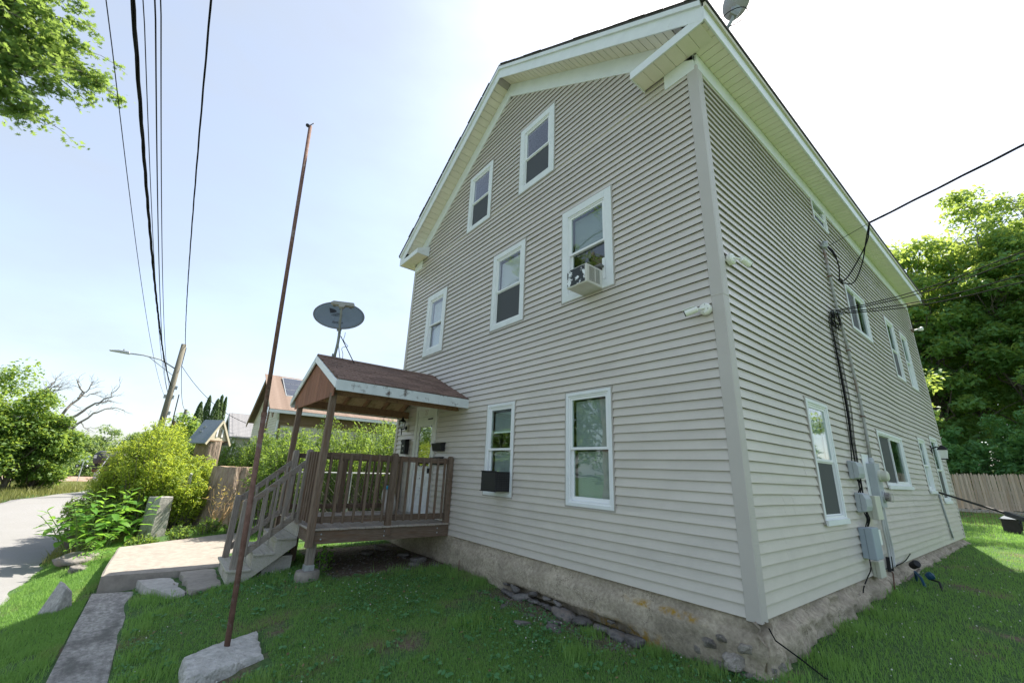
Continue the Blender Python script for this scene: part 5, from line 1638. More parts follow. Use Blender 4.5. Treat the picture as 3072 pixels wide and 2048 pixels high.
# ------------------------------------------------------------------ big trees behind the back fence
RT_ = [  # x, y, H, rad, crown base, seed, label
    (-7.2, 36, 18.0, 4.6, .12, 1, 'maple behind the fence, nearest the house wall'),
    (-2.4, 36.5, 19.0, 4.4, .12, 2, 'tall maple with yellow lit top rising behind the eave'),
    (1.6, 37.5, 21.5, 4.4, .10, 13, 'tallest maple behind the stockade fence'),
    (5.8, 36.0, 19.5, 4.4, .10, 4, 'maple behind the fence at the right edge'),
    (3.6, 43, 22, 4.6, .2, 6, 'maple in the second row behind the tallest one'),
    (-1.6, 44, 19, 5.0, .2, 5, 'maple in the second row left of the tallest one'),
]
for x, y, H, rad, cb, sd, lab in RT_:
    make_tree('maple_tree', lab, 'tree', (x, y, T1(x, y)), H, rad, cb, 140, 33000, .32, L_MAPLE, sd, 'trees behind the back fence', .3, rc=1.15, flat=.5)
for i, (x, y, H) in enumerate(((-4.3, 31.6, 5.0), (-1.7, 31.3, 4.2), (.8, 31.8, 5.2), (3.0, 31.3, 4.4), (5.2, 31.8, 5.0))):
    make_tree('understory_shrub', ('leafy shrub over the fence, beside the house', 'dark shrub over the fence, second from the house', 'dark shrub over the fence above the black box', 'shrub over the fence, second from the right edge', 'shrub over the fence at the right edge')[i], 'shrub', (x, y, T1(x, y)), H, 1.7, .05, 60, 11000, .22, L_DARK, 40 + i, 'shrubs behind the back fence', .06, rc=.6)
for i, x in enumerate((-9, -3.5, 2, 7.5)):
    make_tree('backdrop_tree', ('leftmost', 'second', 'third', 'rightmost')[i] + ' tree of the last row far behind the fence', 'tree', (x, 52 + i % 2 * 2, T1(x, 52)), 15, 5.2, .0, 90, 16000, .42, L_DARK, 60 + i, 'last row of trees behind the fence', .3, rc=1.5)
make_tree('maple_tree', 'added maple shading the back lawn, half hidden by the back corner of the house', 'tree', (-3.4, 21.5, T1(-3.4, 21.5)), 13, 3.1, .3, 90, 20000, .24, L_MAPLE, 8, 'trees behind the back fence', .22, rc=.9, flat=.5)  # extra tree added so its crown keeps the sun off the back lawn
# bare twigs above the right hand crown
rngd = np.random.default_rng(9)
mb = MB()
bs = Vector((5.2, 40, 10))
def twig(mb, p, d, L_, r, depth, rng):
    q = p + d * L_
    pts = limb(mb, p, q, r, r * .55, rng, 4, .12, 4)
    if depth <= 0: return
    for k in range(3):
        nd = (d + Vector(rng.normal(size=3)) * .55 + Vector((0, 0, .1))).normalized()
        twig(mb, pts[2 + k if 2 + k < 5 else 4], nd, L_ * rng.uniform(.55, .8), r * .5, depth - 1, rng)
t = thing('dead_tree', 'bare dead branches above the maples at the right edge', 'tree', (5.0, 40, T1(5, 40)))
limb(mb, (5.0, 40, T1(5, 40)), (5.0, 40, 17), .25, .12, rngd, 7, .02, 6)
for k in range(4):
    twig(mb, Vector((5.0, 40, 16 + k * .4)), Vector((rngd.uniform(-.5, .5), 0, 1)).normalized(), 2.6, .09, 3, rngd)
mb.build('branches', DEADW, t)

# ------------------------------------------------------------------ oak boughs top left (trunk across the road)
OAK = thing('oak_tree', 'pin oak whose leafy boughs hang in at the top left', 'tree', (-14.0, -15.5, T1(-14, -15.5)))
rngo = np.random.default_rng(12)
mb = MB()
ob = Vector((-14.0, -15.5, -1.5)); ot = Vector((-14.2, -15.0, 15))
limb(mb, ob, ot, .4, .15, rngo, 10, .02, 8)
boughs = [(292, 236, 19.0), (255, 215, 19.5), (128, 292, 19.0), (95, 262, 18.5), (232, 128, 20), (210, 60, 20.5), (190, 165, 18.5), (150, 95, 19), (60, 215, 18), (25, 150, 18.5), (100, 20, 20), (170, -20, 21), (40, 60, 19.5), (-60, 120, 18), (-80, 230, 18), (-60, -40, 20), (215, 245, 19.2), (10, 245, 18.4), (150, 210, 18.8), (70, 130, 19.4), (-150, 60, 18), (120, -80, 21), (180, 100, 20), (130, 150, 19), (60, 170, 18.6), (20, 200, 18.2), (90, 70, 19.5), (40, 10, 20), (240, 190, 19.3), (200, 20, 20.4), (0, 100, 18.8), (60, 275, 18.8)]
lc = []
for (px, py, dd_) in boughs:
    tip = pix(px, py, dd_)
    root = Vector((-14.1, -15.2, 8 + rngo.uniform(-1, 5)))
    inn = root.lerp(tip, .35) + Vector((0, 0, 1.4))
    pts = []
    for k in range(9):
        u = k / 8
        pts.append(root * (1 - u) ** 2 + inn * 2 * u * (1 - u) + tip * u * u)
    mb.tube(pts, [.07 * (1 - u / 8) + .006 for u in range(9)], 5)
    for k in range(44):
        u = .42 + .58 * rngo.random()
        p = root * (1 - u) ** 2 + inn * 2 * u * (1 - u) + tip * u * u
        e = p + Vector(rngo.normal(size=3)) * (.75 * (1.15 - u) + .10) + Vector((0, 0, -.12))
        mb.tube([p, p.lerp(e, .5) + Vector((0, 0, .05)), e], [.008, .006, .003], 3)
        for q in range(20):
            s_ = rngo.random()
            lc.append(np.array(p.lerp(e, .25 + .75 * s_)) + rngo.normal(size=3) * .09)
mb.build('trunk', TBARK, OAK, smooth=True)
lc = np.array(lc)
foliage('crown', lc, .155 * (rngo.random(len(lc)) * .6 + .7), L_OAK, OAK, rngo, 'oak', .6, .5)
# rest of its crown, out of the picture, that the windows mirror
g = rngo.normal(size=(9000, 3)); g /= np.linalg.norm(g, axis=1)[:, None]
cl = np.array([-13.5, -16.5, 10.5]) + rngo.normal(size=(60, 3)) * np.array([3.0, 2.6, 2.4])
cc_ = cl[rngo.integers(0, 60, 9000)] + g * rngo.random((9000, 1)) * 1.0
far = np.array([(Vector(c_) - CAM_LOC).normalized().dot(F_) < .55 for c_ in cc_])
cc_ = cc_[far]
foliage('crown_rear', cc_, .2 * (rngo.random(len(cc_)) * .6 + .7), L_OAK, OAK, rngo, 'oak', .6, .5)
# trees across the road and on the right that the panes reflect
make_tree('street_tree', 'broad tree across the road that the ground floor windows mirror', 'tree', (-19, -22, -1.3), 17, 6.0, .06, 90, 15000, .40, L_OAK, 71, None, .3, rc=1.5)
make_tree('street_tree', 'second tree across the road, mirrored in the air conditioner window', 'tree', (-31, -20.5, -1.3), 12, 4.6, .06, 70, 12000, .36, L_OAK, 72, None, .3, rc=1.3)
make_tree('garden_tree', 'tree beyond the right edge, mirrored in the side windows', 'tree', (9.2, 23, -.1), 7.5, 2.8, .03, 70, 12000, .30, L_MAPLE, 73, None, .3, rc=1.1)
make_tree('garden_tree', 'further tree beyond the right edge, mirrored in the far side windows', 'tree', (13.5, 28.5, .0), 15, 4.4, .03, 70, 12000, .34, L_MAPLE, 74, None, .3, rc=1.3)

# ------------------------------------------------------------------ left: hedge, stump, weeds
SP = [(-13.6, -4.45, 1.15, .75, 2.55, 'bright yellow green spirea at the street end of the hedge'),
      (-14.6, -4.4, 1.3, .75, 2.8, 'tallest spirea of the hedge below the utility pole'),
      (-13.9, -3.45, 1.0, .75, 1.65, 'spirea hedge shrub in front of the little house stump'),
      (-16.2, -4.55, 1.3, .75, 2.4, 'spirea shrub at the back of the hedge by the road'),
      (-14.3, -5.1, 1.0, .6, 2.25, 'spirea shrub leaning over the road edge at the left of the hedge'),
      (-12.9, -3.75, .8, .7, 1.5, 'low spirea between the granite post and the big stump')]
for i, (x, y, rx_, ry_, h, lab) in enumerate(SP):
    arching_shrub('spirea_shrub', lab, (x, y, T1(x, y)), rx_, ry_, h * 1.08, 140, 105, .09, L_SPIR, 100 + i, 'spirea shrubs of the hedge')
arching_shrub('dark_shrub', 'darker shrub drooping over the road edge below the hedge', (-13.1, -5.35, T1(-13.1, -5.35)), .9, .6, 1.35, 70, 70, .085, L_SHRB, 120)
# broad leaved weed clump: every leaf its own piece
tm, _fold = SHAPES['round']
def leaf_piece(name, L_, W_, m_, seed):
    r = random.Random(seed); n_ = 6; vs_, fs = [], []
    for i in range(n_ + 1):
        t = i / n_
        w = W_ * math.sin(math.pi * min(1, t * .97 + .03)) ** .8 * (1 - .25 * t)
        z = -.22 * L_ * t * t + .08 * L_ * t
        vs_ += [(t * L_, -w, z + .25 * w), (t * L_, 0, z), (t * L_, w, z + .25 * w)]
    for i in range(n_):
        a = i * 3
        fs += [(a, a + 1, a + 4, a + 3), (a + 1, a + 2, a + 5, a + 4)]
    me = bpy.data.meshes.new(name); me.from_pydata(vs_, [], fs); me.update()
    at = me.attributes.new('var', 'FLOAT', 'POINT'); v0 = r.random(); at.data.foreach_set('value', [v0] * len(vs_))
    me.materials.append(m_); me.polygons.foreach_set('use_smooth', [True] * len(fs))
    return me
LP = [leaf_piece('leaf', .27, .062, L_POKE, i) for i in range(5)]
rw = random.Random(77)
def broad_weed(label, loc, R0, H, nst, nl, sc=1.0):
    loc = Vector(loc); t = thing('broad_leaf_weed', label, 'plant', loc)
    for i in range(nst):
        a = rw.uniform(0, 6.28); rr = math.sqrt(rw.random()) * R0
        base = loc + Vector((math.cos(a) * rr * .5, math.sin(a) * rr * .5, -.05)); tip = loc + Vector((math.cos(a) * rr, math.sin(a) * rr, H * (1 - .45 * (rr / R0) ** 2) * rw.uniform(.85, 1.1)))
        MB().tube([base, base.lerp(tip, .5) + Vector((0, 0, .08)), tip], [.012, .009, .005], 5).build('stem', mat('green_stem', (.12, .17, .05), rough=.6) if 'green_stem' not in bpy.data.materials else bpy.data.materials['green_stem'], t)
        for k in range(nl):
            u = .3 + .7 * k / (nl - 1)
            p = base.lerp(tip, u)
            o = bpy.data.objects.new('leaf', rw.choice(LP)); COL.objects.link(o); o.parent = t
            o.location = p - loc; s_ = sc * rw.uniform(.65, 1.1) * (1.0 if u < .9 else .6)
            o.rotation_euler = (rw.uniform(-.25, .25), rw.uniform(-.35, .35) - (.45 if u > .9 else 0), k * 2.4 + rw.uniform(-.4, .4)); o.scale = (s_, s_, s_)
    return t
broad_weed('lush broad leaved weed clump spilling over the verge', (-11.6, -4.95, T1(-11.6, -4.95)), 1.15, 1.25, 17, 12, 1.25)
broad_weed('second broad leaved clump close behind the granite post', (-13.0, -4.55, T1(-13, -4.55)), .8, 1.45, 9, 10, 1.15)
# pinnate sumac seedlings
LS = [leaf_piece('leaflet', .10, .018, L_POKE, 20 + i) for i in range(3)]
def sumac(label, loc, n, L_, seed, up=.5):
    r = random.Random(seed); loc = Vector(loc); t = thing('sumac_seedling', label, 'plant', loc, 'sumac seedlings on the verge')
    MB().tube([loc - Vector((0, 0, .05)), loc + Vector((0, 0, L_ * up))], .007, 5).build('stem', bpy.data.materials['green_stem'], t)
    for k in range(n):
        a = k * 2.4 + r.uniform(-.3, .3); d = Vector((math.cos(a), math.sin(a), r.uniform(.1, .5))).normalized()
        p0 = loc + Vector((0, 0, L_ * up * r.uniform(.6, 1)))
        tip = p0 + d * L_ * .9 - Vector((0, 0, .12))
        MB().tube([p0, p0.lerp(tip, .5) + Vector((0, 0, .06)), tip], .004, 4).build('leaf_stalk', bpy.data.materials['green_stem'], t)
        sd = d.cross(Vector((0, 0, 1))).normalized()
        for j in range(6):
            u = .25 + .75 * j / 5
            q = p0.lerp(tip, u) + Vector((0, 0, .06 * 4 * u * (1 - u)))
            for s_ in (-1, 1):
                o = bpy.data.objects.new('leaflet', r.choice(LS)); COL.objects.link(o); o.parent = t; o.location = q - loc
                o.rotation_euler = (0, .25, math.atan2(sd.y * s_ + d.y * .4, sd.x * s_ + d.x * .4)); k2 = L_ * 2.2 * r.uniform(.8, 1.1); o.scale = (k2, k2, k2)
sumac('sumac seedling at the corner of the concrete landing', (-9.95, -4.80, T1(-9.95, -4.8)), 7, .42, 3)
sumac('sumac seedling leaning over the road side of the weeds', (-10.9, -5.0, T1(-10.9, -5.0)), 6, .45, 4, .9)
# weeds along the slab's back edge, dry stalks
for i, (x, y, h, lab) in enumerate(((-10.8, -3.6, .35, 'small weed tuft at the back corner of the landing'), (-11.3, -3.1, .4, 'leafy weed tuft in front of the big stump'), (-11.2, -2.5, .32, 'weed tuft at the far end of the landing edge'), (-10.6, -4.25, .3, 'weed tuft below the granite post'))):
    arching_shrub('weed_tuft', lab, (x, y, T1(x, y)), .35, .3, h, 26, 26, .06, L_SHRB, 140 + i, 'weeds behind the landing', 'plant', 'rhomb')
DS = thing('dry_stalks', 'golden dried stalks standing before the big stump', 'plant', (-11.9, -2.85, T1(-11.9, -2.85)))
STRAW = mat('straw', (.42, .28, .13), (.55, .38, .2), rough=.8, scale=8)
mb = MB(); rd = np.random.default_rng(31)
for i in range(16):
    a = rd.uniform(0, 6.28); b0_ = Vector((-11.9, -2.85, T1(-11.9, -2.85) - .03)); tp = b0_ + Vector((math.cos(a) * .28, math.sin(a) * .28, rd.uniform(.55, 1.05)))
    ps = limb(mb, b0_, tp, .012, .005, rd, 4, .12, 5)
    for k in (2, 3, 4): limb(mb, ps[k], ps[k] + Vector(rd.normal(size=3)) * .1 + Vector((0, 0, .12)), .004, .002, rd, 3, .1, 3)
mb.build('stalk', STRAW, DS); bpy.data.objects[list(WL)[-1]]['kind'] = 'stuff'
lc2 = np.array([(-11.9, -2.85, .25)] * 60) + rd.normal(size=(60, 3)) * np.array([.22, .22, .14])
foliage('dry_leaf', lc2, .07 + rd.random(60) * .06, leaf_mat('dry_leaf', (.35, .24, .06), (.55, .42, .12), (.5, .42, .1), .4), DS, rd, 'lance')['kind'] = 'stuff'


# tree stumps
def stump(name, label, c, r0, r1, z0, z1, seed, par=None, lean=(0, 0)):
    r = np.random.default_rng(seed); n_, m_ = 40, 14; vs_ = []
    c = Vector(c)
    for j in range(m_ + 1):
        t = j / m_
        rr = r0 + (r1 - r0) * t ** .6
        for k in range(n_):
            a = 2 * math.pi * k / n_
            ridg = 1 + .075 * math.sin(a * 5 + seed) + .05 * math.sin(a * 11 + t * 2.2) + .035 * fnz(a * 2, t * 5, seed, 1.6) + .03 * math.sin(a * 23 + 3 * math.sin(t * 4))
            vs_.append((c.x + lean[0] * t + math.cos(a) * rr * ridg, c.y + lean[1] * t + math.sin(a) * rr * ridg, z0 + (z1 - z0) * t + (.02 * fnz(math.cos(a) * 2, math.sin(a) * 2, 3) if j == m_ else 0)))
    fs = [(j * n_ + k, j * n_ + (k + 1) % n_, (j + 1) * n_ + (k + 1) % n_, (j + 1) * n_ + k) for j in range(m_) for k in range(n_)]
    t_ = thing(name, label, 'stump', (c.x, c.y, z0))
    MB().add(vs_, fs).build('bark', BARK, t_, smooth=True)
    top = [Vector(v) for v in vs_[-n_:]]
    cc2 = sum(top, Vector()) / n_
    MB().add([tuple(v) for v in top] + [tuple(cc2 + Vector((0, 0, -.01)))], [(k, (k + 1) % n_, n_) for k in range(n_)]).build('cut_face', mat('cut_wood', (.40, .29, .19), (.30, .21, .14), rough=.9, scale=14) if 'cut_wood' not in bpy.data.materials else bpy.data.materials['cut_wood'], t_)
    return t_


stump('tree_stump', 'massive sawn tree stump with furrowed bark behind the landing', (-13.0, -2.62, 0), .72, .47, T1(-13, -2.6) - .1, .93, 3)
bh = Vector((-16.1, -3.19, 1.68))
stump('tree_stump', 'taller grey stump carrying the little cottage roof', (bh.x, bh.y, 0), .42, .34, T1(bh.x, bh.y) - .1, bh.z + .02, 8)
COT = thing('cottage_birdhouse', 'little cottage with slate blue roof on top of a tree stump', 'birdhouse', bh)
nn_ = Vector((.72, .69, 0)).normalized(); sd_ = Vector((-nn_.y, nn_.x, 0))
def cot(a, b, z): return bh + nn_ * a + sd_ * b + Vector((0, 0, z))
W2, HR, LL = .40, .70, .64
CW_ = mat('cottage_cream', (.66, .60, .46), (.60, .54, .41), rough=.6, scale=3)
MB().add([cot(.31, -W2, .04), cot(.31, W2, .04), cot(.31, 0, HR - .03), cot(-.34, -W2, .04), cot(-.34, W2, .04), cot(-.34, 0, HR - .03)], [(0, 1, 2), (5, 4, 3), (0, 2, 5, 3), (1, 4, 5, 2), (0, 3, 4, 1)]).build('cottage_wall', CW_, COT)
SLB = mat('slate_blue_shingle', (.20, .235, .28), (.27, .31, .36), rough=.9, scale=40, bump=.4, bscale=60)
for s_ in (-1, 1):
    a0, a1 = .34, -.38
    vs_ = [cot(a0, 0, HR), cot(a1, 0, HR), cot(a1, s_ * (W2 + .12), -.10), cot(a0, s_ * (W2 + .12), -.10)]
    up_ = Vector((0, 0, .03))
    MB().add([*vs_, *[v + up_ for v in vs_]], [(0, 1, 2, 3), (7, 6, 5, 4), (0, 4, 5, 1), (1, 5, 6, 2), (2, 6, 7, 3), (3, 7, 4, 0)]).build('cottage_roof', SLB, COT)
    MB().beam(cot(a0 + .01, 0, HR - .01), cot(a0 + .01, s_ * (W2 + .12), -.11), .03, .07).build('rake_trim', CW_, COT)
MB().box(-.5, .5, -.5, .5, -.02, .02)
MB().add([cot(-.36, -W2 - .02, .0), cot(.32, -W2 - .02, .0), cot(.32, W2 + .02, .0), cot(-.36, W2 + .02, .0), cot(-.36, -W2 - .02, .04), cot(.32, -W2 - .02, .04), cot(.32, W2 + .02, .04), cot(-.36, W2 + .02, .04)], [(0, 3, 2, 1), (4, 5, 6, 7), (0, 1, 5, 4), (1, 2, 6, 5), (2, 3, 7, 6), (3, 0, 4, 7)]).build('platform', TANTRIM, COT)
def cbox(b0_, b1_, z0_, z1_, a0_, a1_, nm, m_):
    MB().add([cot(a, b, z) for a in (a0_, a1_) for b, z in ((b0_, z0_), (b1_, z0_), (b1_, z1_), (b0_, z1_))], [(0, 1, 2, 3), (7, 6, 5, 4), (0, 4, 5, 1), (1, 5, 6, 2), (2, 6, 7, 3), (3, 7, 4, 0)]).build(nm, m_, COT)
cbox(-.07, .07, .17, .40, .312, .322, 'cottage_window', mat('olive_pane', (.12, .12, .09), rough=.4))
cbox(-.145, -.08, .15, .42, .312, .326, 'shutter', VINYLW); cbox(.08, .145, .15, .42, .312, .326, 'shutter', VINYLW)
for u, v in ((.35, -.05), (.55, -.16)):
    p = cot(.34 - .5, (W2 + .12) * -u, HR - (HR + .1) * u + .05)
    MB().box(p.x - .045, p.x + .045, p.y - .03, p.y + .03, p.z - .02, p.z + .035).build('roof_vent', GALV, COT)

# leaning metal post and chain link fence
LPST = thing('fence_post', 'bent grey metal post leaning by the granite gate post', 'post', (-12.9, -3.9, T1(-12.9, -3.9)))
MB().tube([(-12.95, -3.98, T1(-12.9, -3.9) - .1), (-12.6, -3.62, .72)], .035, 8).build('tube', GALV, LPST)
MB().tube([(-12.7, -3.6, T1(-12.7, -3.6) - .1), (-12.6, -3.6, .60)], .014, 6).build('brace', GALV, LPST)
CLF = thing('chain_link_fence', 'rusty chain link fence between the porch and the bushes', 'fence', (-9.3, -1.2, T1(-9.3, -1.2)))
fy0, fy1, fx, zt0, zb0 = -2.05, 2.2, -9.3, .90, -.50
MB().tube([(fx, fy0, zt0), (fx, fy1, zt0 + .05)], .02, 8).build('top_rail', GALV, CLF)
for y in (-2.0, -.5, 1.1):
    MB().tube([(fx, y, -.8), (fx, y, zt0 + .05)], .026, 8).build('line_post', GALV, CLF)
mb = MB(); st = .085
q = fy0 - (zt0 - zb0)
while q < fy1:
    for s_ in (1, -1):
        ya_, yb_ = (q, q + (zt0 - zb0)) if s_ > 0 else (q + (zt0 - zb0), q)
        za_, zb_ = zb0, zt0
        # clip to the panel
        def clip(yv): return (yv - ya_) / (yb_ - ya_)
        t0, t1 = 0, 1
        lo_, hi_ = sorted((clip(fy0), clip(fy1)))
        t0, t1 = max(t0, lo_), min(t1, hi_)
        if t1 - t0 > .03:
            mb.tube([(fx + .004 * s_, ya_ + (yb_ - ya_) * t0, za_ + (zb_ - za_) * t0), (fx + .004 * s_, ya_ + (yb_ - ya_) * t1, za_ + (zb_ - za_) * t1)], .0028, 3, cap=False)
    q += st
tag(mb.build('wire_mesh', mat('dull_wire', (.16, .15, .14), rough=.7), CLF), kind='stuff')
# shrubs behind the porch and before the neighbour's house
HB = [(-11.0, -1.6, 1.0, 1.0, 2.1), (-11.4, .2, 1.1, 1.0, 2.35), (-13.2, -1.2, 1.0, .9, 2.25), (-12.5, 1.6, 1.1, 1.1, 2.6), (-10.6, 1.2, .9, .9, 2.2), (-14.8, -1.6, 1.0, .8, 2.2), (-10.6, 2.9, 1.2, 1.2, 3.1), (-15.2, .4, 1.1, 1.1, 2.6), (-15.0, 2.6, 1.2, 1.2, 2.7), (-14.5, 4.6, 1.2, 1.2, 2.9), (-16.8, -1.7, 1.1, .8, 2.1), (-19.5, -2.3, 1.2, .8, 2.1)]
HL = ['bush behind the porch stairs', 'bush filling the gap below the porch roof', 'bush between the big stump and the neighbouring house', 'bush against the neighbouring house wall', 'bush close behind the chain link fence', 'bush left of the neighbouring gable', 'tall bush beside the porch door', 'bush in front of the neighbouring front corner', 'bush under the middle of the neighbouring eave', 'bush at the far end of the neighbouring wall', 'bush right of the cottage stump', 'bush in front of the grey roofed house']
for i, (x, y, a, b, h) in enumerate(HB):
    arching_shrub('garden_bush', HL[i], (x, y, T1(x, y)), a, b, h * 1.22, 110, 90, .10, L_SHRB, 160 + i, 'bushes behind the porch')
arching_shrub('fern_weed', 'small nettle like weed growing under the porch edge', (-5.75, -1.95, T1(-5.75, -1.95)), .16, .14, .34, 14, 16, .06, L_POKE, 190, None, 'plant', 'rhomb')
# ------------------------------------------------------------------ neighbouring houses
NB = thing('neighbour_house', 'cream sided house with tan shingle roof and brown trim behind the porch', 'house', (-20.5, 4, -.5))
nx1, nx0, ny0, ny1, nez, nrz = -17.3, -23.7, -1.05, 9.0, 3.05, 4.95
nrx = (nx0 + nx1) / 2
MB().prism([(nx0, -.8), (nx1, -.8), (nx1, nez), (nrx, nrz - .1), (nx0, nez)], 'y', ny0, ny1).build('wall', CREAM, NB)
lb = None
z = -.5
while z < 2.5:
    if lb is None:
        lb = MB().prism([(nx1, z), (nx1 + .022, z), (nx1 + .004, z + .115), (nx1, z + .115)], 'y', ny0, ny1).build('siding_board', CREAM, NB, loc=(nx1, 4, z))
    else: inst(lb, 'siding_board', NB, (nx1, 4, z))
    z += .115
z = -.5; 
while z < 4.6:
    hw = 3.2 if z < nez else max(.1, (nrz - .15 - z) / (nrz - nez) * 3.2)
    MB().prism([(ny0, z), (ny0 - .022, z), (ny0 - .004, z + .115), (ny0, z + .115)], 'x', nrx - hw, nrx + hw).build('siding_board', CREAM, NB)
    z += .115
MB().box(nx1 + .001, nx1 + .045, ny0 - .03, ny1, 2.52, 2.98).build('frieze_band', TANTRIM, NB)
MB().box(nx1 + .045, nx1 + .10, ny0 - .05, ny1, 2.62, 2.68).build('band_moulding', TANTRIM, NB)
MB().box(nx1, nx1 + .03, ny0 - .03, ny0 + .12, -.5, 2.52).build('corner_board', TANTRIM, NB)
rs_ = (nrz - nez) / (nx1 - nrx)
for sgn in (1, -1):
    xe = nrx + sgn * (nx1 - nrx + .35); ze = nez - .35 * rs_ + .12
    MB().prism([(nrx, nrz), (xe, ze), (xe, ze + .06), (nrx, nrz + .06)], 'y', ny0 - .28, ny1 + .4).build('roof', SHT, NB)
    MB().prism([(nrx, nrz - .2), (xe, ze - .2), (xe, ze - .01), (nrx, nrz - .01)], 'y', ny0 - .29, ny0 - .25).build('rake_board', TANTRIM, NB)
    # shingle courses
    Ls = math.hypot(xe - nrx, nrz - ze); c0 = None
    if sgn > 0:
        for c in range(int(Ls / .17)):
            t = (c + .5) * .17 / Ls
            cx, cz = nrx + (xe - nrx) * t, nrz + .066 + (ze - nrz) * t
            if c0 is None:
                c0 = MB().box(-.09, .09, -5.45, 5.45, -.006, .008).build('shingle_course', SHT, None, (0, 0, 0)); c0.parent = NB; c0.location = Vector((cx, 4, cz)) - wl(NB); c0.rotation_euler = (0, math.atan(rs_) - .035, 0)
            else: inst(c0, 'shingle_course', NB, (cx, 4, cz), (0, math.atan(rs_) - .035, 0))
MB().box(nx1 + .34, nx1 + .46, ny0 - .42, ny1 + .4, nez - .10, nez + .02).build('gutter', WHITE, NB)
MB().tube([(nx1 + .38, ny0 - .1, nez - .1), (nx1 + .12, ny0 - .02, nez - .35), (nx1 + .06, ny0 - .0, 2.0), (nx1 + .06, ny0, -.4)], .04, 8).build('downspout', WHITE, NB)
for wx in (-20.9, -19.9):
    w_ = MB().box(wx - .36, wx + .36, ny0 - .06, ny0 - .01, 2.35, 3.55).build('window', TANTRIM, NB)
    MB().box(wx - .28, wx + .28, ny0 - .075, ny0 - .061, 2.43, 3.47).build('pane', GLASS, w_)
    MB().box(wx - .28, wx + .28, ny0 - .085, ny0 - .076, 2.93, 2.97).build('meeting_rail', CREAM, w_)
MB().box(nx1 + .0, nx1 + .06, 3.1, 3.3, -.5, 2.5).build('downspout', WHITE, NB)
PVG = mat('solar_cell', (.035, .04, .055), (.05, .055, .07), rough=.25, scale=4, coat=.5)
for i in range(6):
    y0_ = -.75 + i * 1.02
    pv = thing('solar_panel', ('leftmost', 'second', 'third', 'fourth', 'fifth', 'sixth')[i] + ' dark solar panel from the left on the neighbouring roof', 'solar panel', (nrx + 1.6, y0_, nrz - .9), 'solar panels on the neighbouring roof')
    def rp(t, y, h): return (nrx + (nx1 - nrx) * t, y, nrz - (nrz - nez) * t + .12 + h)
    for j in range(1):
        t0, t1 = .10, .66
        a, b, c, d = rp(t0, y0_, .04), rp(t1, y0_, .04), rp(t1, y0_ + 1.0, .04), rp(t0, y0_ + 1.0, .04)
        dn_ = (0, 0, -.04)
        lo4 = [tuple(np.array(q) + np.array(dn_)) for q in (a, b, c, d)]
        MB().add([a, b, c, d] + lo4, [(0, 1, 2, 3), (7, 6, 5, 4), (0, 4, 5, 1), (1, 5, 6, 2), (2, 6, 7, 3), (3, 7, 4, 0)]).build('frame', GALV, pv)
    for k in range(3):
        t0 = .115 + k * .18; t1 = t0 + .172
        MB().add([rp(t0, y0_ + .03, .046), rp(t1, y0_ + .03, .046), rp(t1, y0_ + .97, .046), rp(t0, y0_ + .97, .046)], [(0, 1, 2, 3)]).build('cell_sheet', PVG, pv)

G2 = thing('grey_house', 'small grey roofed house beyond the cottage stump', 'house', (-32, 2, -.6))
gx1, gx0, gy0, gy1 = -29.5, -35.5, -1.25, 6
MB().prism([(gx0, -1.2), (gx1, -1.2), (gx1, 2.5), (-32.5, 4.0), (gx0, 2.5)], 'y', gy0, gy1).build('wall', mat('grey_siding', (.42, .41, .38), (.38, .37, .34), rough=.6, scale=2), G2)
lb = None; z = -1.0
while z < 2.35:
    if lb is None: lb = MB().prism([(gx1, z), (gx1 + .025, z), (gx1 + .004, z + .14), (gx1, z + .14)], 'y', gy0, gy1).build('siding_board', bpy.data.materials['grey_siding'], G2, loc=(gx1, 2, z))
    else: inst(lb, 'siding_board', G2, (gx1, 2, z))
    z += .14
for sgn in (1, -1):
    xe = -32.5 + sgn * 3.35
    MB().prism([(-32.5, 4.05), (xe, 2.38), (xe, 2.46), (-32.5, 4.14)], 'y', gy0 - .25, gy1 + .2).build('roof', SHG, G2)
    MB().prism([(-32.5, 3.9), (xe, 2.23), (xe, 2.37), (-32.5, 4.04)], 'y', gy0 - .27, gy0 - .22).build('rake_board', WHITE, G2)
c0 = None
for c in range(18):
    t = (c + .5) / 18; cx, cz = -32.5 + 3.3 * t, 4.15 - 1.66 * t
    if c0 is None:
        c0 = MB().box(-.10, .10, -3.75, 3.7, -.008, .01).build('shingle_course', SHG, None, (0, 0, 0)); c0.parent = G2; c0.location = Vector((cx, 2.4, cz)) - wl(G2); c0.rotation_euler = (0, .43, 0)
    else: inst(c0, 'shingle_course', G2, (cx, 2.4, cz), (0, .43, 0))
MB().tube([(gx1 + .08, gy0 + .05, 2.35), (gx1 + .08, gy0 + .05, -1)], .05, 8).build('downspout', WHITE, G2)
MB().box(gx1 - .02, gx1 + .05, gy0 + .4, gy0 + 1.0, .0, 1.1).build('window', DARKIN, G2)
G3 = thing('far_cottage', 'pale far cottage roof just left of the grey roofed house', 'house', (-38, -.8, -1))
MB().prism([(-41, -1.4), (-36, -1.4), (-36, 2.2), (-38.5, 3.6), (-41, 2.2)], 'y', -1.7, 3).build('wall', CREAM, G3)
for sgn in (1, -1):
    MB().prism([(-38.5, 3.62), (-38.5 + sgn * 2.8, 2.05), (-38.5 + sgn * 2.8, 2.13), (-38.5, 3.72)], 'y', -2.0, 3.2).build('roof', SHT, G3)

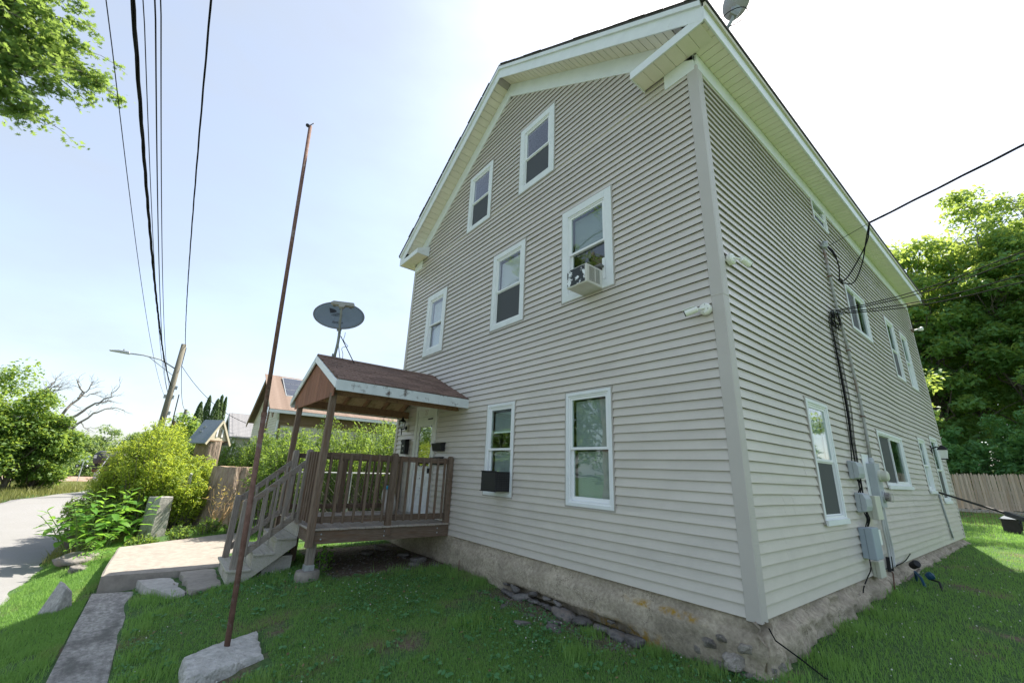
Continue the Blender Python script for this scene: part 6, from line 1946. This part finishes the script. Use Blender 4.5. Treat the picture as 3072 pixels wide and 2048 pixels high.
# ------------------------------------------------------------------ arborvitae, background trees
for i, (az, el, d, rr) in enumerate(((-88.2, 5.7, 44, .62), (-87.55, 6.45, 45, .55), (-86.75, 6.2, 43.5, .62), (-86.45, 6.65, 45, .5), (-86.05, 6.5, 45.5, .42))):
    p = ae(az, el, d); zb = T1(p.x, p.y); H = p.z - zb
    rng = np.random.default_rng(300 + i); n = 5200
    u = rng.random(n) ** 1.1; a = rng.random(n) * 2 * math.pi
    rad = rr * np.clip(1.15 * (1 - u) ** .55, 0, 1) * (.80 + .25 * rng.random(n)) * (1 + .10 * np.sin(a * 5 + u * 9 + i))
    c = np.stack([p.x + rad * np.cos(a), p.y + rad * np.sin(a), zb + .1 + u * H], 1)
    t = thing('arborvitae', ('leftmost broad', 'second', 'middle', 'tall slim', 'rightmost slim')[i] + ' arborvitae column behind the cottage stump', 'tree', (p.x, p.y, zb), 'arborvitae columns')
    MB().tube([(p.x, p.y, zb - .2), (p.x, p.y, zb + H * .85)], [.12, .03], 6).build('trunk', TBARK, t)
    foliage('crown', c, .20 * (rng.random(n) * .6 + .7), L_ARB, t, rng, 'lance', .0, -2.5, None, np.stack([np.cos(a), np.sin(a), np.zeros(n)], 1) * 1.5)
BT = [(-88.9, 3.6, 36, 2.0, L_VINE, 'round green tree just right of the utility pole'), (-87.2, 3.2, 40, 2.2, L_VINE, 'dark tree below the arborvitae'), (-90.2, 3.0, 62, 2.6, L_WOOD, 'pale distant tree behind the utility pole'), (-84.0, 3.9, 60, 3, L_WOOD, 'distant tree top over the grey roof'), (-88.2, 3.3, 75, 3.4, L_WOOD, 'distant tree right of the far pole')]
for i, (az, el, d, rr, lm, lab) in enumerate(BT):
    p = ae(az, el, d); zb = T1(p.x, p.y)
    make_tree('background_tree', lab, 'tree', (p.x, p.y, zb), p.z - zb, rr, .05, 50, 7000, .26, lm, 320 + i, 'trees behind the hedge', .12, rc=rr * .35)
p = ae(-66.2, 15.3, 26)
make_tree('tall_tree', 'tree peeping out beyond the left edge of the house', 'tree', (p.x + 1.0, p.y + 1.6, -.5), p.z + .9, 2.2, .35, 40, 5000, .22, L_VINE, 340, None, .15)

# tree across the road on the left, with vines and dead limbs
LT = [(-35.2, -12.9, 6.6, 2.6, 'ailanthus leaning in at the left edge beyond the road', 350), (-35.6, -11.0, 5.6, 2.0, 'vine covered tree on the far side of the road', 351), (-36.2, -10.0, 3.9, 1.5, 'lower vine mass right of the vine covered tree', 352)]
for x, y, H, rr, lab, sd in LT:
    make_tree('roadside_tree', lab, 'tree', (x, y, T1(x, y)), H + .6, rr, .02, 80, 15000, .20, L_VINE, sd, 'roadside trees on the left', .16, rc=rr * .34)
DT = thing('dead_tree', 'bare grey dead tree branching out right of the roadside trees', 'tree', (-36.6, -10.2, T1(-36.6, -10.2)))
mb = MB(); rd = np.random.default_rng(55); D0 = 38
def dp(az, el): return ae(az, el, D0)
root = Vector((-36.6, -10.2, T1(-36.6, -10.2)))
def path(lst, r0, r1, twigs=5):
    pts = [dp(*q) for q in lst]; out = []
    for i in range(len(pts) - 1):
        for k in range(3): out.append(pts[i].lerp(pts[i + 1], k / 3) + Vector(rd.normal(size=3)) * .05)
    out.append(pts[-1]); n_ = len(out)
    mb.tube(out, [r0 + (r1 - r0) * i / (n_ - 1) for i in range(n_)], 5)
    for i in range(twigs):
        j = rd.integers(n_ // 3, n_); q = out[j]; d_ = (out[min(j + 1, n_ - 1)] - out[max(j - 1, 0)]).normalized()
        twig(mb, q, (d_ + Vector(rd.normal(size=3)) * .5).normalized(), .45, .018, 1, rd)
mb.tube([root, dp(-98.4, 1.0), dp(-98.2, 2.6)], [.2, .16, .12], 7)
path([(-98.2, 2.6), (-98.2, 3.7), (-97.5, 5.4), (-98.2, 6.6)], .10, .025)
path([(-97.6, 5.2), (-97.2, 5.9), (-97.0, 6.7)], .05, .015)
path([(-97.7, 4.9), (-97.0, 5.4), (-96.0, 5.3)], .04, .012)
path([(-98.2, 2.6), (-97.5, 3.4), (-96.3, 4.6), (-95.6, 5.3), (-95.1, 6.5)], .10, .02)
path([(-96.4, 4.5), (-95.8, 4.8), (-95.3, 4.9)], .04, .012)
path([(-98.2, 2.4), (-97.4, 2.2), (-96.3, 3.6), (-95.3, 4.4), (-94.2, 4.2)], .09, .015)
path([(-97.0, 2.8), (-96.6, 2.3), (-96.2, 2.1)], .03, .01, 3)
mb.build('branches', DEADW, DT)
DT2 = thing('dead_tree', 'bare twiggy crown standing behind the ailanthus', 'tree', (-35.9, -12.0, T1(-35.9, -12)))
mb = MB()
limb(mb, (-35.9, -12.0, T1(-35.9, -12)), dp(-100.2, 4.8), .12, .07, rd, 6, .02, 5)
for k in range(4):
    twig(mb, dp(-100.2 + k * .15, 4.8), Vector((0, rd.uniform(-.2, .7), 1)).normalized(), .8, .04, 3, rd)
mb.build('branches', DEADW, DT2)
arching_shrub('young_tree', 'small thin leaved tree on the grass beyond the road', (-47, -12.2, T1(-47, -12.2)), 1.1, 1.1, 2.1, 34, 50, .12, L_VINE, 360, None, 'tree', 'rhomb')

# far wood, railway
k = 0
WL_ = ('leftmost', 'second', 'third', 'fourth', 'fifth', 'sixth', 'seventh', 'eighth', 'ninth', 'tenth', 'eleventh', 'twelfth')
for i in range(12):
    az = -101.5 + i * .92; d = 150 + (i * 37 % 23) * 1.2
    p = ae(az, 2.0 + .5 * math.sin(i * 2.1), d); zb = T1(p.x, p.y)
    make_tree('far_tree', WL_[i] + ' tree from the left in the far wood beyond the railway', 'tree', (p.x, p.y, zb), p.z - zb, 5.2, .0, 50, 5200, .62, L_WOOD, 400 + i, 'trees of the far wood', .3, rc=1.8)
for i in range(7):
    az = -100.5 + i * 1.3; p = ae(az, 0, 136); zb = T1(p.x, p.y)
    make_tree('far_bush', WL_[i] + ' bush from the left in front of the far wood', 'bush', (p.x, p.y, zb), 4.6, 3.4, .0, 30, 2600, .5, L_WOOD, 430 + i, 'bushes before the far wood', .1, rc=1.3)
ROCK = mat('rail_ballast', (.25, .15, .11), (.38, .27, .21), rough=.95, scale=1.2, detail=8, c3=(.42, .38, .33), c3scale=.12, c3lo=.5, c3hi=.62, bump=.5, bscale=4, bdist=.2)
bx_ = np.linspace(-128, -104, 13); by_ = np.linspace(-30, 30, 31)
BX, BY = np.meshgrid(bx_, by_, indexing='ij'); BZ = terr(BX, BY) + .05 + .9 * np.clip(1 - np.abs(BX + 119) / 8, 0, 1)
ii = np.arange(BX.size).reshape(BX.shape)
tag(np_mesh('railway_bed', np.stack([BX.ravel(), BY.ravel(), BZ.ravel()], 1), np.stack([ii[:-1, :-1].ravel(), ii[1:, :-1].ravel(), ii[1:, 1:].ravel(), ii[:-1, 1:].ravel()], 1), ROCK), kind='structure')
# level crossing sign
pc = ae(-95.9, -2.6, 108); zc = T1(pc.x, pc.y)
XS = thing('crossing_sign', 'white railway crossbuck sign with two round signal lamps', 'sign', (pc.x, pc.y, zc))
MB().tube([(pc.x, pc.y, zc - .2), (pc.x, pc.y, zc + 4.0)], .08, 8).build('mast', ALU, XS)
for s_ in (1, -1):
    MB().beam((pc.x + .1, pc.y - .62 * 1, zc + 3.85 - .55 * s_), (pc.x + .1, pc.y + .62, zc + 3.85 + .55 * s_), .04, .24, (0, s_ * -.6, .7)).build('crossbuck_blade', VINYLW, XS)
MB().beam((pc.x + .05, pc.y - .75, zc + 2.65), (pc.x + .05, pc.y + .75, zc + 2.65), .08, .08).build('lamp_arm', BLACKM, XS)
for s_ in (1, -1):
    MB().lathe((pc.x + .1, pc.y + .62 * s_, zc + 2.6), [(.30, 0), (.30, .04), (.15, .06)], 16, (1, 0, 0)).build('signal_disc', BLACKM, XS)
    MB().lathe((pc.x + .165, pc.y + .62 * s_, zc + 2.6), [(.17, 0), (.10, .06)], 12, (1, .3, 0)).build('signal_lamp', ALU, XS)
pg = ae(-94.75, -2.2, 112); zg = T1(pg.x, pg.y)
CG = thing('crossing_gate', 'raised white crossing gate arm beside the tank car', 'barrier', (pg.x, pg.y, zg))
MB().box(pg.x - .3, pg.x + .3, pg.y - .35, pg.y + .35, zg, zg + 1.7).build('gate_cabinet', GALV, CG, bevel=.05)
MB().beam((pg.x, pg.y, zg + 1.6), (pg.x, pg.y + 1.9, zg + 7.6), .08, .16).build('gate_arm', VINYLW, CG)
# tank car
pt_ = ae(-95.0, -.45, 122)
TC = thing('tank_car', 'black railway tank car with white lettering on its end', 'train car', (pt_.x, pt_.y, pt_.z - 2.8))
ax = Vector((-.55, .83, 0)).normalized()
TB = mat('tank_black', (.03, .03, .034), (.05, .05, .055), rough=.55, scale=3)
MB().lathe(pt_, [(.0, -.45), (.7, -.38), (1.25, -.15), (1.45, .15), (1.45, 12.5), (1.2, 12.9), (.0, 13.1)], 24, ax).build('tank', TB, TC, smooth=True)
sdv = Vector((ax.y, -ax.x, 0))
for a in (1.2, 11.2):
    c = pt_ + ax * a - Vector((0, 0, 2.3))
    for s_ in (-1, 1):
        for w in (-.8, .8):
            MB().lathe(c + ax * w + sdv * s_ * .75, [(.46, -.06), (.46, .06)], 14, sdv).build('wheel', RUST, TC)
    MB().beam(c - ax * 1.2 + Vector((0, 0, .35)), c + ax * 1.2 + Vector((0, 0, .35)), 1.8, .35).build('bogie', BLACKM, TC)
MB().beam(pt_ - ax * .6 - Vector((0, 0, 1.5)), pt_ + ax * 13 - Vector((0, 0, 1.5)), 1.6, .25).build('underframe', BLACKM, TC)
MB().beam(pt_ + ax * .2 + Vector((0, 0, 1.47)), pt_ + ax * 12 + Vector((0, 0, 1.47)), .9, .08).build('walkway', ALU, TC)
e0 = pt_ - ax * .47
for k in range(2):
    MB().add([e0 + sdv * a + Vector((0, 0, b)) for a, b in ((-.55, .42 - .35 * k), (.35, .42 - .35 * k), (.35, .62 - .35 * k), (-.55, .62 - .35 * k))], [(0, 1, 2, 3)]).build('lettering_strip', VINYLW, TC)

# ------------------------------------------------------------------ utility pole and overhead wires
pp = ae(-91.05, 0, 34); zp = T1(pp.x, pp.y)
UP = thing('utility_pole', 'leaning looking wooden utility pole with street lamp arm', 'utility pole', (pp.x, pp.y, zp))
ptop_ = Vector((pp.x, pp.y, 8.15))
MB().tube([(pp.x, pp.y, zp - .3), (pp.x, pp.y, 4), ptop_], [.19, .165, .14], 14).build('pole', POLEW, UP, smooth=True)
la = ae(-91.1, 9.0, 34); lh = ae(-96.0, 9.85, 34)
arm = [Vector((pp.x, pp.y - .14, la.z)), Vector((pp.x, pp.y - .9, la.z + .42)), Vector((pp.x, pp.y - 1.8, lh.z + .02)), Vector((pp.x, lh.y + .5, lh.z))]
MB().tube(arm, .04, 8).build('lamp_arm', GALV, UP, smooth=True)
MB().tube([Vector((pp.x, pp.y - .14, la.z - .45)), arm[2] + Vector((0, .2, 0))], .022, 6).build('brace', GALV, UP)
hd = Vector((pp.x, lh.y + .5, lh.z))
MB().prism([(hd.y + .02, hd.z - .06), (hd.y - .9, hd.z - .02), (hd.y - .95, hd.z + .02), (hd.y - .5, hd.z + .11), (hd.y - .02, hd.z + .10)], 'x', hd.x - .15, hd.x + .15).build('street_lamp_head', ALU, UP, bevel=.03)
MB().lathe((hd.x, hd.y - .3, hd.z + .10), [(.05, 0), (.05, .10)], 10).build('photocell', GALV, UP)
for dy, z in ((.2, 5.2), (.16, 4.6), (-.2, 4.6), (.2, 3.6)):
    MB().box(pp.x - .06, pp.x + .06, pp.y + dy - .08, pp.y + dy + .08, z, z + .22).build('bracket', GALV, UP)
MB().tube([(pp.x + .1, pp.y + .45, 4.9), (pp.x + .1, pp.y + .5, 3.0), (pp.x + .1, pp.y + .42, 1.2)], .03, 6).build('hanging_cable', CABLE, UP)
MB().lathe((pp.x, pp.y + .6, 3.0), [(.08, 0), (.09, .25)], 10).build('terminal_can', RUST, UP)


def near_pt(px, h):
    d = R_ * ((px * 3072 / 2352 - 1536) / 1254.75) - U_ * ((0 - 1024) / 1254.75) + F_
    return CAM_LOC + d * ((h - CAM_LOC.z) / d.z)


def span(px, h, ptz, r, label, twist=0, sag=.35, dy=0, poly=None):
    Q = near_pt(px, h); Pp = Vector((pp.x, pp.y + dy, ptz))
    d = (Q - Pp); E_ = Pp + d * (58 / d.length); E_.z = h + .8
    pts = []
    n_ = 60 if not twist else 150
    for i in range(n_ + 1):
        t = i / n_
        p = Pp.lerp(E_, t)
        # rises in a sagging curve that passes the near point
        tq = d.length / 58
        zl = ptz + (h - ptz) * (t / tq) if t <= tq else h + (t - tq) / (1 - tq) * .8
        p.z = zl - sag * 4 * (t / tq) * (1 - t / tq) * (1 if t < tq else 0)
        pts.append(p)
    c = pts[0].copy()
    t_ = thing('overhead_wire', label, 'wire', c, 'overhead wires along the road')
    if twist:
        for s_ in (0, 2.1, 4.2):
            q = [p + Vector((0, math.cos(i * twist + s_), math.sin(i * twist + s_))) * r * 1.15 for i, p in enumerate(pts)]
            MB().tube(q, r, 5, cap=False).build('strand', CABLE, t_, smooth=True)
    else:
        MB().tube(pts, r, 6).build('strand', CABLE, t_, smooth=True)
    return t_


span(245, 6.6, 4.75, .007, 'thinnest overhead wire, leftmost in the sky', sag=.5, dy=-.25)
span(305, 6.6, 5.45, .014, 'thick bundled overhead cable, second from the left', twist=.9, sag=.5, dy=-.1)
span(330, 7.2, 5.1, .008, 'thin overhead wire just right of the thick cable', sag=.5, dy=-.2)
span(357, 7.4, 5.0, .012, 'left wire of the close overhead pair', sag=.5, dy=-.15)
span(370, 7.5, 5.2, .010, 'right wire of the close overhead pair', sag=.5, dy=-.1)
span(485, 8.8, 8.0, .0095, 'twisted triplex cable running to the pole top', twist=.55, sag=.45, dy=.1)
DR = thing('service_drop', 'twisted service drop from the pole top to the grey roofed house', 'wire', (pp.x, pp.y, 6.5))
a = Vector((pp.x, pp.y + .18, 6.75)); b = Vector((-29.6, -.75, 3.35))
pts = [a.lerp(b, i / 24) - Vector((0, 0, .5 * 4 * (i / 24) * (1 - i / 24))) for i in range(25)]
MB().tube([ptop_ + Vector((0, .16, -.2)), a], .02, 5).build('riser', CABLE, DR)
MB().tube(pts, .016, 5).build('strand', CABLE, DR, smooth=True)
D2_ = thing('service_drop', 'slack cable from the pole top to the far pole', 'wire', (pp.x, pp.y, 6))
pf = ae(-89.35, 4.8, 62)
pts = [a.lerp(pf, i / 20) - Vector((0, 0, .7 * 4 * (i / 20) * (1 - i / 20))) for i in range(21)]
MB().tube(pts, .018, 5).build('strand', CABLE, D2_, smooth=True)
FPO = thing('utility_pole', 'short far utility pole right of the main pole', 'utility pole', (pf.x, pf.y, T1(pf.x, pf.y)))
MB().tube([(pf.x, pf.y, T1(pf.x, pf.y)), (pf.x, pf.y, pf.z + .1)], [.17, .15], 10).build('pole', POLEW, FPO)
MB().beam((pf.x, pf.y - .2, pf.z - .3), (pf.x, pf.y + .3, pf.z - .3), .08, .08).build('bracket', GALV, FPO)

# service drops on the right
SD = thing('service_drop', 'heavy twisted service drop coming in from the upper right', 'wire', (.6, 5.0, 5.8))
E1 = Vector((.60, 5.04, 5.81)); E2 = Vector((2.13, 5.2, 6.24)); dirv = (E2 - E1)
pts = [E1 + dirv * t for t in np.linspace(0, 11, 80)]
for s_ in (0, 2.1, 4.2):
    MB().tube([p + Vector((0, math.cos(i * .7 + s_), math.sin(i * .7 + s_))) * .012 for i, p in enumerate(pts)], .011, 5, cap=False).build('strand', CABLE, SD, smooth=True)
MB().tube([E1, (.05, 4.5, 5.35)], .005, 4).build('messenger', CABLE, SD)
cab([E1, (.52, 5.0, 5.45), (.30, 4.95, 5.05), (.14, 4.75, 4.72), (.08, 4.62, 4.70)], .011, 'drip_loop', SD)
cab([E1, (.50, 5.05, 5.5), (.36, 5.12, 5.1), (.20, 5.0, 4.72), (.08, 4.70, 4.66)], .011, 'drip_loop', SD)
for k in range(3):
    cab([(.08, 4.15, 5.22), (.14, 4.32, 5.12 - .04 * k), (.15, 4.42, 4.86), (.10, 4.55, 4.72), (.08, 4.66, 4.68)], .010, 'lead', SD)
for y in (4.62, 4.75):
    MB().lathe((.08, y, 4.68), [(.02, -.04), (.02, .04)], 8, (0, 1, 0)).build('splice', BLACKM, SD)
for i, (el, lab) in enumerate(((20.2, 'highest of the four thin drop cables at right'), (19.7, 'second of the four thin drop cables at right'), (18.3, 'third of the four thin drop cables at right'), (17.7, 'lowest of the four thin drop cables at right'))):
    q0 = Vector((.06, 4.02, 3.93 - .02 * i)); q1 = ae(1.9, el, 8.95); dv = q1 - q0
    pts = [q0 + dv * t - Vector((0, 0, .10 * math.sin(min(t, 1) * math.pi))) for t in np.linspace(0, 9, 50)]
    tag(MB().tube(pts, .008, 5).build('drop_cable', CABLE, None, q0, smooth=True), lab, 'wire', 'thin drop cables at right')
# ------------------------------------------------------------------ grass
def in_view(p, mx=.12):
    v = p - np.array(CAM_LOC)
    w = v @ np.array(F_)
    sx = 1254.75 * (v @ np.array(R_)) / np.maximum(w, 1e-3) / 1536; sy = 1254.75 * (v @ np.array(U_)) / np.maximum(w, 1e-3) / 1024
    return (w > .3) & (np.abs(sx) < 1 + mx) & (np.abs(sy) < 1 + mx)


def lawn_mask(x, y):
    ok = ~((x > -8.05) & (x < .06) & (y > -.06) & (y < 12.1))
    ok &= ~((x > -7.4) & (x < 3) & (y > -4.69) & (y < -4.215))
    ok &= ~((x > -11) & (x < -7.25) & (y > -4.66) & (y < -2.5) & (x > -9.9 - (y + 4.6) * .62))
    ok &= ~((x > -7.25) & (x < -5.95) & (y > -3.75) & (y < -2.3))
    ok &= ~((x > -3.72) & (x < -2.82) & (y > -3.76) & (y < -3.12))
    ya_ = np.interp(x, rx, ra); yb_ = np.interp(x, rx, rb)
    ok &= ~((y < ya_ - .03) & (y > yb_ + .05))
    return ok


rg = np.random.default_rng(5)


def blades(n, x0, x1, y0, y1, h, w, name, m_, dens=None, mx=.12, lean=.55):
    x = rg.uniform(x0, x1, n); y = rg.uniform(y0, y1, n)
    z = terr(x, y)
    ok = lawn_mask(x, y) & in_view(np.stack([x, y, z], 1), mx)
    # bare earth below the porch, thin by the footing
    bare = (x > -7.5) & (x < -5.15) & (y > -1.95) & (y < 0)
    ok &= ~(bare & (rg.random(n) < .985))
    foot = (x > -3.6) & (x < -1.1) & (y > -.55)
    ok &= ~(foot & (rg.random(n) < .85))
    nz = np.sin(x * 2.3 + 1.3 * np.sin(y * 1.9)) * np.cos(y * 2.7 - .8 * np.sin(x * 1.4)) + .5 * np.sin(x * 6.1 + y * 4.7)
    thin = (nz > .75)
    ok &= ~(thin & (rg.random(n) < .8))
    if dens is not None: ok &= rg.random(n) < dens(x, y)
    x, y, z, nz = x[ok], y[ok], z[ok], nz[ok]; k = len(x)
    hh = h * (rg.random(k) * .8 + .5) * (1 + .25 * np.clip(nz, -1, 1)) ; ww = w * (rg.random(k) * .5 + .75)
    a = rg.uniform(0, 2 * math.pi, k); la_ = rg.uniform(0, 2 * math.pi, k); le = hh * lean * rg.random(k) * 1.6
    bx, by = np.cos(a) * ww / 2, np.sin(a) * ww / 2
    lx, ly = np.cos(la_) * le, np.sin(la_) * le
    v = np.empty((k, 5, 3))
    v[:, 0] = np.stack([x - bx, y - by, z - .004], 1); v[:, 1] = np.stack([x + bx, y + by, z - .004], 1)
    v[:, 2] = np.stack([x + bx * .8 + lx * .35, y + by * .8 + ly * .35, z + hh * .6], 1); v[:, 3] = np.stack([x - bx * .8 + lx * .35, y - by * .8 + ly * .35, z + hh * .6], 1)
    v[:, 4] = np.stack([x + lx, y + ly, z + hh], 1)
    b = np.arange(k)[:, None] * 5
    # quad + tri expressed as two quads sharing the tip
    f = np.concatenate([b + np.array([[0, 1, 2, 3]]), b + np.array([[3, 2, 4, 4]])])
    var = np.clip(.5 * rg.random(k) + .25 + .18 * nz * .6, 0, 1)
    # tris separately
    me_v = v.reshape(-1, 3)
    f3 = np.concatenate([b + np.array([[0, 1, 2]]), b + np.array([[0, 2, 3]]), b + np.array([[3, 2, 4]])])
    return tag(np_mesh(name, me_v, f3, m_, None, (0, 0, 0), np.repeat(var, 5)), kind='stuff')


o = blades(420000, -8.6, 2.4, -4.3, .0, .034, .0042, 'lawn_grass', L_GRASS, lambda x, y: np.clip(2.6 / (((x - 1.86) ** 2 + (y + 4.26) ** 2) ** .5) * 1.25, .3, 1))
o = blades(90000, -.1, 2.6, -.05, 14, .042, .006, 'side_lawn_grass', L_GRASS, lambda x, y: np.clip(5 / (y + 4.3), .25, 1))
o = blades(40000, -2.5, 3.2, 12.1, 29.1, .07, .012, 'back_lawn_grass', L_GRASS)
o = blades(130000, -12.5, 0, -6.0, -4.6, .042, .006, 'verge_grass', L_GRASS, lambda x, y: np.clip(.35 + (y + 5.8) * .9, .1, 1))
o = blades(26000, -13, -5.6, -3.4, -1.9, .07, .006, 'landing_edge_grass', L_GRASS)
o = blades(30000, -40, -12, -6.1, -4.0, .16, .012, 'roadside_grass', L_TALL)
o = blades(50000, -74, -34, -22, 6, .32, .035, 'meadow_grass', L_TALL, lambda x, y: ((y < np.interp(x, rx, rb) + .1) | (y > np.interp(x, rx, ra))) * 1.0)
o = blades(9000, -40, -24, -13.5, -8.0, .35, .02, 'far_verge_weeds', L_TALL, lambda x, y: (y < np.interp(x, rx, rb) + .15) * 1.0)
L_THATCH = leaf_mat('thatch', (.20, .17, .09), (.36, .31, .17), (.3, .24, .12), .25)
o = blades(26000, -8.6, 2.4, -4.3, .0, .016, .0045, 'thatch', L_THATCH, lambda x, y: .25 + .75 * (np.sin(x * 1.3 + 2 * np.sin(y * .9)) * np.cos(y * 1.6 + x) > .25), lean=3.0)
# broad leaved lawn weeds in rosettes
wp = []
for _ in range(420):
    cx, cy = rg.uniform(-7.5, 2.0), rg.uniform(-4.1, -.3)
    if not lawn_mask(np.array([cx]), np.array([cy]))[0] or (-7.5 < cx < -5.1 and cy > -2): continue
    for k in range(rg.integers(5, 11)):
        a = rg.uniform(0, 6.28); r = rg.uniform(.01, .06)
        wp.append((cx + r * math.cos(a), cy + r * math.sin(a), T1(cx, cy) + .022 + .02 * rg.random()))
wp = np.array(wp)
tag(foliage('lawn_weeds', wp, .026 + .024 * rg.random(len(wp)), L_CLOV, None, rg, 'round', 1.6), kind='stuff')
# tufts of taller grass along footing, strip and post
def tufts(pts, n, h, name):
    P_ = []
    for (x, y, r) in pts:
        P_.append(np.stack([rg.normal(x, r, n), rg.normal(y, r, n)], 1))
    P_ = np.concatenate(P_)
    x, y = P_[:, 0], P_[:, 1]; ok = lawn_mask(x, y); x, y = x[ok], y[ok]; z = terr(x, y); k = len(x)
    hh = h * (rg.random(k) * .8 + .4); a = rg.uniform(0, 6.28, k); la_ = rg.uniform(0, 6.28, k); le = hh * .6 * rg.random(k); ww = .0055
    v = np.stack([np.stack([x - np.cos(a) * ww, y - np.sin(a) * ww, z - .01], 1), np.stack([x + np.cos(a) * ww, y + np.sin(a) * ww, z - .01], 1), np.stack([x + np.cos(la_) * le, y + np.sin(la_) * le, z + hh], 1)], 1).reshape(-1, 3)
    return tag(np_mesh(name, v, np.arange(3 * k).reshape(k, 3), L_GRASS, None, (0, 0, 0), np.repeat(.4 + .6 * rg.random(k), 3)), kind='stuff')
tp = [(-4.9, -.35, .16), (-4.4, -.3, .12), (-5.0, -.8, .2), (-.35, -.25, .08), (-.9, -.22, .06), (.25, -.05, .12), (.3, .6, .12), (.22, 1.6, .12), (.2, 2.6, .14), (.22, 3.5, .16), (-2.55, -3.3, .1), (-3.5, -3.85, .12), (-5.6, -2.55, .15), (-6.0, -3.85, .12), (-5.4, -3.95, .12), (-1.6, -.32, .08), (-3.9, -.22, .08), (-2.5, -1.3, .12), (-1.3, -.9, .1), (-4.2, -4.12, .10), (-3.6, -4.1, .1), (-5.0, -4.1, .1), (-6.3, -4.08, .1), (-4.6, -5.0, .2), (-6.0, -5.3, .2), (-8.2, -5.25, .2), (-9.2, -5.3, .2)]
tufts(tp, 260, .10, 'tall_grass_tufts')
# clover with white flower heads
n = 26000
x = rg.uniform(-8, 2.2, n); y = rg.uniform(-4.2, 0, n); nz = np.sin(x * 1.7 + 2) * np.cos(y * 2.1 + .7 * x) + .35 * rg.normal(size=n)
z = terr(x, y); ok = lawn_mask(x, y) & (nz > .35) & in_view(np.stack([x, y, z], 1)) & ~((x > -7.5) & (x < -5.1) & (y > -2))
c = np.stack([x, y, z + .02 + .02 * rg.random(n)], 1)[ok]
tag(foliage('clover_leaves', c, .022 + .014 * rg.random(len(c)), L_CLOV, None, rg, 'round', 2.5), kind='stuff')
n = 1500
x = np.concatenate([rg.uniform(-7.5, 2.2, n), rg.uniform(.15, 1.6, 90)]); y = np.concatenate([rg.uniform(-4.1, -.1, n), rg.uniform(.2, 8, 90)]); nz = np.sin(x * 1.7 + 2) * np.cos(y * 2.1 + .7 * x) + .35 * rg.normal(size=len(x))
z = terr(x, y); ok = lawn_mask(x, y) & ((nz > .62) | (y > 0)) & in_view(np.stack([x, y, z], 1)) & ~((x > -7.5) & (x < -5.1) & (y > -2.2))
c = np.stack([x, y, z + .055], 1)[ok]; c = c[:420]
oc = np.array([(1, 0, 0), (-1, 0, 0), (0, 1, 0), (0, -1, 0), (0, 0, 1), (0, 0, -1)]) * .0068
of = np.array([(0, 2, 4), (2, 1, 4), (1, 3, 4), (3, 0, 4), (2, 0, 5), (1, 2, 5), (3, 1, 5), (0, 3, 5)])
v = (c[:, None, :] + oc[None] * (.7 + .6 * rg.random(len(c)))[:, None, None]).reshape(-1, 3); f = (np.arange(len(c))[:, None, None] * 6 + of[None]).reshape(-1, 3)
tag(np_mesh('clover_flowers', v, f, mat('clover_white', (.66, .66, .58), rough=.8)), kind='stuff')
# dead leaves and grit
n = 900
x = rg.uniform(-7, 2, n); y = rg.uniform(-4.2, -.05, n); z = terr(x, y); ok = lawn_mask(x, y)
c = np.stack([x, y, z + .03], 1)[ok]
tag(foliage('fallen_leaves', c[:260], .03 + .03 * rg.random(260), leaf_mat('fallen_leaf', (.16, .10, .05), (.30, .20, .10), (.2, .12, .05), .15), None, rg, 'rhomb', 2.0), kind='stuff')
n = 700
x = np.concatenate([rg.uniform(-7.4, -5.0, n), rg.uniform(-3.6, -1.0, n // 2)]); y = np.concatenate([rg.uniform(-2.0, -.05, n), rg.uniform(-.6, -.1, n // 2)]); z = terr(x, y)
s_ = .008 + .022 * rg.random(len(x)) ** 2
v = (np.stack([x, y, z], 1)[:, None, :] + (oc / .0068)[None] * s_[:, None, None] * np.array([1, .8, .6])).reshape(-1, 3); f = (np.arange(len(x))[:, None, None] * 6 + of[None]).reshape(-1, 3)
tag(np_mesh('gravel', v, f, mat('gravel_grey', (.12, .105, .09), (.24, .22, .20), rough=.9, scale=20)), kind='stuff')
